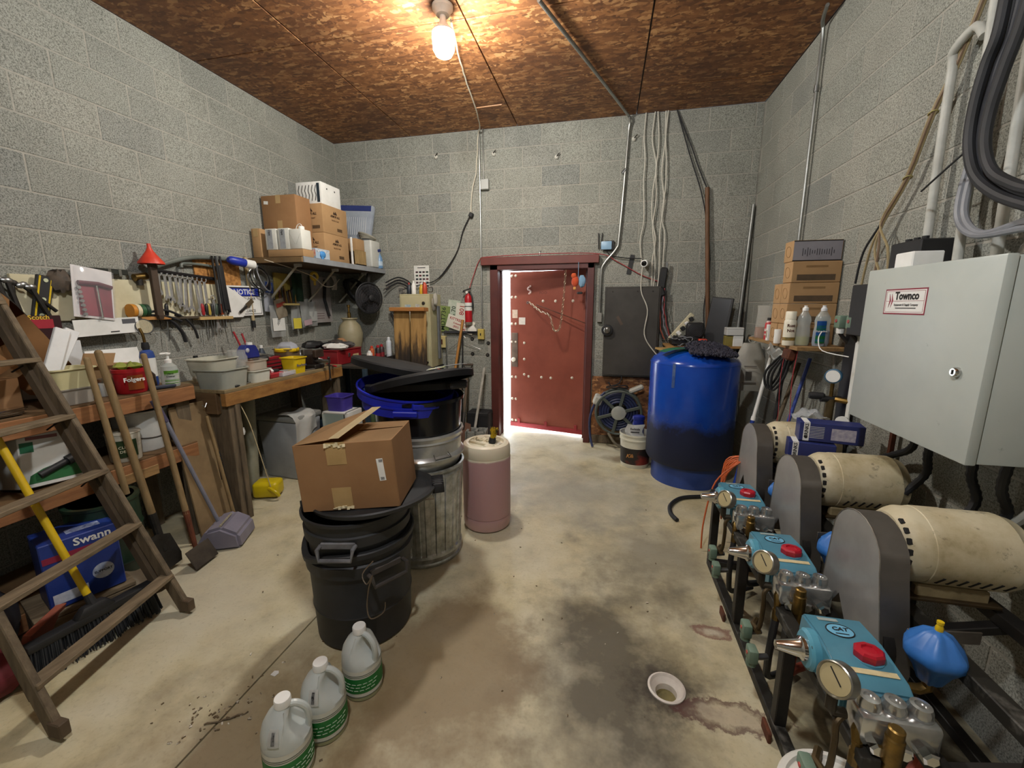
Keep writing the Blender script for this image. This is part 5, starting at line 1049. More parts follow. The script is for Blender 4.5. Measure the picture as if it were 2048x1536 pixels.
for q in range(3): B().torus((0, 0, .9+.02*q), .17-.02*q, .016, n=34, m=7).ob('coil', M_HOSER, t)
# --- pink drum with brush
t = T('plastic_drum', 'translucent drum of pink liquid standing on the concrete floor', 'drum', (-.785, 2.685, 0), 0)
n = NT('milky_drum'); p = n.pos(); sp = n.n('ShaderNodeSeparateXYZ'); n.l(p, sp.inputs[0])
lv = n.ramp(n.math('ADD', sp.outputs[2], n.math('MULTIPLY', n.noise(p, 12, 4), .02)), [(0, lin('#bd9d97')), (.09, lin('#ad8a86')), (.1, lin('#a98484')), (.525, lin('#ad8888')), (.535, lin('#d6cdb6')), (.7, lin('#dcd4be'))])
n.l(lv, n.b.inputs['Base Color']); n.setv(Roughness=.42); n.b.inputs['Subsurface Weight'].default_value = .15; M_DRUM = n.m
DRU = [(.001, .0), (.14, 0), (.16, .012), (.167, .035), (.167, .085), (.163, .093), (.168, .1), (.169, .52), (.165, .53), (.169, .54), (.168, .585), (.158, .612), (.14, .622), (.125, .618), (.12, .60), (.001, .598)]
b = B(); b.lathe(DRU, 56, cap0=False)
b.ob('drum_shell', M_DRUM, t)
M_DTOP = P('#dcd4be', '#cfc6ac', 9, .45)
B().box((0, .0, .606), (.23, .085, .022), rot=(0, 0, R(-20)), bev=.008, seg=2).ob('drum_handle', M_DTOP, t)
for (x, y) in ((.045, -.09), (-.07, .085)): B().lathe([(.038, .6), (.038, .615), (.03, .622)], 20, (x, y, 0)).ob('bung', M_DTOP, t)
t = T('scrub_brush', 'small brush with yellow and black bristles standing on the pink drum', 'brush', (-.735, 2.655, .62), (R(-8), R(8), 0)); B().cyl((0, 0, 0), (0, 0, .035), .024, n=16).ob('brush_base', M_BLACK, t)
b = B(); rn = random.Random(5)
for k in range(140):
    a, r = rn.uniform(0, 2*PI), .03*math.sqrt(rn.random()); b.cyl((r*.5*math.cos(a), r*.5*math.sin(a), .025), (r*math.cos(a)*1.0, r*math.sin(a), .1+rn.uniform(-.012, .012)), .002, .0012, 4)
S(b.ob('bristles', P('#c9a616', '#1d1a12', 30, .7, lo=.5, hi=.56), t), 'stuff')
b = B()
for q in range(9): b.tube(wob([(-.09+.02*q, .02*math.sin(q), .0), (-.08+.02*q, .03*math.cos(q*2), .014), (-.06+.018*q, .03*math.sin(q*1.7)+.02, .002)], 0), .008, 6)
tag(b.ob('rope_scrap', P('#d8ceb4', '#c2b798', 9, .9), loc=(-.79, 2.70, .612)), 'cream twisted rag lying across the top of the pink drum', 'rag')
# --- three gallon jugs
M_JUG = P('#c3c9c6', '#b4bbb8', 4, .35)
def jug(label, x, y, rz, sticker=True):
    t = T('gallon_jug', label, 'jug', (x, y, 0), rz, 'gallon jugs on the floor'); b = B()
    prof = [(.001, .0), (.062, .0), (.073, .008), (.076, .03), (.076, .15), (.0745, .175), (.067, .205), (.051, .232), (.031, .252), (.022, .262), (.019, .272), (.001, .272)]
    b.lathe(prof, 36)
    for v in b.bm.verts:                                   # flatten towards the grip side, higher shoulder there
        if v.co.z > .15 and v.co.x > .01: v.co.x *= 1-.62*min(1, (v.co.z-.15)/.05)*(1 if v.co.z < .25 else .4)
    b.ob('jug_body', M_JUG, t)
    B().tube(wob([(.012, 0, .255), (.04, 0, .252), (.066, 0, .225), (.072, 0, .185), (.066, 0, .15)], 0), [.011]*16+[.013]*1, 10).ob('handle', M_JUG, t)
    B().lathe([(.026, .26), (.026, .282), (.024, .286), (.001, .286)], 28).ob('cap', M_WHITE, t)
    lb = B(); lb.lathe([(.0768, .025), (.0768, .14)], 40, cap0=False, cap1=False); lb.ob('paper_label', P('#d6d7cd', '#c9cabf', 8, .6), t)
    lb = B(); lb.lathe([(.0774, .04), (.0774, .106)], 40, cap0=False, cap1=False); lb.ob('green_band', P('#1f7a38', '#1a6a2f', 8, .5), t)
    for z in (.112, .119): B().lathe([(.0774, z), (.0774, z+.0022)], 40, cap0=False, cap1=False).ob('label_rule', P('#1c3a24', None, 8, .6), t)
    b = B()
    for q in range(7):
        for j in range(3): 
            a = R(-115+16*q+j*5); b.box((.0778*math.cos(a), .0778*math.sin(a), .055+.014*j), (.001, .016, .002), rot=(0, 0, a))
    b.ob('label_print', P('#c9dcc4', None, 9, .7), t, 0)
    B().lathe([(.0745, .004), (.0765, .02)], 36, cap0=False, cap1=False).ob('liquid_line', P('#a9ab86', '#9c9e78', 7, .35), t)
    if sticker:
        a0 = R(-78-rz)
        RJ = ((.15, .076), (.175, .0745), (.205, .067), (.232, .051), (.252, .031))
        def rj(z):
            for (za, ra), (zb_, rb) in zip(RJ, RJ[1:]):
                if z <= zb_: return ra+(rb-ra)*(z-za)/(zb_-za)
            return RJ[-1][1]
        def sk(w_, z0, z1, e): return lambda u, v: Vector(((rj(z0+(z1-z0)*v)+e)*math.cos(a0+w_*(u-.5)), (rj(z0+(z1-z0)*v)+e)*math.sin(a0+w_*(u-.5)), z0+(z1-z0)*v+e*.5))
        B().sheet(sk(.5, .175, .225, .003), 4, 4, .0008).ob('sticker', M_WHITE, t); B().sheet(sk(.14, .182, .218, .0042), 2, 3, .0004).ob('barcode', P('#2b2b2b', '#bbbbbb', 90, .7), t)
    return t
jug('rearmost of three gallon jugs with green label, beside the black trash can', -.925, 1.30, -10, False)
jug('middle of three gallon jugs with green label on the floor', -.965, 1.115, 12)
jug('nearest of three gallon jugs, cut off by the bottom picture edge', -.995, .965, 30)
# --- floor drain
t = T('floor_drain', 'white plastic drain ring set in the stained concrete floor', 'drain', (DRX, DRY, 0))
B().lathe([(.074, -.002), (.074, .005), (.066, .008), (.045, -.02), (.043, -.045), (.040, -.045), (.042, -.02), (.062, .002), (.07, .0)], 40, cap0=False, cap1=False).ob('drain_ring', P('#d8d2c8', '#c9bfb6', 20, .5), t)
B().lathe([(.043, -.045), (.043, -.048), (.001, -.048)], 32, cap1=True).ob('drain_pipe', P('#8a8050', '#5c5436', 9, .4), t)
# --- white bucket at the lower right, rag chips on the floor
t = T('bucket', 'white plastic bucket with lid at the bottom right corner beside the pump stand', 'bucket', (.635, .985, 0)); B().lathe([(.125, 0), (.13, .01), (.14, .28), (.146, .282), (.146, .295), (.14, .295)], 44).ob('bucket_wall', P('#d6d4cb', '#c8c6bc', 6, .45), t); B().lathe([(.15, .288), (.152, .305), (.146, .312), (.135, .312), (.13, .304), (.001, .305)], 48).ob('bucket_lid', P('#dedcd4', '#d2d0c8', 6, .45), t)
b = B(); b.prism([(-.014, -.011), (.01, -.014), (.015, .004), (.006, .014), (-.012, .01)], .0015, rot=(R(-90), 0, 0)); tag(b.ob('paper_scrap', M_WHITE, loc=(-1.33, 1.27, .002)), 'white paper scrap on the concrete floor left of the jugs', 'scrap')
wire('twig', 'brown twig lying on the floor at the bottom left of the jugs', 'twig', [(-1.42, 1.02, .004), (-1.36, 1.05, .006), (-1.3, 1.1, .004)], .003, M_OLDW, .004, 1, 4)
rn = random.Random(11); b = B()
for q in range(90):
    x, y = rn.uniform(-2.0, .4), rn.uniform(.95, 3.2); s_ = rn.uniform(.002, .006); b.box((x, y, s_*.4), (s_*2, s_, s_*.8), rot=(0, 0, rn.uniform(0, 3)))
for q in range(60):
    x, y = rn.gauss(-1.4, .09), rn.gauss(1.08, .07); s_ = rn.uniform(.002, .006); b.box((x, y, s_*.4), (s_*2.4, s_, s_*.8), rot=(0, 0, rn.uniform(0, 3)))
S(tag(b.ob('floor_grit', P('#6a5a42', '#d8d2c4', 40, .9, lo=.5, hi=.6), None, 0), 'scattered grit and chips on the concrete floor', 'grit'), 'stuff')
# ================================================================= LEFT SIDE: high shelf
sz_ = 1.985
t = T('storage_shelf', 'long wooden shelf with grey front edge on the left wall holding cartons', 'shelf', (-2.885, 4.0, sz_-.05))
B().box((0, 0, .02), (.55, 1.4, .04), bev=.002).ob('board', P('#5a4630', '#41321f', 5, .8, stretch=(8, 1, 8)), t)
B().box((.283, 0, .022), (.016, 1.4, .05), bev=.001).ob('front_edge', P('#a5a9ad', '#8f9398', 6, .4, metal=.3), t)
B().box((0, -.71, .02), (.56, .02, .045), bev=.001).ob('end_edge', P('#7d6340', '#5f4a2e', 5, .7), t)
for y in (-.55, .0, .55):
    B().cyl((.1, y, -.005), (-.26, y, -.34), .011, n=8).ob('brace', P('#b0ab9a', '#95907f', 7, .5), t); B().box((.1, y, -.012), (.06, .04, .03), bev=.003).ob('bracket', M_PVC, t)
def armor(label, z):
    t = carton(label, (.27, .39, .262), (-2.795, 3.885, z), 0, M_CARD2, None, 'cardboard_box', 'protectant cartons on the high shelf')
    for face, loc, dx in (('-y', (0, -.1965, 0), 1), ('+x', (.1365, 0, 0), 1)):
        f = lambda u, v: (u, -.1965, v) if face == '-y' else (.1365, u, v)
        txt('ARMOR ALL', .03, P('#3a2614', None, 9, .8), t, f(0, .17), face, bold=.001, shear=.3, sx=.9); txt('PROTECTANT', .02, P('#5a3c22', None, 9, .8), t, f(.0, .13), face, sx=.9)
        b = B(); b.prism([(-.03, 0), (-.012, .03), (0, .012), (.012, .034), (.035, 0)], .001); b.ob('logo', P('#3a2614', None, 9, .8), t, 0, loc=f(0, .19), rot=(0, 0, 0 if face == '-y' else R(90)))
        b = B()
        for q in range(9): b.box((-.035+.009*q, 0, 0), (.005, .001, .03))
        b.ob('barcode', P('#33210f', None, 9, .8), t, 0, loc=f(.06, .05), rot=(0, 0, 0 if face == '-y' else R(90)))
    return t
armor('lower of two tan cartons with black bird-like logo on the high shelf', sz_); armor('upper of two tan cartons with black logo on the high shelf', sz_+.263)
t = carton('big plain brown carton with tape at the back of the high shelf', (.36, .2, .56), (-2.955, 3.58, sz_), 0, M_CARD, '-y', group=None); B().box((0, -.1012, .3), (.05, .0012, .08)).ob('tape_strip', M_TAPE, t, 0); B().box((-.13, -.1012, .5), (.045, .0012, .028), rot=(0, R(6), 0)).ob('white_label', M_WHITE, t, 0)
t = carton('white carton printed with black outlines on top of the high shelf stack', (.27, .3, .2), (-2.81, 3.87, sz_+.527), 0, M_WHITE, None, 'white_carton')
b = B()
for q in range(6):
    x = -.11+.036*q; b.tube([(x, -.151, .03), (x+.012, -.151, .08), (x, -.151, .12), (x+.015, -.151, .17)], .003, 4)
b.ob('outline_print', M_INK, t, 0); B().box((.105, -.1512, .1), (.03, .001, .17)).ob('dark_band', P('#22303a', None, 8, .6), t, 0)
for y in (-.06, .06): B().lathe([(.008, 0), (.008, .001)], 12, (.1352, y, .15), (1, 0, 0)).ob('print_dot', M_INK, t)
tag(B().box((0, 0, .012), (.34, .13, .024), bev=.002).ob('flat_carton', M_CARD2, loc=(-2.79, 3.39, sz_)), 'flat tan carton lying under the white jugs on the high shelf', 'box') if False else None
t = carton('low tan carton lying under the white jugs on the high shelf', (.36, .14, .06), (-2.79, 3.385, sz_), 0, M_CARD2, None, 'flat_carton')
for k in range(2):
    t = T('white_jug', ('left', 'middle')[k]+' of the boxy white jugs with grey side label on the high shelf', 'jug', (-2.93+.13*k, 3.385, sz_+.062), 0, 'boxy white jugs')
    B().box((0, 0, .09), (.115, .13, .18), bev=.006, seg=2).ob('jug_body', P('#d8d8d0', '#c6c6bd', 6, .45), t); B().box((-.01, -.0658, .09), (.055, .001, .16)).ob('grey_label', P('#a3a6a9', '#8f9296', 30, .6), t, 0); txt('Opti', .026, M_INK, t, (-.01, -.067, .145), spin=-90, bold=.0005)
t = T('white_jug', 'white square jug with screw cap and handle string at the right of the jugs', 'jug', (-2.68, 3.385, sz_+.062), 0, 'boxy white jugs')
B().box((0, 0, .085), (.125, .13, .17), bev=.01, seg=2).ob('jug_body', P('#dcdcd4', '#cfcfc6', 6, .45), t); B().lathe([(.025, .17), (.025, .195), (.02, .2)], 18, (.02, 0, 0)).ob('cap', M_WHITE, t); B().tube(wob([(-.04, 0, .17), (-.02, 0, .21), (.01, 0, .22), (.03, 0, .2)], 0), .003, 5).ob('string', M_WHITE, t)
for s_ in (-1, 1): B().box((s_*.03, -.0656, .085), (.002, .001, .1), rot=(0, R(s_*28), 0)).ob('moulded_rib', P('#b5b5ac', None, 7, .5), t, 0)
carton('tall slim tan carton at the left end of the high shelf', (.09, .11, .25), (-3.09, 3.38, sz_), 0, M_CARD2, '-y', 'slim_carton')
t = T('glove_box', 'blue and white glove dispenser box with a blue glove hanging out on the shelf edge', 'box', (-2.66, 3.585, sz_), 0)
B().box((0, 0, .045), (.1, .2, .09), bev=.003).ob('body', P('#b9c3cc', '#8fa9bd', 4, .5), t); B().box((.0506, 0, .07), (.001, .19, .025)).ob('print_band', P('#d9dde0', '#44525e', 50, .6), t, 0); txt('NITRILE', .022, M_WHITE, t, (.0516, 0, .07), '+x', bold=.0005)
B().box((0, -.1006, .05), (.09, .001, .06)).ob('red_panel', P('#c46a4a', '#d9d3c8', 30, .6), t, 0)
B().ball((.055, -.01, .04), .035, .5, 1.2, .9, 10, 7, jit=.15).ob('glove', P('#4a90cc', '#3c82c0', 8, .6), t); B().ball((.056, -.02, .0), .02, .5, .8, 1.4, 8, 6, jit=.15).ob('glove_finger', P('#4a90cc', None, 8, .6), t)
t = carton('brown carton with dark side print right of the protectant cartons', (.2, .16, .12), (-2.74, 4.27, sz_+.16), 0, M_CARD2, None, 'small_carton'); B().box((-.03, -.081, .06), (.06, .001, .08)).ob('side_print', P('#3a3340', '#8a8089', 30, .7), t, 0)
t = T('wooden_box', 'open wooden tray box supporting the brown carton on the high shelf', 'box', (-2.75, 4.27, sz_))
for (c_, s_) in (((0, 0, .008), (.22, .2, .016)), ((-.102, 0, .08), (.016, .2, .16)), ((.102, 0, .08), (.016, .2, .16)), ((0, .092, .08), (.19, .016, .16)), ((0, 0, .152), (.19, .18, .012))): B().box(c_, s_, bev=.001).ob('panel', M_WOODZ, t, 0)
tag(B().box((0, 0, .14), (.02, .012, .28), bev=.002).ob('white_strip', M_WHITE, loc=(-2.65, 4.12, sz_)), 'thin white strip standing against the protectant cartons', 'strip')
t = T('white_jug', 'tall white plastic container at the far end of the high shelf', 'container', (-2.71, 4.54, sz_)); B().box((0, 0, .15), (.2, .2, .3), bev=.02, seg=3).ob('jug_body', P('#c9cac3', '#b8b9b2', 6, .5), t)
b = B()
for q in range(4): b.torus((.0, 0, .33+.012*q), .07+.008*q, .011, (.1*q, .2, 1), 22, 6)
t = T('rope_coil', 'pale rope coil on top of the tall white container', 'rope', (-2.71, 4.54, sz_-.01)); b.ob('coil', P('#a9a698', '#8e8b7d', 9, .8), t)
t = bottle('blue spray bottle with dark blue trigger at the end of the high shelf', (-2.62, 4.62, sz_), [(.034, 0), (.038, .008), (.038, .09), (.03, .13), (.014, .165), (.013, .18)], P('#6f93b8', '#5f86ae', 5, .3), None, name='spray_bottle', lab=(.0386, .03, .08), labmat=P('#9fb6cc', '#c2cfd8', 20, .5)); B().box((.0, -.01, .2), (.03, .07, .035), bev=.006, rot=(R(12), 0, 0)).ob('trigger_head', P('#1f2f6e', None, 6, .4), t); B().box((0, -.035, .17), (.012, .012, .05), rot=(R(25), 0, 0)).ob('trigger', P('#1f2f6e', None, 6, .4), t)
t = T('small_carton', 'small white carton with green stripe at the far front corner of the shelf', 'box', (-2.6, 4.69, sz_)) if False else T('small_carton', 'small white carton with green stripe at the far front corner of the shelf', 'box', (-2.655, 4.66, sz_)) if False else None
# packaged filter leaning behind
t = T('packaged_filter', 'silver blue plastic wrapped pack leaning against the back wall over the shelf', 'package', (-2.88, 4.55, sz_+.3), (R(-8), R(4), 0)); B().box((0, 0, .2), (.4, .07, .42), bev=.025, seg=2, taper=(1.12, 1)).ob('pack', P('#8d96a3', '#a9b0b8', 6, .3), t); B().box((0, -.037, .37), (.4, .004, .06)).ob('header_band', P('#33407c', '#28346a', 7, .4), t, 0)
b = B()
for q in range(12): b.box((-.15+.027*q, -.038, .17), (.008, .002, .2))
b.ob('pleats', P('#c3c7cb', None, 8, .4), t, 0)
t = T('filter_carton', 'brown carton beneath the wrapped pack at the back of the high shelf', 'box', (-2.93, 4.5, sz_)); B().box((0, 0, .15), (.3, .2, .3), bev=.004).ob('body', M_CARDD, t); B().box((0, -.1, .29), (.29, .002, .01)).ob('flap_seam', P('#4a3520', None, 9, .9), t, 0)
# ================================================================= tool wall
tx = XL+.0
t = T('tool_board', 'cream painted tool board strip fixed along the left block wall', 'board', (tx, 2.3, 1.6)); B().box((.01, 0, 0), (.02, 1.26, .26), bev=.002).ob('board', P('#d2caab', '#bdb493', 5, .7), t)
B().box((.045, .05, -.13), (.07, .9, .018), bev=.002).ob('tool_ledge', P('#4a3f30', '#35302a', 8, .7), t); B().box((.05, .05, -.128), (.08, .2, .022), bev=.002).ob('pale_ledge', P('#b8854a', '#a0713a', 5, .7), t); B().box((.05, .52, -.14), (.08, .3, .024), bev=.002).ob('pale_ledge', P('#bda06a', '#a88c58', 5, .7), t)
B().cyl((.05, .12, .2), (.05, .58, .17), .014, n=10).ob('hanging_bar', P('#2c2c2e', None, 8, .35, metal=.5), t)
M_WREN = P('#b4b5b3', '#8c8d8b', 8, .4, metal=.55)
def spanner(y, z, L, k):
    t = T('wrench', ORD[k]+' chrome wrench from the red funnel hanging on the dark bar', 'wrench', (tx+.058, y, z), (R(random.uniform(-6, 6)), 0, 0), 'wrenches on the dark bar')
    L *= 1.22; w_ = .014+.007*(L/.2); B().box((0, 0, -L/2), (.005, w_, L-.03), bev=.002).ob('shaft', M_WREN, t); B().torus((0, 0, 0), w_*.85, .004, (1, 0, 0), 16, 6).ob('ring_end', M_WREN, t)
    b = B(); b.prism([(-w_*.6, .01), (-w_*1.15, -.008), (-w_*.9, -.026), (-w_*.45, -.026), (-w_*.45, -.012), (w_*.45, -.012), (w_*.45, -.03), (w_*.9, -.026), (w_*1.15, -.008), (w_*.6, .01)], .006, rot=(0, 0, R(90)), loc=(0, 0, -L+.01)); b.ob('open_end', M_WREN, t, 20)
for k in range(10): spanner(2.43+.038*k, 1.785-.003*k, (.11, .14, .15, .16, .18, .2, .19, .2, .22, .21)[k], k)
spanner(2.83, 1.62, .2, 10)
# red funnel on its stake
t = T('funnel', 'red plastic funnel upside down on a brown stake in front of the tool board', 'funnel', (tx+.1, 2.36, 1.84)); B().lathe([(.075, 0), (.073, .012), (.045, .05), (.022, .085), (.012, .11), (.011, .135)], 28, cap0=False).ob('cone', P('#d2402a', '#c0341f', 7, .45), t)
t = T('stake', 'dark brown wooden stake standing on the tool ledge under the funnel', 'stake', (tx+.1, 2.36, 1.49)); B().box((0, 0, .19), (.03, .045, .38), bev=.003).ob('stake_body', P('#4a3a2c', '#3a2d22', 7, .7), t); B().box((0, 0, -.01), (.03, .03, .03), taper=(1.4, 1.4), bev=.002).ob('point', P('#4a3a2c', '#3a2d22', 7, .7), t)
# spirit level
t = T('spirit_level', 'short black and yellow spirit level hanging on the tool board', 'level', (tx+.05, 1.80, 1.72), (R(-14), 0, 0)); B().box((0, 0, -.13), (.02, .075, .27), bev=.003).ob('body', M_BLACK, t)
for y in (-.026, .026): B().box((.0108, y, -.13), (.002, .008, .26)).ob('yellow_edge', M_YEL, t, 0)
for z in (-.02, -.13, -.22): B().cyl((.012, 0, z), (.013, 0, z), .011, n=14).ob('vial', P('#c9cfae', None, 6, .3), t)
# blister pack of socket set and white card below
t = T('blister_pack', 'clear blister pack with red T handle driver and sockets on the tool board', 'package', (tx+.07, 2.02, 1.78), (R(-9), R(-6), 0)); B().box((0, 0, -.15), (.004, .21, .31), bev=.001).ob('card', P('#d6d2d0', '#c9c4c4', 9, .5), t); B().box((.003, .01, -.19), (.003, .17, .2)).ob('red_card', P('#8a2f3c', '#6e2430', 5, .5), t, 0)
B().box((.018, 0, -.15), (.03, .2, .3), bev=.012, seg=2).ob('clear_cover', CLEAR('#e9edf0', .1, .08), t)
B().tube([(.012, -.08, -.1), (.015, .02, -.09), (.012, .09, -.1)], .014, 8).ob('handle', P('#5a1c2c', None, 8, .4), t); B().cyl((.014, .01, -.1), (.014, .03, -.3), .007, n=8).ob('driver_shaft', M_CHROME, t)
for q in range(7): B().cyl((.01, -.08+.004*q, -.13-.026*q), (.02, -.08+.004*q, -.13-.026*q), .01, n=10).ob('socket', M_STEEL, t)
t = T('white_card', 'white backing card with hang slot on the tool ledge below the blister pack', 'card', (tx+.095, 2.04, 1.43), (R(2), 0, 0)); B().box((0, 0, 0), (.004, .36, .1)).ob('card', M_WHITE, t, 0); B().box((.0025, .03, -.035), (.001, .05, .007)).ob('hang_slot', M_INK, t, 0); B().box((.0025, .12, .025), (.001, .08, .03)).ob('grey_panel', P('#55565a', None, 8, .6), t, 0)
t = T('tape_package', 'black and red retail package with yellow brand script on the left wall', 'package', (tx+.10, 1.72, 1.345), (0, 0, 0)); B().box((0, 0, .08), (.03, .155, .16), bev=.003).ob('body', P('#2a1416', '#3a181c', 5, .4), t); B().box((.0156, -.02, .115), (.001, .12, .05)).ob('red_panel', P('#a52a38', '#8c1f2c', 7, .45), t, 0); B().box((.0156, -.05, .045), (.001, .05, .06)).ob('red_panel', P('#b54a52', '#8c2a34', 30, .5), t, 0); txt('Scotch', .034, P('#d8b23a', None, 8, .6), t, (.0168, -.02, .15), '+x', bold=.0008)
# clamp bar, pipe fittings, grey bent conduit
t = T('bar_clamp', 'black and silver sliding bar clamp lying along the top of the tool board', 'clamp', (tx+.04, 2.1, 1.775)); B().box((0, 0, 0), (.02, .28, .035), bev=.003).ob('bar', P('#3a3d38', '#2b2e2a', 8, .4, metal=.4), t)
for y in (.03, .09): B().box((.012, y, -.005), (.006, .018, .05), bev=.002).ob('silver_clip', M_CHROME, t)
t = T('pipe_fitting', 'rusty brass pipe fitting beside the bar clamp', 'fitting', (tx+.05, 2.3, 1.745)); B().cyl((0, -.03, 0), (0, .05, .015), .024, n=14).ob('body', M_BRASS, t); B().cyl((0, 0, 0), (0, 0, -.05), .02, n=12).ob('branch', M_IRON, t)
wire('bent_conduit', 'grey plastic conduit arching along the wall above the wrenches', 'conduit', [(tx+.05, 2.36, 1.8), (tx+.05, 2.5, 1.86), (tx+.05, 2.7, 1.92), (tx+.05, 2.95, 1.94), (tx+.05, 3.15, 1.93)], .016, P('#70766f', '#5c625b', 8, .5), 0, 0, 6, None, 10)
wire('bent_conduit', 'thinner grey conduit with elbow just under the arched one', 'conduit', [(tx+.04, 2.62, 1.84), (tx+.04, 2.64, 1.87), (tx+.04, 2.8, 1.875), (tx+.04, 2.95, 1.86)], .011, P('#6a7069', '#565c55', 8, .5), 0, 0, 5, None, 8)
tag(B().box((0, 0, 0), (.012, .42, .42), bev=.001).ob('strand_board_square', P('#b98446', '#8f5f2c', 40, .7, lo=.4, hi=.6), loc=(tx+.012, 2.95, 1.72)), 'square of strand board fixed on the wall behind the black brush', 'board')
t = T('caulking_tools', 'black bundle of long handled brushes hanging over the strand board square', 'brush', (tx+.08, 2.88, 1.95), (R(3), 0, 0)); B().box((0, .02, -.25), (.035, .05, .36), bev=.01, seg=2).ob('black_sleeve', M_RUBBER, t)
for q in range(4): B().cyl((.01*(q % 2), -.03+.02*q, .0), (.0, -.04+.03*q, -.45), .008, n=8).ob('rod', (M_IRON, M_BLACK, M_STEEL, M_BLACK)[q], t)
t = T('blue_bottle', 'blue and white tube bottle lying on the wall top beside the arched conduit', 'bottle', (tx+.1, 3.0, 1.93), (0, R(0), 0)); B().lathe([(.02, -.02), (.034, .0), (.036, .1), (.034, .12)], 18, ax=(.2, 1, -.12)).ob('blue_half', M_BLUE, t); B().lathe([(.037, .12), (.037, .2), (.02, .215)], 18, ax=(.2, 1, -.12)).ob('white_half', M_WHITE, t)
# screwdrivers and small hand tools in the ledges
rn = random.Random(21)
cols = [('#1d1d1f', 'black'), ('#a3262c', 'red'), ('#1d1d1f', 'black'), ('#b9a14a', 'amber'), ('#2b2b2e', 'charcoal'), ('#3b4a3b', 'dark green'), ('#1d1d1f', 'black'), ('#c25a3c', 'orange red'), ('#9a9a98', 'grey'), ('#242426', 'black')]
for k, (c_, nm) in enumerate(cols):
    y = 2.70+.028*k if k else 2.44; pos_ = ('by the wrenches', 'first on the right ledge', 'second on the right ledge', 'third on the right ledge', 'fourth on the right ledge', 'fifth on the right ledge', 'sixth on the right ledge', 'seventh on the right ledge', 'eighth on the right ledge', 'last on the right ledge')[k]
    t = T('screwdriver', nm+' handled screwdriver stuck through the tool ledge, '+pos_, 'screwdriver', (tx+.06, y, 1.465), (R(rn.uniform(-6, 6)), 0, 0), 'screwdrivers in the tool ledge')
    B().lathe([(.009, 0), (.013, .012), (.013, .07), (.009, .085), (.004, .09)], 10, (0, 0, .02)).ob('handle', P(c_, None, 8, .4), t); L = rn.uniform(.08, .2); B().cyl((0, 0, .02), (0, 0, -L), .0032, n=6).ob('blade', M_STEEL, t)
t = T('pliers', 'black handled pliers lying on the middle of the tool ledge', 'pliers', (tx+.08, 2.3, 1.485), (0, 0, 0))
for s_ in (-1, 1): B().tube(wob([(0, -.02, .02), (0, .03, .02+s_*.012), (.005, .12, .02+s_*.022), (.01, .22, -.02+s_*.02)], 0), .0085, 7).ob('handle', M_RUBBER, t)
B().box((0, -.04, .02), (.012, .06, .025), bev=.004).ob('jaw', M_STEEL, t)
for k, (y, z) in enumerate(((2.46, 1.40), (2.56, 1.42))): wire('rubber_tube', ('thicker', 'thinner')[k]+' black rubber tube drooping below the tool ledge', 'tube', [(tx+.06, y-.06, z+.07), (tx+.07, y, z+.05), (tx+.075, y+.06, z-.03), (tx+.07, y+.085, z-.11)], .013-.004*k, M_RUBBER, 0, k, 5, 'rubber tubes')
t = T('face_loupe', 'round magnifier with clear lens on the tool ledge left of the stake', 'magnifier', (tx+.11, 2.24, 1.42)); B().torus((0, 0, 0), .05, .004, (1, -.2, .3), 26, 6).ob('ring', M_BLACK, t); B().lathe([(.048, 0), (.046, .003)], 24, ax=(1, -.2, .3)).ob('lens', CLEAR('#d9cfae', .35), t)
t = T('spool_row', 'small bin of green and orange tape rolls beside the blister pack', 'tape', (tx+.06, 2.2, 1.475))
for q, c_ in enumerate(('#c9852a', '#d8cfae', '#2c5a36', '#1e3a26')): B().cyl((.0, .0+.028*q, .05), (.0, .024+.028*q, .05), .045, n=18).ob('roll', P(c_, None, 8, .5), t)
for k in range(14):
    y = 1.95+.075*k+rn.uniform(-.02, .02); L = rn.uniform(.04, .12)
    tag(B().tube([(0, 0, 0), (.0, .0, -L*.8), (.0, .012, -L)], .0026, 5).ob('drill_bit', M_IRON, loc=(tx+.045, y, 1.47)), ORD[k]+' thin drill bit along the tool ledge, counted from the blister pack', 'drill bit', 'drill bits in the tool ledge')
# dark tool tangle at the far left of the wall
for k in range(9):
    a = rn.uniform(-.2, .3)
    t = T('hand_tool', ORD[k]+' dark hand tool from the picture edge in the tangle on the tool board', 'hand tool', (tx+.05+.01*(k % 3), 1.48+.03*k, 1.74-.01*k), (R(rn.uniform(-25, 25)), 0, 0), 'tangled hand tools at the far left')
    B().cyl((0, 0, 0), (.01, .05, -.32+.02*k), .008+.002*(k % 3), n=8).ob('shaft', M_IRON, t); B().ball((0, 0, 0), .022, .6, 1.2, .8, 10, 6).ob('head', M_STEEL if k % 3 else M_IRON, t)
tag(B().ball((0, 0, 0), .06, .5, 1, 1.1, 12, 8, jit=.2).ob('wire_ball', P('#3a332c', '#57493a', 20, .7)), 'tangled wire ball hanging beside the spirit level', 'wire').location = (tx+.05, 1.87, 1.7)
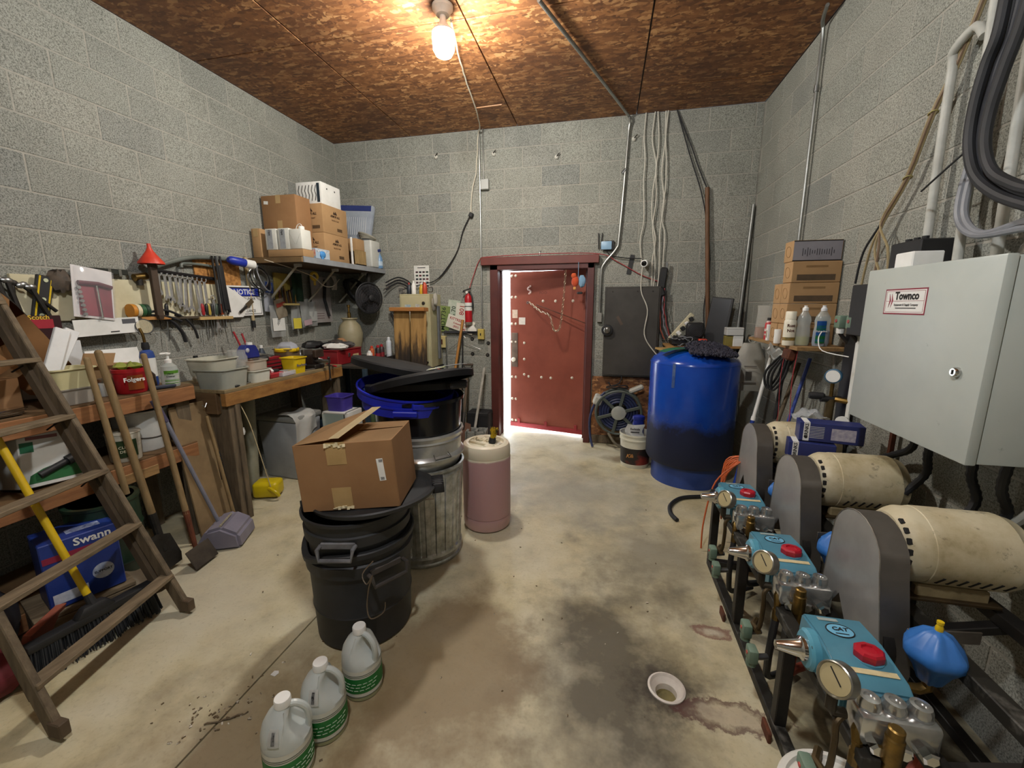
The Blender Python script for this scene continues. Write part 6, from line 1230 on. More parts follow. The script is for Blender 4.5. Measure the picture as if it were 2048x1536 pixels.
# notice sign
t = T('notice_sign', 'white video surveillance notice sign with blue header on the left wall', 'sign', (tx+.03, 3.17, 1.6), (R(1), 0, 0)); B().box((0, 0, 0), (.006, .36, .26), bev=.001).ob('panel', M_WHITE, t); B().box((.0034, 0, 0), (.001, .335, .235)).ob('border', M_INK, t, 0); B().box((.0038, 0, -.0), (.001, .325, .225)).ob('field', M_WHITE, t, 0)
B().box((.0042, 0, .075), (.001, .325, .075)).ob('header_black', P('#14162a', None, 8, .5), t, 0); B().box((.0046, .0, .075), (.001, .3, .062), bev=.0004).ob('header_blue', P('#2238a8', '#1c2f94', 8, .45), t, 0)
txt('NOTICE', .062, M_WHITE, t, (.0056, 0, .075), '+x', bold=.0012)
for s, z in (('PREMISES UNDER', .018), ('24 HOUR', -.018), ('VIDEO', -.054), ('SURVEILLANCE', -.09)): txt(s, .034, M_INK, t, (.0046, 0, z), '+x', bold=.0005, sx=.85)
b = B(); b.prism([(-.2, .17), (-.02, .07), (.12, -.02), (.02, -.14), (-.2, -.14)], .003, rot=(0, 0, R(90))); tag(b.ob('folded_paper', M_WHITE, loc=(tx+.05, 3.09, 1.6)), 'white folded sheet covering the left half of the notice sign', 'paper')
t = T('putty_knife', 'putty knife leaning across the front of the notice sign', 'putty knife', (tx+.07, 3.06, 1.5), (R(-55), 0, 0)); B().box((0, 0, .05), (.012, .022, .1), bev=.004).ob('handle', M_IRON, t); B().box((0, 0, .14), (.003, .04, .09)).ob('blade', P('#6a5d48', None, 8, .5, metal=.5), t, 0)
t = T('broom_stick', 'wooden broom handle with black tip hanging behind the notice sign', 'handle', (tx+.022, 3.24, 1.36)); B().cyl((0, 0, .06), (0, -.01, .62), .014, n=12).ob('shaft', P('#b5a27a', '#9c8961', 6, .6), t); B().cyl((0, 0, 0), (0, 0, .065), .017, n=12).ob('tip', M_RUBBER, t)
# ------------------------------------------------ clutter hanging under the high shelf
for k in range(4): tag(B().torus((0, 0, 0), .085+.008*k, .006, (1, .25*k-.3, .1*k), 30, 6, sx=1, sy=1.1).ob('wire_coil', (M_STEEL, M_RUBBER, M_STEEL, M_GREY)[k], loc=(tx+.07+.012*k, 3.3+.01*k, 1.8)), ('shiny', 'black', 'dull steel', 'grey')[k]+' wire coil hanging under the left end of the high shelf', 'coil', 'wire coils')
wire('string', 'pale string sagging under the high shelf between the brackets', 'string', [(tx+.25, 3.2, 1.95), (tx+.3, 3.45, 1.9), (tx+.33, 3.7, 1.84), (tx+.3, 3.9, 1.76), (tx+.3, 4.05, 1.76), (tx+.28, 4.2, 1.84)], .0045, P('#b5a994', None, 8, .7), 0, 0, 6)
def hangpack(label, y, z, w_, h_, mat, extra=None, x=.06, tilt=0):
    t = T('hanging_pack', label, 'package', (tx+x, y, z), (R(tilt), 0, 0), 'packs hanging under the high shelf'); b = B()
    b.sheet(lambda u, v: Vector((.012*math.sin(PI*u)*math.sin(PI*v)+.004*math.sin(9*u+7*v), (u-.5)*w_, -h_*v)), 7, 7, .002); b.ob('pack', mat, t)
    if extra: B().box((.012, 0, -h_*extra[0]), (.002, w_*.85, h_*extra[1])).ob('pack_label', extra[2], t, 0)
    return t
CB = CLEAR('#c9cbc8', .5, .25)
hangpack('white and blue card pack under the shelf beside the notice sign', 3.42, 1.78, .1, .28, P('#b9bdc6', '#a9aeb8', 9, .5), (.2, .35, P('#34509c', None, 8, .5)), tilt=-5)
hangpack('clear bag with white and yellow label under the high shelf', 3.47, 1.56, .18, .3, CB, (.6, .4, M_PAPER), .08)
hangpack('beige envelope with red stripe pinned under the high shelf', 3.48, 1.62, .13, .18, P('#b3a68f', '#a0937c', 9, .7), (.3, .2, P('#8c3326', None, 8, .6)), .1, 14)
hangpack('clear bag with bright yellow card under the high shelf', 3.72, 1.62, .13, .3, CB, (.8, .35, P('#d6c64a', '#c9b83c', 8, .6)), .08)
hangpack('clear plastic bag with pink label hanging under the shelf middle', 3.84, 1.62, .14, .28, CB, (.85, .2, P('#b59aa0', None, 8, .6)), .09, 6)
hangpack('empty clear plastic bag rightmost under the shelf', 3.97, 1.6, .14, .26, CB, (.6, .4, P('#a9aaa6', None, 8, .5)), .08)
t = T('parts_rack', 'yellow backed rack of rusty small parts under the high shelf', 'rack', (tx+.04, 3.62, 1.62)); B().box((0, 0, .1), (.02, .2, .3), bev=.002).ob('rack_back', P('#a08a3c', '#86722c', 7, .6), t); B().box((.05, 0, -.05), (.1, .2, .02), bev=.002).ob('tray', P('#a5935a', None, 7, .7), t)
for q in range(9): B().cyl((.03+.02*(q % 3), -.08+.02*q, -.04), (.03+.01*(q % 3), -.08+.022*q, .1+.03*math.sin(q)), .01, n=7).ob('part_rod', (M_RUST, M_IRON, M_BRASS)[q % 3], t)
t = T('tape_reel', 'yellow tape holder hanging under the middle of the high shelf', 'tape', (tx+.25, 3.83, 1.85)); B().torus((0, 0, 0), .035, .014, (1, -.3, 0), 22, 8).ob('ring', P('#c9a82c', None, 8, .5), t); B().box((0, 0, -.06), (.012, .03, .06), bev=.004).ob('tail', P('#b8982a', None, 8, .5), t)
tag(B().sheet(lambda u, v: Vector((.01*math.sin(8*u), .14*(u-.5), -.28*v)), 8, 6, .003).ob('green_cloth', P('#2c4a32', '#223a27', 9, .8), loc=(tx+.1, 3.75, 1.88)), 'dark green cloth hanging from the shelf underside', 'cloth')
t = T('leaf_blower_board', 'framed white instruction board hanging under the high shelf', 'board', (tx+.05, 4.18, 1.62)); B().box((0, 0, 0), (.012, .32, .5), bev=.002).ob('board', P('#9a938f', '#87807c', 7, .7), t); B().tube([(.02, .06, .22), (.025, .02, .0), (.025, .08, -.18)], .016, 8).ob('black_band', M_RUBBER, t)
for q in range(3): B().box((.0068, -.06, -.15-.025*q), (.001, .16, .008)).ob('print_line', P('#6d5a58', None, 8, .7), t, 0)
t = T('rope_hank', 'knotted white rope ends hanging above the instruction board', 'rope', (tx+.2, 4.2, 1.86))
for q in range(4): B().tube(wob([(0, -.02+.02*q, .02), (.02, .01*q, -.05), (.0, -.03+.025*q, -.13)], 0), .009, 7).ob('rope_end', P('#a59f93', None, 9, .8), t)
for k in range(3): tag(B().torus((0, 0, 0), .13, .014, (1, -1.2, .0), 34, 8, sx=.55+.06*k, sy=1.25).ob('drive_belt', M_RUBBER, loc=(-2.95+.04*k, yw-.12-.02*k, 1.72)), ('left', 'middle', 'right')[k]+' black rubber belt loop hanging on the back wall near the fan', 'belt', 'belts by the fan')
# fan
t = T('wall_fan', 'round black caged fan hanging below the far end of the high shelf', 'fan', (-2.66, 4.4, 1.64), (0, R(8), R(66)))
for q in range(6): B().torus((0, -.055+.004*q, 0), .03+.025*q, .0022, (0, 1, 0), 32, 5).ob('cage_ring', M_IRON, t)
for q in range(20): B().cyl((.02*math.cos(q*PI/10), -.06, .02*math.sin(q*PI/10)), (.165*math.cos(q*PI/10), -.03, .165*math.sin(q*PI/10)), .0015, n=4).ob('cage_wire', M_IRON, t)
B().torus((0, -.01, 0), .172, .009, (0, 1, 0), 40, 8).ob('rim', M_BLACK, t); B().lathe([(.165, .0), (.15, .05), (.07, .09), (.03, .1)], 32, ax=(0, 1, 0)).ob('back_cage', P('#26262a', '#38383c', 30, .6), t); B().lathe([(.035, .05), (.035, .065), (.02, .072)], 20, ax=(0, -1, 0)).ob('hub', M_BLACK, t)
for q in range(3):
    a = q*2*PI/3; B().sheet(lambda u, v: Vector(((.03+.11*u)*math.cos(a+.7*(v-.5)), -.02+.02*(v-.5), (.03+.11*u)*math.sin(a+.7*(v-.5)))), 3, 3, .002).ob('fan_blade', P('#4a4a4e', None, 8, .4, metal=.4), t)
B().box((.0, .03, .22), (.03, .03, .12)).ob('hanger', M_IRON, t, 0)
for k in range(6):
    wire('black_cable', ORD[k]+' from the top of the black cable loops between fan and cabinet', 'cable', ([(-2.55, yw-.1, 1.82-.04*k), (-2.42, yw-.05, 1.88-.03*k), (-2.3, yw-.03, 1.84-.035*k), (-2.2, yw-.03, 1.74-.03*k)] if k < 3 else [(-2.52, yw-.08, 1.62-.03*k), (-2.46, yw-.05, 1.42-.05*(k-3)), (-2.38, yw-.03, 1.3-.05*(k-3)), (-2.28, yw-.03, 1.27-.055*(k-3)), (-2.18, yw-.03, 1.34-.03*(k-3))]), .008, M_RUBBER, .002, k, 5, 'cable swirls by the fan')
t = T('wall_photo', 'small arched black and white picture on the wall right of the fan', 'picture', (-2.4, yw-.01, 1.72)); b = B(); b.prism([(-.045, -.06), (.045, -.06), (.045, .03), (.03, .06), (0, .072), (-.03, .06), (-.045, .03)], .006); b.ob('frame', P('#8f8c82', None, 8, .6), t, 0); B().box((0, -.0036, -.005), (.06, .002, .09)).ob('image', P('#2c2b2a', '#8a8880', 25, .5), t, 0)
# ------------------------------------------------ beige cabinet, planks, stand
t = T('beige_cabinet', 'narrow beige steel cabinet standing against the back wall with clutter on top', 'cabinet', (-2.08, 4.53, .86)); B().box((0, 0, .41), (.36, .32, .82), bev=.004).ob('case', P('#b5ae8b', '#a69f7b', 5, .5), t); B().box((0, -.163, .41), (.32, .008, .77), bev=.002).ob('cabinet_door', P('#bdb693', '#aea783', 5, .5), t); B().lathe([(.018, 0), (.018, .008), (.012, .014)], 16, (.11, -.167, .72), (0, -1, 0)).ob('lock', M_IRON, t); B().lathe([(.014, 0), (.012, .01)], 14, (.13, -.167, .06), (0, -1, 0)).ob('lock', M_IRON, t)
plate(t, 'sticker', P('#7d9aa5', '#c9cbc6', 25, .6), (-.08, -.168, .68), .07, .05); plate(t, 'sticker', P('#cfcfca', None, 8, .7), (-.07, -.168, .62), .07, .06); plate(t, 'sticker', P('#c9c9c2', '#6a6a60', 25, .7), (.03, -.168, .66), .05, .1, spin=-12)
t = T('cabinet_stand', 'black steel stand carrying the beige cabinet', 'stand', (-2.08, 4.53, 0)); B().box((0, 0, .845), (.38, .34, .03), bev=.003).ob('top', M_BLACK, t)
for x in (-.17, .17):
    for y in (-.15, .15): B().box((x, y, .415), (.03, .03, .83)).ob('leg', M_BLACK, t, 0)
n = NT('scorched_plank'); p = n.obj(); sp = n.n('ShaderNodeSeparateXYZ'); n.l(p, sp.inputs[0]); mp = n.n('ShaderNodeMapping'); mp.inputs['Scale'].default_value = (14, 9, 1.6); n.l(p, mp.inputs[0])
h_ = n.math('ADD', sp.outputs[2], n.math('MULTIPLY', n.math('SUBTRACT', n.noise(mp.outputs[0], 1.6, 6, .65), .5), .9)); c = n.mix(n.ramp(n.math('MULTIPLY', h_, .5), [(.50, 1.0), (.56, .85), (.62, 0.0)]), n.ramp(n.noise(mp.outputs[0], 2.5, 5), [(.3, lin('#b08b52')), (.7, lin('#8f6c3b'))]), lin('#2a221b')); n.l(c, n.b.inputs['Base Color']); n.setv(Roughness=.8); M_SCORCH = n.m
t = T('plank_sign', 'pair of scorched planks with a top crosspiece leaning on the beige cabinet', 'planks', (-2.06, 4.12, 0), (R(-3), 0, 0))
for x in (-.095, .1): B().box((x, 0, .76), (.175, .03, 1.5), bev=.003).ob('plank', M_SCORCH, t, 0)
B().box((0, -.02, 1.515), (.4, .12, .04), bev=.003).ob('crosspiece', P('#a8733c', '#925f2c', 5, .7, stretch=(1, 8, 8)), t)
zc_ = 1.68
for k, (x, y, nm, lab) in enumerate(((-2.19, 4.48, 'dark', 'dark bottle with red tip on the beige cabinet'), (-2.12, 4.45, 'white', 'short white jar on the beige cabinet'), (-2.05, 4.5, 'yellow', 'yellow handled tool bottle on the beige cabinet'), (-1.99, 4.46, 'red', 'orange red bottle on the beige cabinet'))):
    mt = {'dark': P('#2a2f38', None, 8, .4), 'white': M_WHITE, 'yellow': P('#c9a02a', None, 8, .4), 'red': P('#b8452a', None, 8, .4)}[nm]
    bottle(lab, (x, y, zc_), [(.024, 0), (.026, .006), (.026, .07+.02*(k % 2)), (.014, .1+.02*(k % 2)), (.009, .11+.02*(k % 2))], mt, [(.01, .1+.02*(k % 2)), (.008, .13+.02*(k % 2))], P('#b5382c', None, 8, .4) if k == 0 else M_WHITE, name='small_bottle')
t = T('wire_rings', 'steel wire rings hanging at the right corner of the beige cabinet', 'rings', (-1.94, 4.48, zc_+.05))
for q in range(3): B().torus((.01*q, 0, 0), .03, .003, (.3*q, 1, 0), 18, 5).ob('ring', M_STEEL, t)
t = T('work_gloves', 'grey work gloves and a strap hanging on the right side of the cabinet', 'gloves', (-1.885, 4.45, 1.45)); B().ball((0, 0, .12), .05, .5, 1, 1.6, 10, 8, jit=.12).ob('glove', P('#8f897b', '#756f62', 9, .9), t); B().ball((.03, -.02, .17), .045, .5, .9, 1.5, 10, 8, jit=.12).ob('glove', P('#b5b1a5', None, 9, .9), t); B().box((.03, .05, -.2), (.02, .06, .6), bev=.005).ob('strap', P('#6a6d70', '#55585b', 8, .7), t)
# ------------------------------------------------ workbench
zb = .985; bx0, bx1, by0, by1 = XL+.01, -2.53, 2.30, 3.62
t = T('workbench', 'long wooden workbench of heavy lumber along the left wall', 'workbench', (bx0, by0, 0)); wB, lB = bx1-bx0, by1-by0
M_BTOP = P('#8b7a58', '#6d5d40', 5, .7, bump=.1, stretch=(8, 1, 8)); M_BEDGE = P('#a0743c', '#754f26', 6, .65, bump=.2, stretch=(3, 1, 3))
B().box((wB/2, lB/2, zb-.012), (wB, lB, .024), bev=.002).ob('top', M_BTOP, t); B().box((wB-.02, lB/2, zb-.07), (.045, lB, .09), bev=.003).ob('front_rail', M_BEDGE, t); B().box((wB/2-.05, .02, zb-.1), (wB-.06, .04, .15), bev=.003).ob('end_rail', P('#6b5234', '#523d25', 6, .75, stretch=(1, 6, 6)), t)
for (x, y, w2, d2) in ((wB-.11, .05, .19, .045), (wB-.02, .09, .04, .04), (wB-.11, lB-.05, .19, .045), (.1, .05, .1, .045), (.1, lB-.05, .1, .045)): B().box((x, y, (zb-.024)/2), (w2, d2, zb-.024), bev=.003).ob('leg', M_OLDW, t)
B().tube([(wB-.15, -.012, zb-.09), (wB-.15, -.03, zb-.12), (wB-.15, -.045, zb-.1)], .004, 6).ob('hook', M_STEEL, t)
for k, (x, y, h, r, c1_, lab) in enumerate(((-3.03, 2.55, .2, .035, '#b7b2a2', 'pale cleaner bottle against the wall behind the cream tub'), (-3.04, 2.7, .16, .04, '#5a4a3a', 'brown glass bottle on the bench against the wall'), (-2.98, 2.8, .13, .045, '#8f9291', 'grey tin on the bench behind the drill'), (-3.05, 3.2, .22, .03, '#39424f', 'slim dark bottle on the bench behind the red basket'), (-3.02, 3.42, .18, .04, '#b0aca0', 'cream oil bottle on the bench behind the heap'), (-2.9, 3.5, .12, .05, '#54575a', 'squat dark tin beside the heap on the bench'))):
    bottle(lab, (x, y, zb), [(r, 0), (r*1.05, .006), (r*1.05, h*.65), (r*.5, h*.85), (r*.4, h*.9)], P(c1_, None, 7, .45), [(r*.45, h*.88), (r*.45, h)], M_WHITE if k % 2 else M_BLACK, name='shop_bottle', lab=(r*1.06, h*.15, h*.5))
for k, (x, y, rz, lab) in enumerate(((-2.58, 2.52, 15, 'screw driver bit strip lying at the bench front edge'), (-2.6, 3.22, -20, 'flat file lying beside the vise'), (-2.57, 3.5, 60, 'steel ruler lying at the far bench edge'))):
    t = T('bench_tool', lab, 'tool', (x, y, zb), rz); B().box((0, 0, .006), (.02, .14, .01), bev=.002).ob('blade', M_STEEL, t); B().box((0, -.09, .009), (.022, .06, .016), bev=.005).ob('handle', (M_BLACK, M_WOODY, M_REDP)[k], t)
def tub(label, x, y, z, w0, d0, h, mat, taper=1.12, rim=True, name='plastic_tub', group=None, rz=0, cat='tub'):
    t = T(name, label, cat, (x, y, z), rz, group); b = B(); th = .004
    def rr(w_, d_, z_): 
        r_ = min(w_, d_)*.18; pts = []
        for cx, cy, a0 in ((w_/2-r_, d_/2-r_, 0), (-w_/2+r_, d_/2-r_, 90), (-w_/2+r_, -d_/2+r_, 180), (w_/2-r_, -d_/2+r_, 270)):
            for q in range(4): a = R(a0+30*q); pts.append(b.bm.verts.new((cx+r_*math.cos(a), cy+r_*math.sin(a), z_)))
        return pts
    L = [rr(w0, d0, 0), rr(w0*taper, d0*taper, h)]
    if rim: L += [rr(w0*taper+.018, d0*taper+.018, h), rr(w0*taper+.018, d0*taper+.018, h-.006+.012), rr(w0*taper-.004, d0*taper-.004, h+.006)]
    L += [rr(w0*taper-2*th, d0*taper-2*th, h-.004), rr(w0-2*th, d0-2*th, th)]; b.skin(L); b.ob('tub_wall', mat, t, 40); return t
M_TUBC = P('#b9b7a6', '#a5a392', 5, .45); M_CREAM = P('#cfc79c', '#beb688', 6, .5)
tub('large cloudy round tub at the near corner of the workbench', -2.66, 2.42, zb, .22, .22, .13, P('#a3a497', '#8b8f88', 4, .4))
tub('cream rectangular tub stacked in the cloudy tub on the workbench', -2.73, 2.42, zb+.09, .2, .22, .11, M_TUBC)
bottle('clear plastic pretzel style jar lying among the tubs on the workbench', (-2.66, 2.56, zb+.1), [(.06, 0), (.065, .02), (.065, .1), (.055, .12), (.058, .15)], CLEAR('#d5d6d0', .35), name='clear_jar', cat='jar')
tub('white square ice cream tub at the front of the workbench', -2.63, 2.66, zb, .16, .16, .085, P('#d3d3c6', '#c3c3b5', 6, .45)); t = tub('shallow clear box with copper coloured parts on the white tub', -2.65, 2.66, zb+.09, .17, .17, .07, CLEAR('#c9bfae', .55), 1.03)
B().box((-.04, -.02, .035), (.08, .12, .06), bev=.004).ob('contents', P('#b5713c', '#9c5a2a', 9, .6), t)
t = T('oil_jug', 'dark blue oil jug with white cap on the clear box', 'jug', (-2.66, 2.66, zb+.175)); b = B(); b.prism([(-.075, 0), (.08, 0), (.075, .05), (.05, .1), (-.04, .105), (-.075, .06)], .07, rot=(0, 0, R(90))); bmesh.ops.bevel(b.bm, geom=list(b.bm.edges), offset=.008, segments=2, affect='EDGES'); b.ob('jug_body', P('#23307c', '#1c2768', 6, .35), t); B().lathe([(.022, 0), (.022, .02)], 16, (0, .02, .1)).ob('cap', M_WHITE, t); B().ball((.03, -.035, .065), .02, .6, 1, 1, 10, 6).ob('grip_hole', P('#a9abb5', None, 8, .5), t)
t = tub('yellow tub with blue and white logo at the front of the workbench', -2.62, 3.08, zb, .13, .13, .13, P('#d8bb1c', '#c7a90f', 6, .4), 1.18); txt('Blue Bunny', .026, P('#22346e', None, 8, .5), t, (.0795, 0, .07), (R(82), 0, R(90)), bold=.0006)
t = tub('brown banded yellow tub behind the vise stuffed with a bag', -2.78, 3.2, zb, .15, .15, .19, P('#6d5a40', '#4f4230', 5, .5), 1.1); B().torus((0, 0, .185), .085, .02, n=24, m=8).ob('yellow_lid_rim', M_YEL, t); B().ball((0, 0, .2), .09, 1, 1, .6, 12, 8, jit=.12).ob('stuffed_bag', P('#a9adb5', '#8c919c', 7, .4), t)
t = T('red_crate', 'red slotted basket of small tools behind the yellow tub', 'basket', (-2.9, 3.02, zb)); B().box((0, 0, .07), (.22, .24, .14), bev=.006, taper=(1.1, 1.1)).ob('basket', P('#8c2028', '#74171e', 7, .45), t)
for q in range(4): B().box((.118, 0, .025+.03*q), (.004, .2, .006)).ob('slot', M_INK, t, 0)
B().box((0, 0, .15), (.2, .1, .03), rot=(0, .2, .4), bev=.006).ob('contents', M_STEEL, t)
t = T('drill', 'black cordless drill lying behind the white tub', 'drill', (-2.78, 2.87, zb)); B().lathe([(.02, -.09), (.032, -.08), (.034, .05), (.02, .08)], 18, (0, 0, .13), (.4, 1, .2)).ob('motor_housing', M_BLACK, t); B().box((0, -.02, .07), (.04, .05, .12), rot=(.3, 0, 0), bev=.01).ob('grip', M_RUBBER, t); B().box((0, -.03, .012), (.06, .09, .024), bev=.006).ob('battery', M_BLACK, t)
t = T('red_bowl', 'red and white packets in a low red tray on the workbench', 'tray', (-2.64, 2.83, zb)); B().box((0, 0, .02), (.13, .14, .04), bev=.006, taper=(1.1, 1.1)).ob('tray', P('#b03038', '#98222a', 7, .45), t)
for q in range(4): B().box((-.02+.015*q, -.04+.025*q, .05), (.05, .03, .025), rot=(.2*q, .1, .5*q), bev=.004).ob('packet', (M_WHITE, P('#8a1f28', None, 8, .5), M_WHITE, M_BLACK)[q], t)
t = T('parts_case', 'clear lidded case of red and blue small parts at the bench edge', 'case', (-2.6, 2.93, zb), 6); B().box((0, 0, .02), (.11, .17, .036), bev=.004).ob('case', CLEAR('#d5dadd', .45), t); B().box((0, 0, .014), (.095, .15, .02), bev=.002).ob('contents', P('#c9ccd2', '#b52a40', 40, .5, lo=.52, hi=.6), t)
for k, (y, L, lab) in enumerate(((2.95, .2, 'left red handled bolt cutter standing in the basket'), (3.0, .18, 'right red handled cutter standing in the basket'))): rod('cutter', lab, 'cutter', (-2.98, y, zb+.16), (-3.02, y-.05+.03*k, zb+.16+L), .008, P('#9c2a30', None, 8, .4), group='cutters in the basket')
t = T('bench_vise', 'heavy dark bench vise clamped at the front of the workbench', 'vise', (-2.63, 3.34, zb)); B().box((0, 0, .02), (.14, .13, .04), bev=.008).ob('base', M_IRON, t); B().box((-.02, 0, .08), (.1, .09, .1), bev=.015, seg=2).ob('body', P('#3a2c25', '#2a201b', 8, .5, metal=.4), t); B().box((-.06, 0, .15), (.035, .12, .05), bev=.004).ob('fixed_jaw', M_STEEL, t); B().box((.06, 0, .14), (.035, .12, .07), bev=.006).ob('moving_jaw', P('#4a3a30', '#332821', 8, .5, metal=.4), t); B().cyl((.02, 0, .07), (.17, 0, .07), .018, n=12).ob('screw', M_STEEL, t); B().cyl((.165, 0, .1), (.165, 0, -.1), .0075, n=8).ob('handle_bar', M_IRON, t)
for z in (.1, -.1): B().ball((.165, 0, z), .014, n=10, m=6).ob('handle_knob', M_IRON, t)
t = T('red_toolbox', 'red metal toolbox with cream stickers at the far end of the workbench', 'toolbox', (-2.72, 3.86, .965), 0); B().box((0, 0, .07), (.26, .42, .14), bev=.006).ob('box', P('#8f1f26', '#74151b', 6, .4), t); B().box((0, 0, .146), (.27, .43, .012), bev=.003).ob('lid', P('#7d1a20', None, 6, .4), t); B().box((.132, .1, .06), (.002, .1, .06)).ob('sticker', P('#c9b98c', '#a08c5a', 20, .6), t, 0); B().box((.134, -.02, .09), (.008, .03, .04), bev=.002).ob('latch', M_STEEL, t)
rn = random.Random(31)
for k in range(9):
    x, y = rn.uniform(-3.0, -2.72), rn.uniform(3.4, 4.0); mt = (M_BLACK, M_RUBBER, P('#4a4640', '#2f2c28', 9, .7), M_PAPER, P('#6a4a30', '#533820', 8, .8))[k % 5]; zz = .985 if y < 3.62 else 1.12
    t = T('shop_rag', ('black tool bag', 'dark rubber scrap', 'grimy grey rag', 'pale folded cloth', 'brown leather scrap')[k % 5]+(' on the heap behind the vise' if k < 5 else ' on top of the far heap'), 'rag', (x, y, zz), rn.uniform(0, 180), 'heap behind the vise'); B().ball((0, 0, .04), .1, rn.uniform(.8, 1.4), rn.uniform(.6, 1), .42, 14, 8, jit=.14).ob('cloth', mt, t)
t = T('ceramic_urn', 'tall cream ribbed urn standing behind the red toolbox', 'urn', (-2.86, 4.3, .965)); b = B(); b.lathe([(.07, 0), (.085, .02), (.125, .18), (.135, .28), (.11, .37), (.075, .41), (.072, .43), (.09, .445), (.088, .455), (.07, .45)], 60)
for v in b.bm.verts:
    if .02 < v.co.z < .38: a = math.atan2(v.co.y, v.co.x); k_ = 1+.018*math.cos(30*a); v.co.x *= k_; v.co.y *= k_
b.ob('urn_body', P('#a39a7c', '#8d8466', 6, .5), t, 60)
t = carton('green and white product carton beside the urn mouth', (.1, .14, .07), (-2.99, 4.06, .966), 20, P('#4a6a4a', '#c3c0b2', 6, .6, lo=.48, hi=.52), None, 'small_carton')
t = T('brass_valve', 'brass valve standing in the mouth of the urn', 'valve', (-2.86, 4.3, 1.415)); B().lathe([(.02, -.02), (.02, .06), (.012, .07), (.012, .12), (.018, .125), (.018, .15)], 12).ob('valve_body', M_BRASS, t)
tag(B().ball((0, 0, 0), .06, 1, 1, .8, 14, 9, jit=.05).ob('clay_pot', P('#a37a55', '#8a6341', 7, .8)), 'tan clay pot lying on the red toolbox clutter beside the urn', 'pot').location = (-2.8, 4.03, 1.165)
for k, (x, y, mt, s_, lab) in enumerate(((-2.66, 3.72, M_PAPER, (1.5, .7), 'pale crumpled cloth draped on the red toolbox lid'), (-2.78, 3.82, M_BLACK, (1.2, 1.2), 'black pouch on the middle of the red toolbox'), (-2.68, 3.92, P('#3b3a3c', '#5c5a58', 9, .5), (1.2, .8), 'dark grey plastic wrap on the red toolbox'), (-2.8, 3.98, P('#6a4a30', '#533820', 8, .8), (1.1, .9), 'brown leather holster behind the red toolbox clutter'))):
    t = T('shop_rag', lab, 'rag', (x, y, 1.118), 30*k, 'clutter on the red toolbox'); B().ball((0, 0, .03), .085, s_[0], s_[1], .42, 16, 9, jit=.2).ob('cloth', mt, t)
# steel cart beyond the bench
t = T('steel_cart', 'blue grey steel cart past the end of the workbench holding spray cans', 'cart', (-2.72, 4.12, 0)); M_CART = P('#3f5260', '#334450', 8, .5, metal=.3)
B().box((0, 0, .95), (.84, .92, .03), bev=.004).ob('top_tray', P('#3c382f', '#2b2823', 7, .7), t); B().box((0, 0, .3), (.8, .9, .03), bev=.004).ob('shelf', M_CART, t); B().box((.425, 0, .985), (.012, .92, .05), bev=.002).ob('tray_lip', P('#2c2a28', None, 8, .6), t)
for x in (-.4, .4):
    for y in (-.44, .44): B().box((x, y, .47), (.04, .04, .94), bev=.003).ob('post', M_CART, t, 0)
sp_ = [(-2.40, 3.78, 'white squat bottle with pointed nozzle', '#c9cbd0', '#e0e0dc', .09, .03), (-2.39, 3.9, 'white glue bottle with red label', '#d8d3cc', '#e2e2de', .13, .03), (-2.42, 4.0, 'orange topped spray can', '#b5572c', '#c2402a', .17, .026), (-2.40, 4.09, 'black spray can with red cap', '#2a2224', '#a8242c', .17, .03), (-2.42, 4.2, 'dark red spray can', '#3a2a2a', '#9c2028', .17, .03), (-2.40, 4.33, 'tall white spray can', '#cdd3d8', '#d9dcde', .24, .033)]
for x, y, lab, c1_, c2_, h, r in sp_: bottle(lab+' on the steel cart tray', (x, y, .965), [(r*.95, 0), (r, .006), (r, h*.75), (r*.8, h*.82), (r*.5, h*.86)], P(c1_, None, 8, .4), [(r*.6, h*.84), (r*.55, h*.96), (r*.25, h)], P(c2_, None, 8, .4), name='spray_can', cat='spray can', lab=(r*1.01, h*.2, h*.5), labmat=P(c2_, c1_, 20, .5))
rn = random.Random(44)
for k in range(7):
    t = T('jar', ('brown', 'green', 'clear', 'white', 'dark', 'tan', 'grey')[k]+' jar on the lower shelf of the steel cart', 'jar', (-2.4, 3.76+.11*k, .318), 0, 'jars on the cart shelf'); B().lathe([(.04, 0), (.042, .01), (.042, .1), (.03, .12)], 16).ob('jar_body', P(('#6a4a2c', '#4a5a3c', '#a9aaa0', '#c9c7bd', '#2c2a28', '#a38a5c', '#7a7a78')[k], None, 8, .4), t); B().lathe([(.034, .115), (.034, .14)], 16).ob('lid', (M_WHITE, M_IRON, M_YEL, M_REDP, M_WHITE, M_IRON, M_BLACK)[k], t)
t = T('magazine_pile', 'spread of blue and white leaflets behind the black lids', 'papers', (-1.95, 3.3, 0)) if False else None
tag(B().torus((0, 0, 0), .2, .02, (0, 0, 1), 34, 8).ob('red_hose_coil', M_HOSER, loc=(-1.75, 3.75, .88)), 'rust red hose coil lying behind the stacked lids', 'hose') if False else None
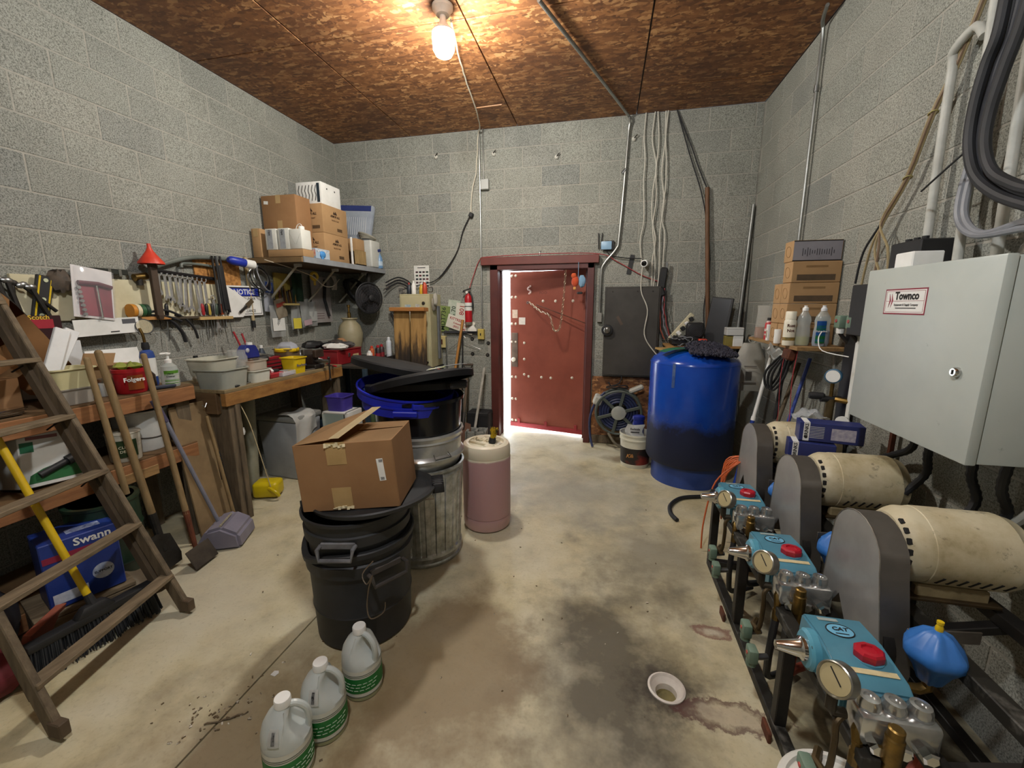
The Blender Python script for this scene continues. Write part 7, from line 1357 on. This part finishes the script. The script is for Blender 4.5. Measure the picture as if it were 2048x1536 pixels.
# ================================================================= under the bench
t = T('waste_bin', 'grey swing lid waste bin under the workbench with a white cloth over it', 'bin', (-2.83, 3.2, 0), -4); B().box((0, 0, .27), (.36, .28, .54), bev=.02, seg=2, taper=(1.18, 1.15)).ob('bin_body', P('#a3a6a8', '#8f9294', 5, .5), t); B().box((0, 0, .565), (.44, .34, .05), bev=.015, seg=2).ob('bin_lid', P('#8f8f8a', '#7c7c77', 5, .55), t); B().box((-.04, -.152, .43), (.09, .002, .09)).ob('bin_label', P('#6d6e5c', '#9c9d8c', 30, .6), t, 0)
b = B(); b.sheet(lambda u, v: Vector((.06+.175*min(1, v*2.2)+.014*math.sin(9*u+3*v)*min(1, v*2), -.185+.27*u, .612-.42*max(0, v-.35)*(1-.4*u)+.01*math.sin(7*u+4*v)*(1-v))), 10, 10, .003); t = T('white_cloth', 'white cloth draped over the grey waste bin lid', 'cloth', (-2.83, 3.2, 0), -4); b.ob('cloth', M_WHITE, t)
t = T('cardboard_tube', 'wide grey tube leaning under the workbench behind the leg', 'tube', (-2.86, 2.74, 0), (R(-6), R(-2), 0)); B().lathe([(.055, 0), (.055, .82), (.05, .82), (.05, .02)], 26, cap1=False).ob('tube_wall', P('#8b8a78', '#74735f', 6, .7), t)
t = T('hanging_hook', 'S hook with white plug and yellow rope hanging from the bench leg', 'hook', (-2.60, 2.42, .8)); B().torus((0, 0, .07), .045, .007, (0, .3, 1), 20, 6).ob('iron_ring', M_IRON, t); B().tube(wob([(.03, .02, .07), (.07, .05, -.1), (.1, .08, -.35), (.12, .12, -.62)], 0), .0033, 6).ob('rope', P('#bfae86', None, 9, .8), t); B().tube(wob([(0, .02, .05), (.02, .03, -.1), (0, .03, -.2), (.01, .03, -.4)], 0), .006, 6).ob('cord', P('#cfc9b5', None, 9, .7), t); B().lathe([(.02, 0), (.026, .02), (.02, .05)], 12, (.01, .03, -.18)).ob('plug', M_WHITE, t)
t = T('yellow_can', 'bright yellow plastic jug lying on its side on the floor under the bench', 'jug', (-2.68, 2.72, 0), 20); b = B(); b.box((0, 0, .075), (.2, .15, .13), bev=.03, seg=3); b.ob('jug_body', P('#d2bb14', '#bfa80a', 6, .4), t); B().tube(wob([(.04, -.08, .1), (.1, -.11, .08), (.12, -.1, .04)], 0), .014, 8).ob('handle', P('#d2bb14', '#bfa80a', 6, .4), t)
t = T('pet_carrier', 'white boxy plastic housing with open window under the bench end', 'housing', (-2.36, 3.32, .37), 0)
for (c_, s_) in (((0, .1, .12), (.26, .02, .24)), ((-.12, 0, .12), (.02, .22, .24)), ((.12, 0, .12), (.04, .22, .24)), ((0, 0, .01), (.26, .22, .02)), ((0, 0, .23), (.26, .22, .02))): B().box(c_, s_, bev=.008, seg=2).ob('shell', P('#c9c9c4', '#b5b5b0', 6, .45), t)
B().box((-.02, -.108, .12), (.22, .006, .2), bev=.002).ob('window', CLEAR('#aebfb8', .45), t)
t = T('pink_bin', 'faded pink plastic bin under the white housing', 'bin', (-2.36, 3.32, 0)); B().box((0, 0, .18), (.28, .24, .36), bev=.012, taper=(1.12, 1.1)).ob('bin_body', P('#a3787e', '#8c646a', 6, .5), t); B().box((0, 0, .35), (.33, .28, .025), bev=.006).ob('bin_rim', P('#b0868c', None, 6, .5), t)
t = tub('purple plastic tub on the white housing under the bench end', -2.37, 3.32, .61, .17, .16, .13, P('#463a98', '#3a2f84', 6, .45), 1.1)
# ================================================================= near shelf unit on the left
ux0, ux1, uy0, uy1 = XL+.01, -2.66, .75, 2.2
t = T('shelf_unit', 'rough wooden shelf unit of two by fours left of the workbench', 'shelf unit', (ux0, uy0, 0)); wu, lu = ux1-ux0, uy1-uy0; M_2X4 = P('#96673f', '#7a5030', 6, .7, bump=.15, stretch=(8, 1, 8))
for z, l2 in ((1.045, lu), (.66, lu-.03), (.12, lu-.4)):
    B().box((wu/2, l2/2, z-.01), (wu-.01, l2, .02), bev=.001).ob('shelf_board', P('#6b5132', '#523c23', 6, .8), t); B().box((wu-.02, l2/2, z-.055), (.04, l2, .09), bev=.003).ob('front_rail', M_2X4, t)
for (x, y) in ((wu-.06, .04), (.05, .04), (.05, lu-.06), (wu-.06, lu-.06)): B().box((x, y, .5), (.04, .09, 1.0), bev=.003).ob('leg', M_OLDW, t)
B().box((wu-.02, lu-.4, .57), (.05, .2, .06), bev=.003).ob('block', M_WOODY, t)
# --- ladder
t = T('step_ladder', 'weathered wooden step ladder leaning on the left wall in the foreground', 'ladder', (-1.97, 1.17, 0)); O = Vector((-1.97, 1.17, 0))
def rail(a, b, w_, d_, nm, mt=M_OLDW):
    a, b = Vector(a)-O, Vector(b)-O; ax = b-a; z = ax.normalized(); y = Vector((0, 1, 0)); x = y.cross(z).normalized(); y = z.cross(x); q = Matrix((x, y, z)).transposed()
    return B().box((a+b)/2, (w_, d_, ax.length), rot=q, bev=.004).ob(nm, mt, t, 0)
RA, RT = Vector((-2.055, 1.485, .02)), Vector((-2.98, 1.45, 1.82)); LA, LT_ = Vector((-1.895, .868, .02)), Vector((-2.98, .98, 2.0))
rail(RA, RT, .066, .026, 'rail'); rail(LA, LT_, .066, .026, 'rail')
of = Vector((-.07, 0, .03)); rail(RA+of+Vector((-.06, -.01, .06)), RT+of+Vector((.03, -.02, 0)), .05, .03, 'rear_leg', P('#5a4c3a', '#43382a', 7, .85)); rail(LA+of+Vector((-.06, .03, .06)), LT_+of+Vector((.03, .02, 0)), .05, .03, 'rear_leg', P('#5a4c3a', '#43382a', 7, .85))
for k in range(6):
    z = .2+.275*k; fr_ = z/RT.z; a = RA.lerp(RT, (z-.02)/(RT.z-.02)); e = LA.lerp(LT_, (z-.02)/(LT_.z-.02)); d = (e-a); ca = (a+e)/2-O; u = d.normalized(); q = Matrix((Vector((1, 0, 0)), u, Vector((1, 0, 0)).cross(u))).transposed()
    B().box(ca+Vector((.012, 0, 0)), (.066, d.length+.02, .022), rot=q, bev=.003).ob('step', M_OLDY, t, 0); B().cyl(a-O+Vector((-.02, -.02, -.02)), (a+e)/2*.3+a*.7-O+Vector((-.03, 0, -.05)), .004, n=5).ob('step_brace', M_IRON, t)
for A_ in (RA, LA): B().box(A_-O+Vector((.012, 0, .03)), (.06, .034, .06), bev=.004).ob('foot', P('#5d4d3a', '#46392a', 7, .8), t, 0)
# --- broom
t = T('push_broom', 'push broom with yellow handle and wide black bristle head behind the ladder', 'broom', (-2.26, 1.24, 0)); O2 = Vector((-2.26, 1.24, 0)); ax = (Vector((-2.22, 1.45, 0))-Vector((-2.28, 1.03, 0))).normalized(); rz = math.atan2(ax.y, ax.x)
B().box((0, 0, .155), (.46, .055, .035), rot=(0, 0, rz), bev=.008, seg=2).ob('broom_block', M_BLACK, t); B().box((0, 0, .19), (.16, .06, .05), rot=(0, 0, rz), bev=.015, seg=2, taper=(.5, .7)).ob('broom_socket', M_BLACK, t)
b = B(); rn = random.Random(9)
for k in range(620):
    u, v = rn.uniform(-.225, .225), rn.uniform(-.022, .022); s_ = Vector((-ax.y, ax.x, 0)); p0 = ax*u+s_*v+Vector((0, 0, .145)); p1 = ax*(u*1.08)+s_*(v*2.2)+Vector((0, 0, rn.uniform(.002, .02))); b.cyl(p0, p1, .0032, .0022, 4)
S(b.ob('bristles', P('#15171a', '#23262b', 12, .7), t, 0), 'stuff')
h0, h1 = Vector((0, 0, .2)), Vector((-2.55, 1.2, 1.0))-O2; h1 = h0+(h1-h0)*1.35
b = B(); b.cyl(h0, h0.lerp(h1, .05), .02, .015, 10); b.ob('ferrule', M_RUBBER, t); B().cyl(h0.lerp(h1, .05), h1, .0145, n=12).ob('handle', P('#cfae14', '#bd9c08', 5, .45), t)
# --- long handled tools leaning on the unit
def longtool(label, a, b, r, mat, blade=None, name='shovel', cat='shovel'):
    t = T(name, label, cat, a); d = Vector(b)-Vector(a); u = d.normalized(); B().cyl(u*(.32 if blade else 0), d, r*1.05, r*.95, 12).ob('handle', mat, t); B().ball(d, r*.97, n=12, m=6).ob('handle_end', mat, t)
    if blade == 'spade':
        B().cyl(u*.12, u*.36, r*1.1, r*1.15, 10).ob('socket', M_IRON, t); b_ = B(); b_.prism([(-.08, .2), (-.085, .05), (-.07, 0), (.07, 0), (.085, .05), (.08, .2), (.02, .24), (-.02, .24)], .004, rot=Euler((0, R(-14), R(80)))); b_.ob('blade', M_IRON, t, 0)
    if blade == 'scraper':
        B().cyl(u*.05, u*.34, r*.7, r*1.1, 10).ob('socket', M_RUST, t); B().box((.03, 0, .07), (.008, .17, .12), rot=(0, R(-28), R(8)), bev=.003).ob('blade', P('#4a4238', '#332d26', 12, .7, metal=.3, bump=.2), t, 0)
    return t
M_HAND = P('#8d7650', '#6d5838', 5, .7, bump=.1, stretch=(6, 6, 1))
longtool('thick wooden shovel handle with dark metal socket leaning on the shelf unit', (-2.48, 1.74, .02), (-2.63, 1.68, 1.31), .0185, M_HAND, 'spade'); longtool('slimmer wooden handle just left of the thick shovel handle', (-2.47, 1.63, .02), (-2.64, 1.63, 1.28), .0155, M_HAND, 'spade')
longtool('wooden handled ice scraper with square rusty blade leaning beside the dustpan', (-2.38, 1.84, .0), (-2.63, 1.9, 1.27), .016, M_HAND, 'scraper', 'floor_scraper', 'scraper')
t = T('dustpan', 'lavender grey upright dustpan with long handle standing by the plywood', 'dustpan', (-2.45, 2.08, 0)); M_LAV = P('#85828f', '#737080', 6, .45)
b = B(); b.prism([(-.14, 0), (.15, 0), (.14, .1), (.04, .16), (-.05, .14)], .26, rot=(0, 0, R(25))); bmesh.ops.bevel(b.bm, geom=list(b.bm.edges), offset=.018, segments=2, affect='EDGES'); b.ob('pan', M_LAV, t)
b = B()
for q in range(12): b.box((0, -.08+.0145*q, 0), (.01, .006, .016))
b.ob('comb_teeth', P('#b5ad93', None, 8, .5), t, 0, loc=(.045, -.01, .165), rot=(0, R(35), R(25)))
B().cyl((-.02, 0, .12), (-.17, -.16, .98), .012, n=10).ob('handle', P('#7c7e8a', '#6b6d79', 7, .45), t); B().cyl((-.15, -.14, .86), (-.18, -.17, 1.0), .018, n=10).ob('grip', P('#4a455c', None, 7, .5), t)
t = T('plywood_sheet', 'worn plywood panel leaning against the workbench end', 'board', (-2.58, 2.17, 0), (R(-2), R(-9), R(4))); B().box((0, 0, .46), (.014, .28, .92), bev=.002).ob('sheet', P('#8c7552', '#68543a', 4, .75, bump=.1, lo=.3, hi=.75), t)
t = T('wood_scrap', 'short weathered board propped on the floor against the ladder foot', 'board', (-2.42, 1.60, 0), (R(10), R(-28), R(10))); B().box((0, 0, .15), (.02, .14, .3), bev=.002).ob('board', P('#7f7462', '#5f5545', 7, .85), t)
longtool('thin pale stick standing right of the plywood panel', (-2.52, 2.25, 0), (-2.66, 2.26, .8), .012, M_HAND, None, 'stick', 'stick'); t = T('grip_bar', 'black ribbed grip handle against the workbench leg', 'handle', (-2.6, 2.265, .35)); B().cyl((0, 0, 0), (-.02, 0, .2), .014, n=10).ob('grip', M_RUBBER, t)
for q in range(8): B().torus((-.002*q, 0, .02+.022*q), .0145, .0025, n=12, m=5).ob('grip_ring', M_BLACK, t)
# --- goods on the unit's top shelf
zt_ = 1.047
t = T('coffee_can', 'red plastic coffee tub stuffed with a yellow rag on the shelf unit', 'coffee tub', (-2.76, 1.9, zt_), 0); b = B(); b.lathe([(.068, 0), (.074, .01), (.08, .12), (.084, .125), (.084, .145), (.079, .147), (.075, .12)], 36, cap1=False, sx=.95); b.ob('tub_wall', P('#a81c24', '#94131b', 6, .35), t)
lb = B(); lb.sheet(lambda u, v: Vector((.0795*math.cos(R(-45+55*u)), .0795*math.sin(R(-45+55*u)), .025+.085*v)), 8, 2, .0006); lb.ob('paper_label', P('#b5622c', '#9c4f20', 5, .5), t); txt('Folgers', .034, M_WHITE, t, (.074, -.032, .085), (R(87), 0, R(72)), bold=.001)
b = B(); b.sheet(lambda u, v: Vector((.07*math.cos(2*PI*u)*v, .07*math.sin(2*PI*u)*v, .15+.025*math.sin(7*u*3.1)*v*(1-v)*4+.01)), 20, 6, .003); b.ob('rag', P('#b5bd5c', '#98a048', 9, .8), t)
t = carton('small open carton with flap behind the coffee tub', (.16, .16, .16), (-2.95, 1.94, zt_), 25, M_CARD2, None); plate(t, 'flap', M_CARD2, (0, -.1, .2), .16, .08, (R(60), 0, 0), .003)
tag(B().box((0, 0, 0), (.004, .3, .2), rot=(0, R(-15), 0)).ob('paper_sheet', M_WHITE, loc=(-3.08, 2.06, zt_+.14)), 'white paper sheet leaning on the wall behind the coffee tub', 'paper')
t = bottle('propane torch cylinder with blue top and white label on the shelf unit', (-2.88, 2.10, zt_), [(.001, 0), (.036, 0), (.04, .01), (.04, .19), (.034, .22), (.015, .235)], P('#2f4a8e', '#263d78', 6, .4), None, name='torch', cat='torch', lab=(.0405, .06, .18)); B().lathe([(.018, .23), (.022, .25), (.018, .28)], 14).ob('valve', M_RUBBER, t); B().tube(wob([(0, 0, .27), (.0, -.005, .33), (-.01, -.012, .37)], 0), .008, 8).ob('burn_tube', M_BRASS, t)
t = bottle('hand cleaner pump bottle with green and white label on the shelf unit', (-2.73, 2.11, zt_), [(.001, 0), (.045, 0), (.048, .01), (.048, .1), (.042, .13), (.02, .15), (.016, .155)], CLEAR('#c3c9c3', .5), None, name='pump_bottle'); lb = B(); lb.sheet(lambda u, v: Vector((.0485*math.cos(R(-75+100*u)), .0485*math.sin(R(-75+100*u)), .015+.09*v)), 8, 2, .0006); lb.ob('paper_label', P('#dcdfd8', '#6fae3c', 2, .5, stretch=(.1, .1, 12), lo=.49, hi=.51), t); B().lathe([(.02, .15), (.02, .17), (.008, .175), (.008, .2), (.018, .205), (.018, .215)], 14).ob('pump', M_WHITE, t); B().box((0, -.02, .212), (.014, .05, .012), bev=.003).ob('spout', M_WHITE, t)
txt('Hand', .014, M_INK, t, (.04, -.028, .085), (R(90), 0, R(55)), bold=.0003); txt('Cleaner', .014, M_INK, t, (.04, -.028, .068), (R(90), 0, R(55)), bold=.0003)
t = T('amber_jug', 'dark amber glass jug under the torch on the shelf unit', 'jug', (-2.82, 2.02, zt_)); B().lathe([(.001, 0), (.05, 0), (.056, .015), (.056, .08), (.035, .11), (.02, .12)], 24).ob('glass', P('#2c2018', '#3a2a1e', 6, .2), t)
t = T('dark_tool', 'dark blue grey file handle lying at the shelf unit front edge', 'tool', (-2.69, 2.02, zt_)); B().box((0, 0, .012), (.03, .14, .022), rot=(0, 0, R(-20)), bev=.006).ob('handle', P('#2f3645', '#252b38', 8, .5), t)
t = tub('cream plastic tub with foam sheets on the shelf unit', -2.77, 1.60, zt_+.085, .15, .17, .1, M_CREAM, 1.14); 
t = tub('clear shallow tub under the cream tub on the shelf unit', -2.78, 1.60, zt_, .15, .16, .08, CLEAR('#b5ada0', .6), 1.05)
for k in range(2): tag(B().box((0, 0, .15), (.02, .065, .32), bev=.003, rot=(R(-24-7*k), R(-6), 0)).ob('foam_strip', P('#dddedd', '#cfd0d0', 8, .8), loc=(-2.77-.03*k, 1.575+.04*k, zt_+.095)), ('front', 'rear')[k]+' white foam strip standing in the cream tub', 'foam', 'foam strips')
tag(B().box((0, 0, .16), (.02, .3, .32), bev=.003, rot=(R(-4), R(-6), 0)).ob('foam_sheet', P('#c9cbcb', '#bcbebe', 6, .8), loc=(-3.06, 1.72, zt_)), 'large white foam sheet leaning on the wall behind the cream tub', 'foam')
t = T('cardboard_box', 'open brown carton with tall raised flap behind the ladder on the top shelf', 'box', (-2.97, 1.30, zt_), 0)
for (c_, s_, nm) in (((.14, 0, .08), (.005, .3, .16), 'front_panel'), ((-.14, 0, .08), (.005, .3, .16), 'back_panel'), ((0, -.15, .08), (.28, .005, .16), 'side_panel'), ((0, .15, .08), (.28, .005, .16), 'side_panel'), ((0, 0, .003), (.28, .3, .005), 'bottom_panel')): B().box(c_, s_, bev=.001).ob(nm, M_CARD, t, 0)
b = B(); b.bm.faces.new([b.bm.verts.new(W(q[0], q[1], X=-2.97)-Vector((-2.97, 1.30, zt_))) for q in ((-30, 560), (34, 612), (92, 672), (143, 728), (132, 795), (60, 790), (-30, 730))]); bmesh.ops.solidify(b.bm, geom=list(b.bm.faces), thickness=.004); b.ob('raised_flap', M_CARDD, t, 0); b = B(); b.bm.faces.new([b.bm.verts.new(q) for q in ((-.14, .15, .16), (.14, .15, .16), (.13, .24, .22), (-.13, .24, .22))]); bmesh.ops.solidify(b.bm, geom=list(b.bm.faces), thickness=.004); b.ob('flap', M_CARD2, t, 0)
carton('tan carton with handwriting on the top shelf behind the ladder steps', (.2, .2, .2), (-2.78, 1.02, zt_), 0, M_CARD, None)
t = T('metal_ruler_set', 'bundle of shiny steel strips lying on the top shelf edge behind the ladder', 'strips', (-2.72, 1.24, zt_))
for q in range(4): B().box((0, .01*q, .006+.008*q), (.06, .26, .004), rot=(0, 0, .05*q)).ob('strip', M_CHROME, t, 0)
for k, (y, c_, lab) in enumerate(((1.72, '#2a201a', 'dark jar between the handles on the top shelf'), (1.79, '#b5b5b0', 'small chrome lidded jar beside the coffee tub'))): bottle(lab, (-2.8, y, zt_), [(.034, 0), (.036, .006), (.036, .07), (.03, .08)], P(c_, None, 8, .4), [(.032, .08), (.032, .1)], M_STEEL if k else P('#a56a3a', None, 8, .5), name='jar', cat='jar')
for k, (z, y, lab) in enumerate(((.66, 1.42, ''), )):
    t = T('flashlight_carton', 'white carton with green picture of a black flashlight on the middle shelf', 'box', (-2.8, 1.44, .662), (R(-6), R(-6), 0)); B().box((0, 0, .135), (.2, .24, .27), bev=.003).ob('body', P('#cfd0cc', '#c0c1bd', 6, .5), t)
    B().box((.1008, -.09, .2), (.001, .05, .05), bev=.0003).ob('green_seal', P('#2c6a4a', None, 8, .5), t, 0); b = B(); b.prism([(-.1, .02), (-.09, .06), (-.04, .085), (.02, .1), (.11, .11), (.11, .02)], .001, rot=(0, 0, R(90)), loc=(.1008, 0, 0)); b.ob('green_panel', P('#2f6a3e', '#24552f', 5, .5), t, 0)
    B().cyl((.104, -.06, .055), (.104, .05, .1), .016, n=12).ob('flashlight_picture', M_BLACK, t); B().cyl((.104, .05, .1), (.104, .09, .115), .026, n=12).ob('flashlight_picture', M_BLACK, t); B().box((.1008, -.03, .242), (.001, .12, .016)).ob('print_line', P('#8a5a5a', None, 8, .6), t, 0)
t = T('paint_pot', 'green labelled deck coating pot on the middle shelf behind the handles', 'pot', (-2.75, 1.80, .662)); B().lathe([(.07, 0), (.072, .008), (.078, .16), (.082, .165), (.08, .172), (.001, .172)], 32).ob('pot_wall', P('#c9c6b5', '#6a4a2c', 2, .5, stretch=(.2, .2, 5)), t); lb = B(); lb.sheet(lambda u, v: Vector((.0785*math.cos(R(-70+80*u)), .0785*math.sin(R(-70+80*u)), .03+.1*v)), 8, 2, .0006); lb.ob('paper_label', P('#3f5a34', '#34492b', 6, .5), t); txt('CLEAR', .022, P('#d8d2b0', None, 8, .6), t, (.068, -.04, .09), (R(88), 0, R(60))); txt('DECK', .022, P('#d8d2b0', None, 8, .6), t, (.068, -.04, .065), (R(88), 0, R(60)))
t = T('white_pail', 'white paint pail with black bail on the middle shelf by the plywood', 'pail', (-2.87, 1.99, .662)); B().lathe([(.001, 0), (.125, 0), (.13, .01), (.138, .24), (.145, .243), (.145, .255), (.138, .257), (.13, .2)], 40, cap1=False).ob('pail_wall', P('#cfd0cc', '#bbbcb8', 6, .45), t)
B().torus((0, 0, .13), .142, .004, (.35, 0, 1), 30, 5).ob('bail', M_IRON, t)
carton('brown stained box lid resting on the white pail', (.12, .2, .085), (-2.84, 1.99, .921), 0, P('#6a4a28', '#4c341a', 6, .8), None, 'brown_box')
carton('tall cardboard box with dark print at the left end of the middle shelf', (.18, .16, .24), (-2.8, 1.16, .662), 0, M_CARD2, None); t = T('magazine_stack', 'stack of curled magazines lying left of the flashlight carton', 'magazines', (-2.79, 1.16, .905))
for q in range(6): B().box((.0, 0, .006+.012*q), (.18, .24, .01), rot=(0, .02*q, .06*math.sin(q*2)), bev=.001).ob('magazine', P(('#a39a8c', '#c9c4b8', '#6d6259', '#8c8378', '#d2cdc2', '#5a5048')[q], None, 8, .5), t)
# --- floor level: blue carton, green drum, scraps
t = T('blue_carton', 'blue camera kit carton with white brand lettering on the floor shelf behind the ladder', 'box', (-2.52, 1.365, .15), (0, R(0), R(-20))); B().box((0, 0, .165), (.2, .27, .33), bev=.004).ob('body', P('#223a86', '#1b3074', 5, .4), t); txt('Swann', .052, M_WHITE, t, (.1012, .045, .298), '+x', bold=.0012); B().box((.101, 0, .25), (.001, .26, .03)).ob('red_band', P('#8c2440', None, 8, .5), t, 0); B().lathe([(.04, 0), (.04, .001)], 24, (.1005, .06, .11), (1, 0, 0)).ob('round_seal', P('#c9cfd8', '#6a7ca8', 20, .5), t); B().box((.101, -.06, .05), (.001, .12, .05)).ob('white_panel', P('#c9cdd6', '#9aa3b8', 25, .5), t, 0); txt('SUPPORT', .016, M_INK, t, (.1022, .06, .11), '+x', bold=.0004)
b = B()
for q in range(4): b.box((0, 0, .3305), (.012, .16-.02*q, .001), )
B().box((.02, .03, .3306), (.05, .12, .001)).ob('top_print', P('#b5c0da', '#3a4f96', 60, .5), t, 0); b.bm.free()
t = T('green_drum', 'dark green steel drum standing under the shelf unit', 'drum', (-2.93, 1.83, 0)) if False else T('green_drum', 'dark green steel drum standing on the floor behind the shovel handles', 'drum', (-2.62, 1.56, 0))
B().lathe([(.14, 0), (.15, .01), (.15, .18), (.156, .19), (.15, .2), (.15, .36), (.156, .37), (.15, .38), (.15, .52), (.157, .525), (.157, .54), (.14, .54)], 40).ob('drum_wall', P('#1c3526', '#152a1e', 6, .35), t); B().lathe([(.135, .54), (.13, .535), (.001, .535)], 36).ob('drum_top', P('#22402e', None, 6, .4), t)
t = T('wood_crate', 'low wooden crate frame on the floor under the blue carton', 'crate', (-2.54, 1.355, 0), -20)
for (c_, s_) in (((.13, 0, .07), (.02, .36, .1)), ((-.13, 0, .07), (.02, .36, .1)), ((0, .17, .07), (.24, .02, .1)), ((0, -.17, .07), (.24, .02, .1)), ((0, 0, .135), (.28, .36, .02))): B().box(c_, s_, bev=.002).ob('slat', M_OLDY, t, 0)
for (x, y) in ((.12, .17), (.12, -.17), (-.12, .17), (-.12, -.17)): B().box((x, y, .01), (.04, .04, .02)).ob('foot', M_OLDY, t, 0)
wire('cable_loop', 'dark cable loop lying on the floor behind the broom head', 'cable', [(-2.45, 1.35, .02), (-2.5, 1.2, .12), (-2.42, 1.02, .06), (-2.38, .95, .01), (-2.48, 1.0, .01), (-2.55, 1.15, .02)], .009, M_RUBBER, 0, 0, 6)
t = T('dark_bag', 'black bag slumped left of the blue carton on the floor', 'bag', (-2.6, 1.02, 0)); B().ball((0, 0, .19), .17, .8, .8, 1.1, 16, 10, jit=.06).ob('bag_body', P('#17161a', '#211f24', 8, .5), t); t = T('red_cloth', 'dark red cloth heap at the left picture edge on the floor', 'cloth', (-2.38, .92, 0)); B().ball((0, 0, .09), .13, 1, .9, .7, 14, 9, jit=.1).ob('cloth', P('#6a1f26', '#521820', 8, .8), t)
t = T('clay_tile', 'terracotta tile piece and tan block lying behind the broom', 'tile', (-2.44, 1.14, 0), 30); B().box((0, 0, .09), (.03, .22, .18), rot=(0, R(20), 0), bev=.003).ob('tile', P('#8c4a34', '#74382a', 7, .8), t); B().ball((.08, -.08, .05), .08, 1.1, 1, .6, 12, 8, jit=.08).ob('stone', P('#6a5d4e', '#52473a', 9, .9), t)
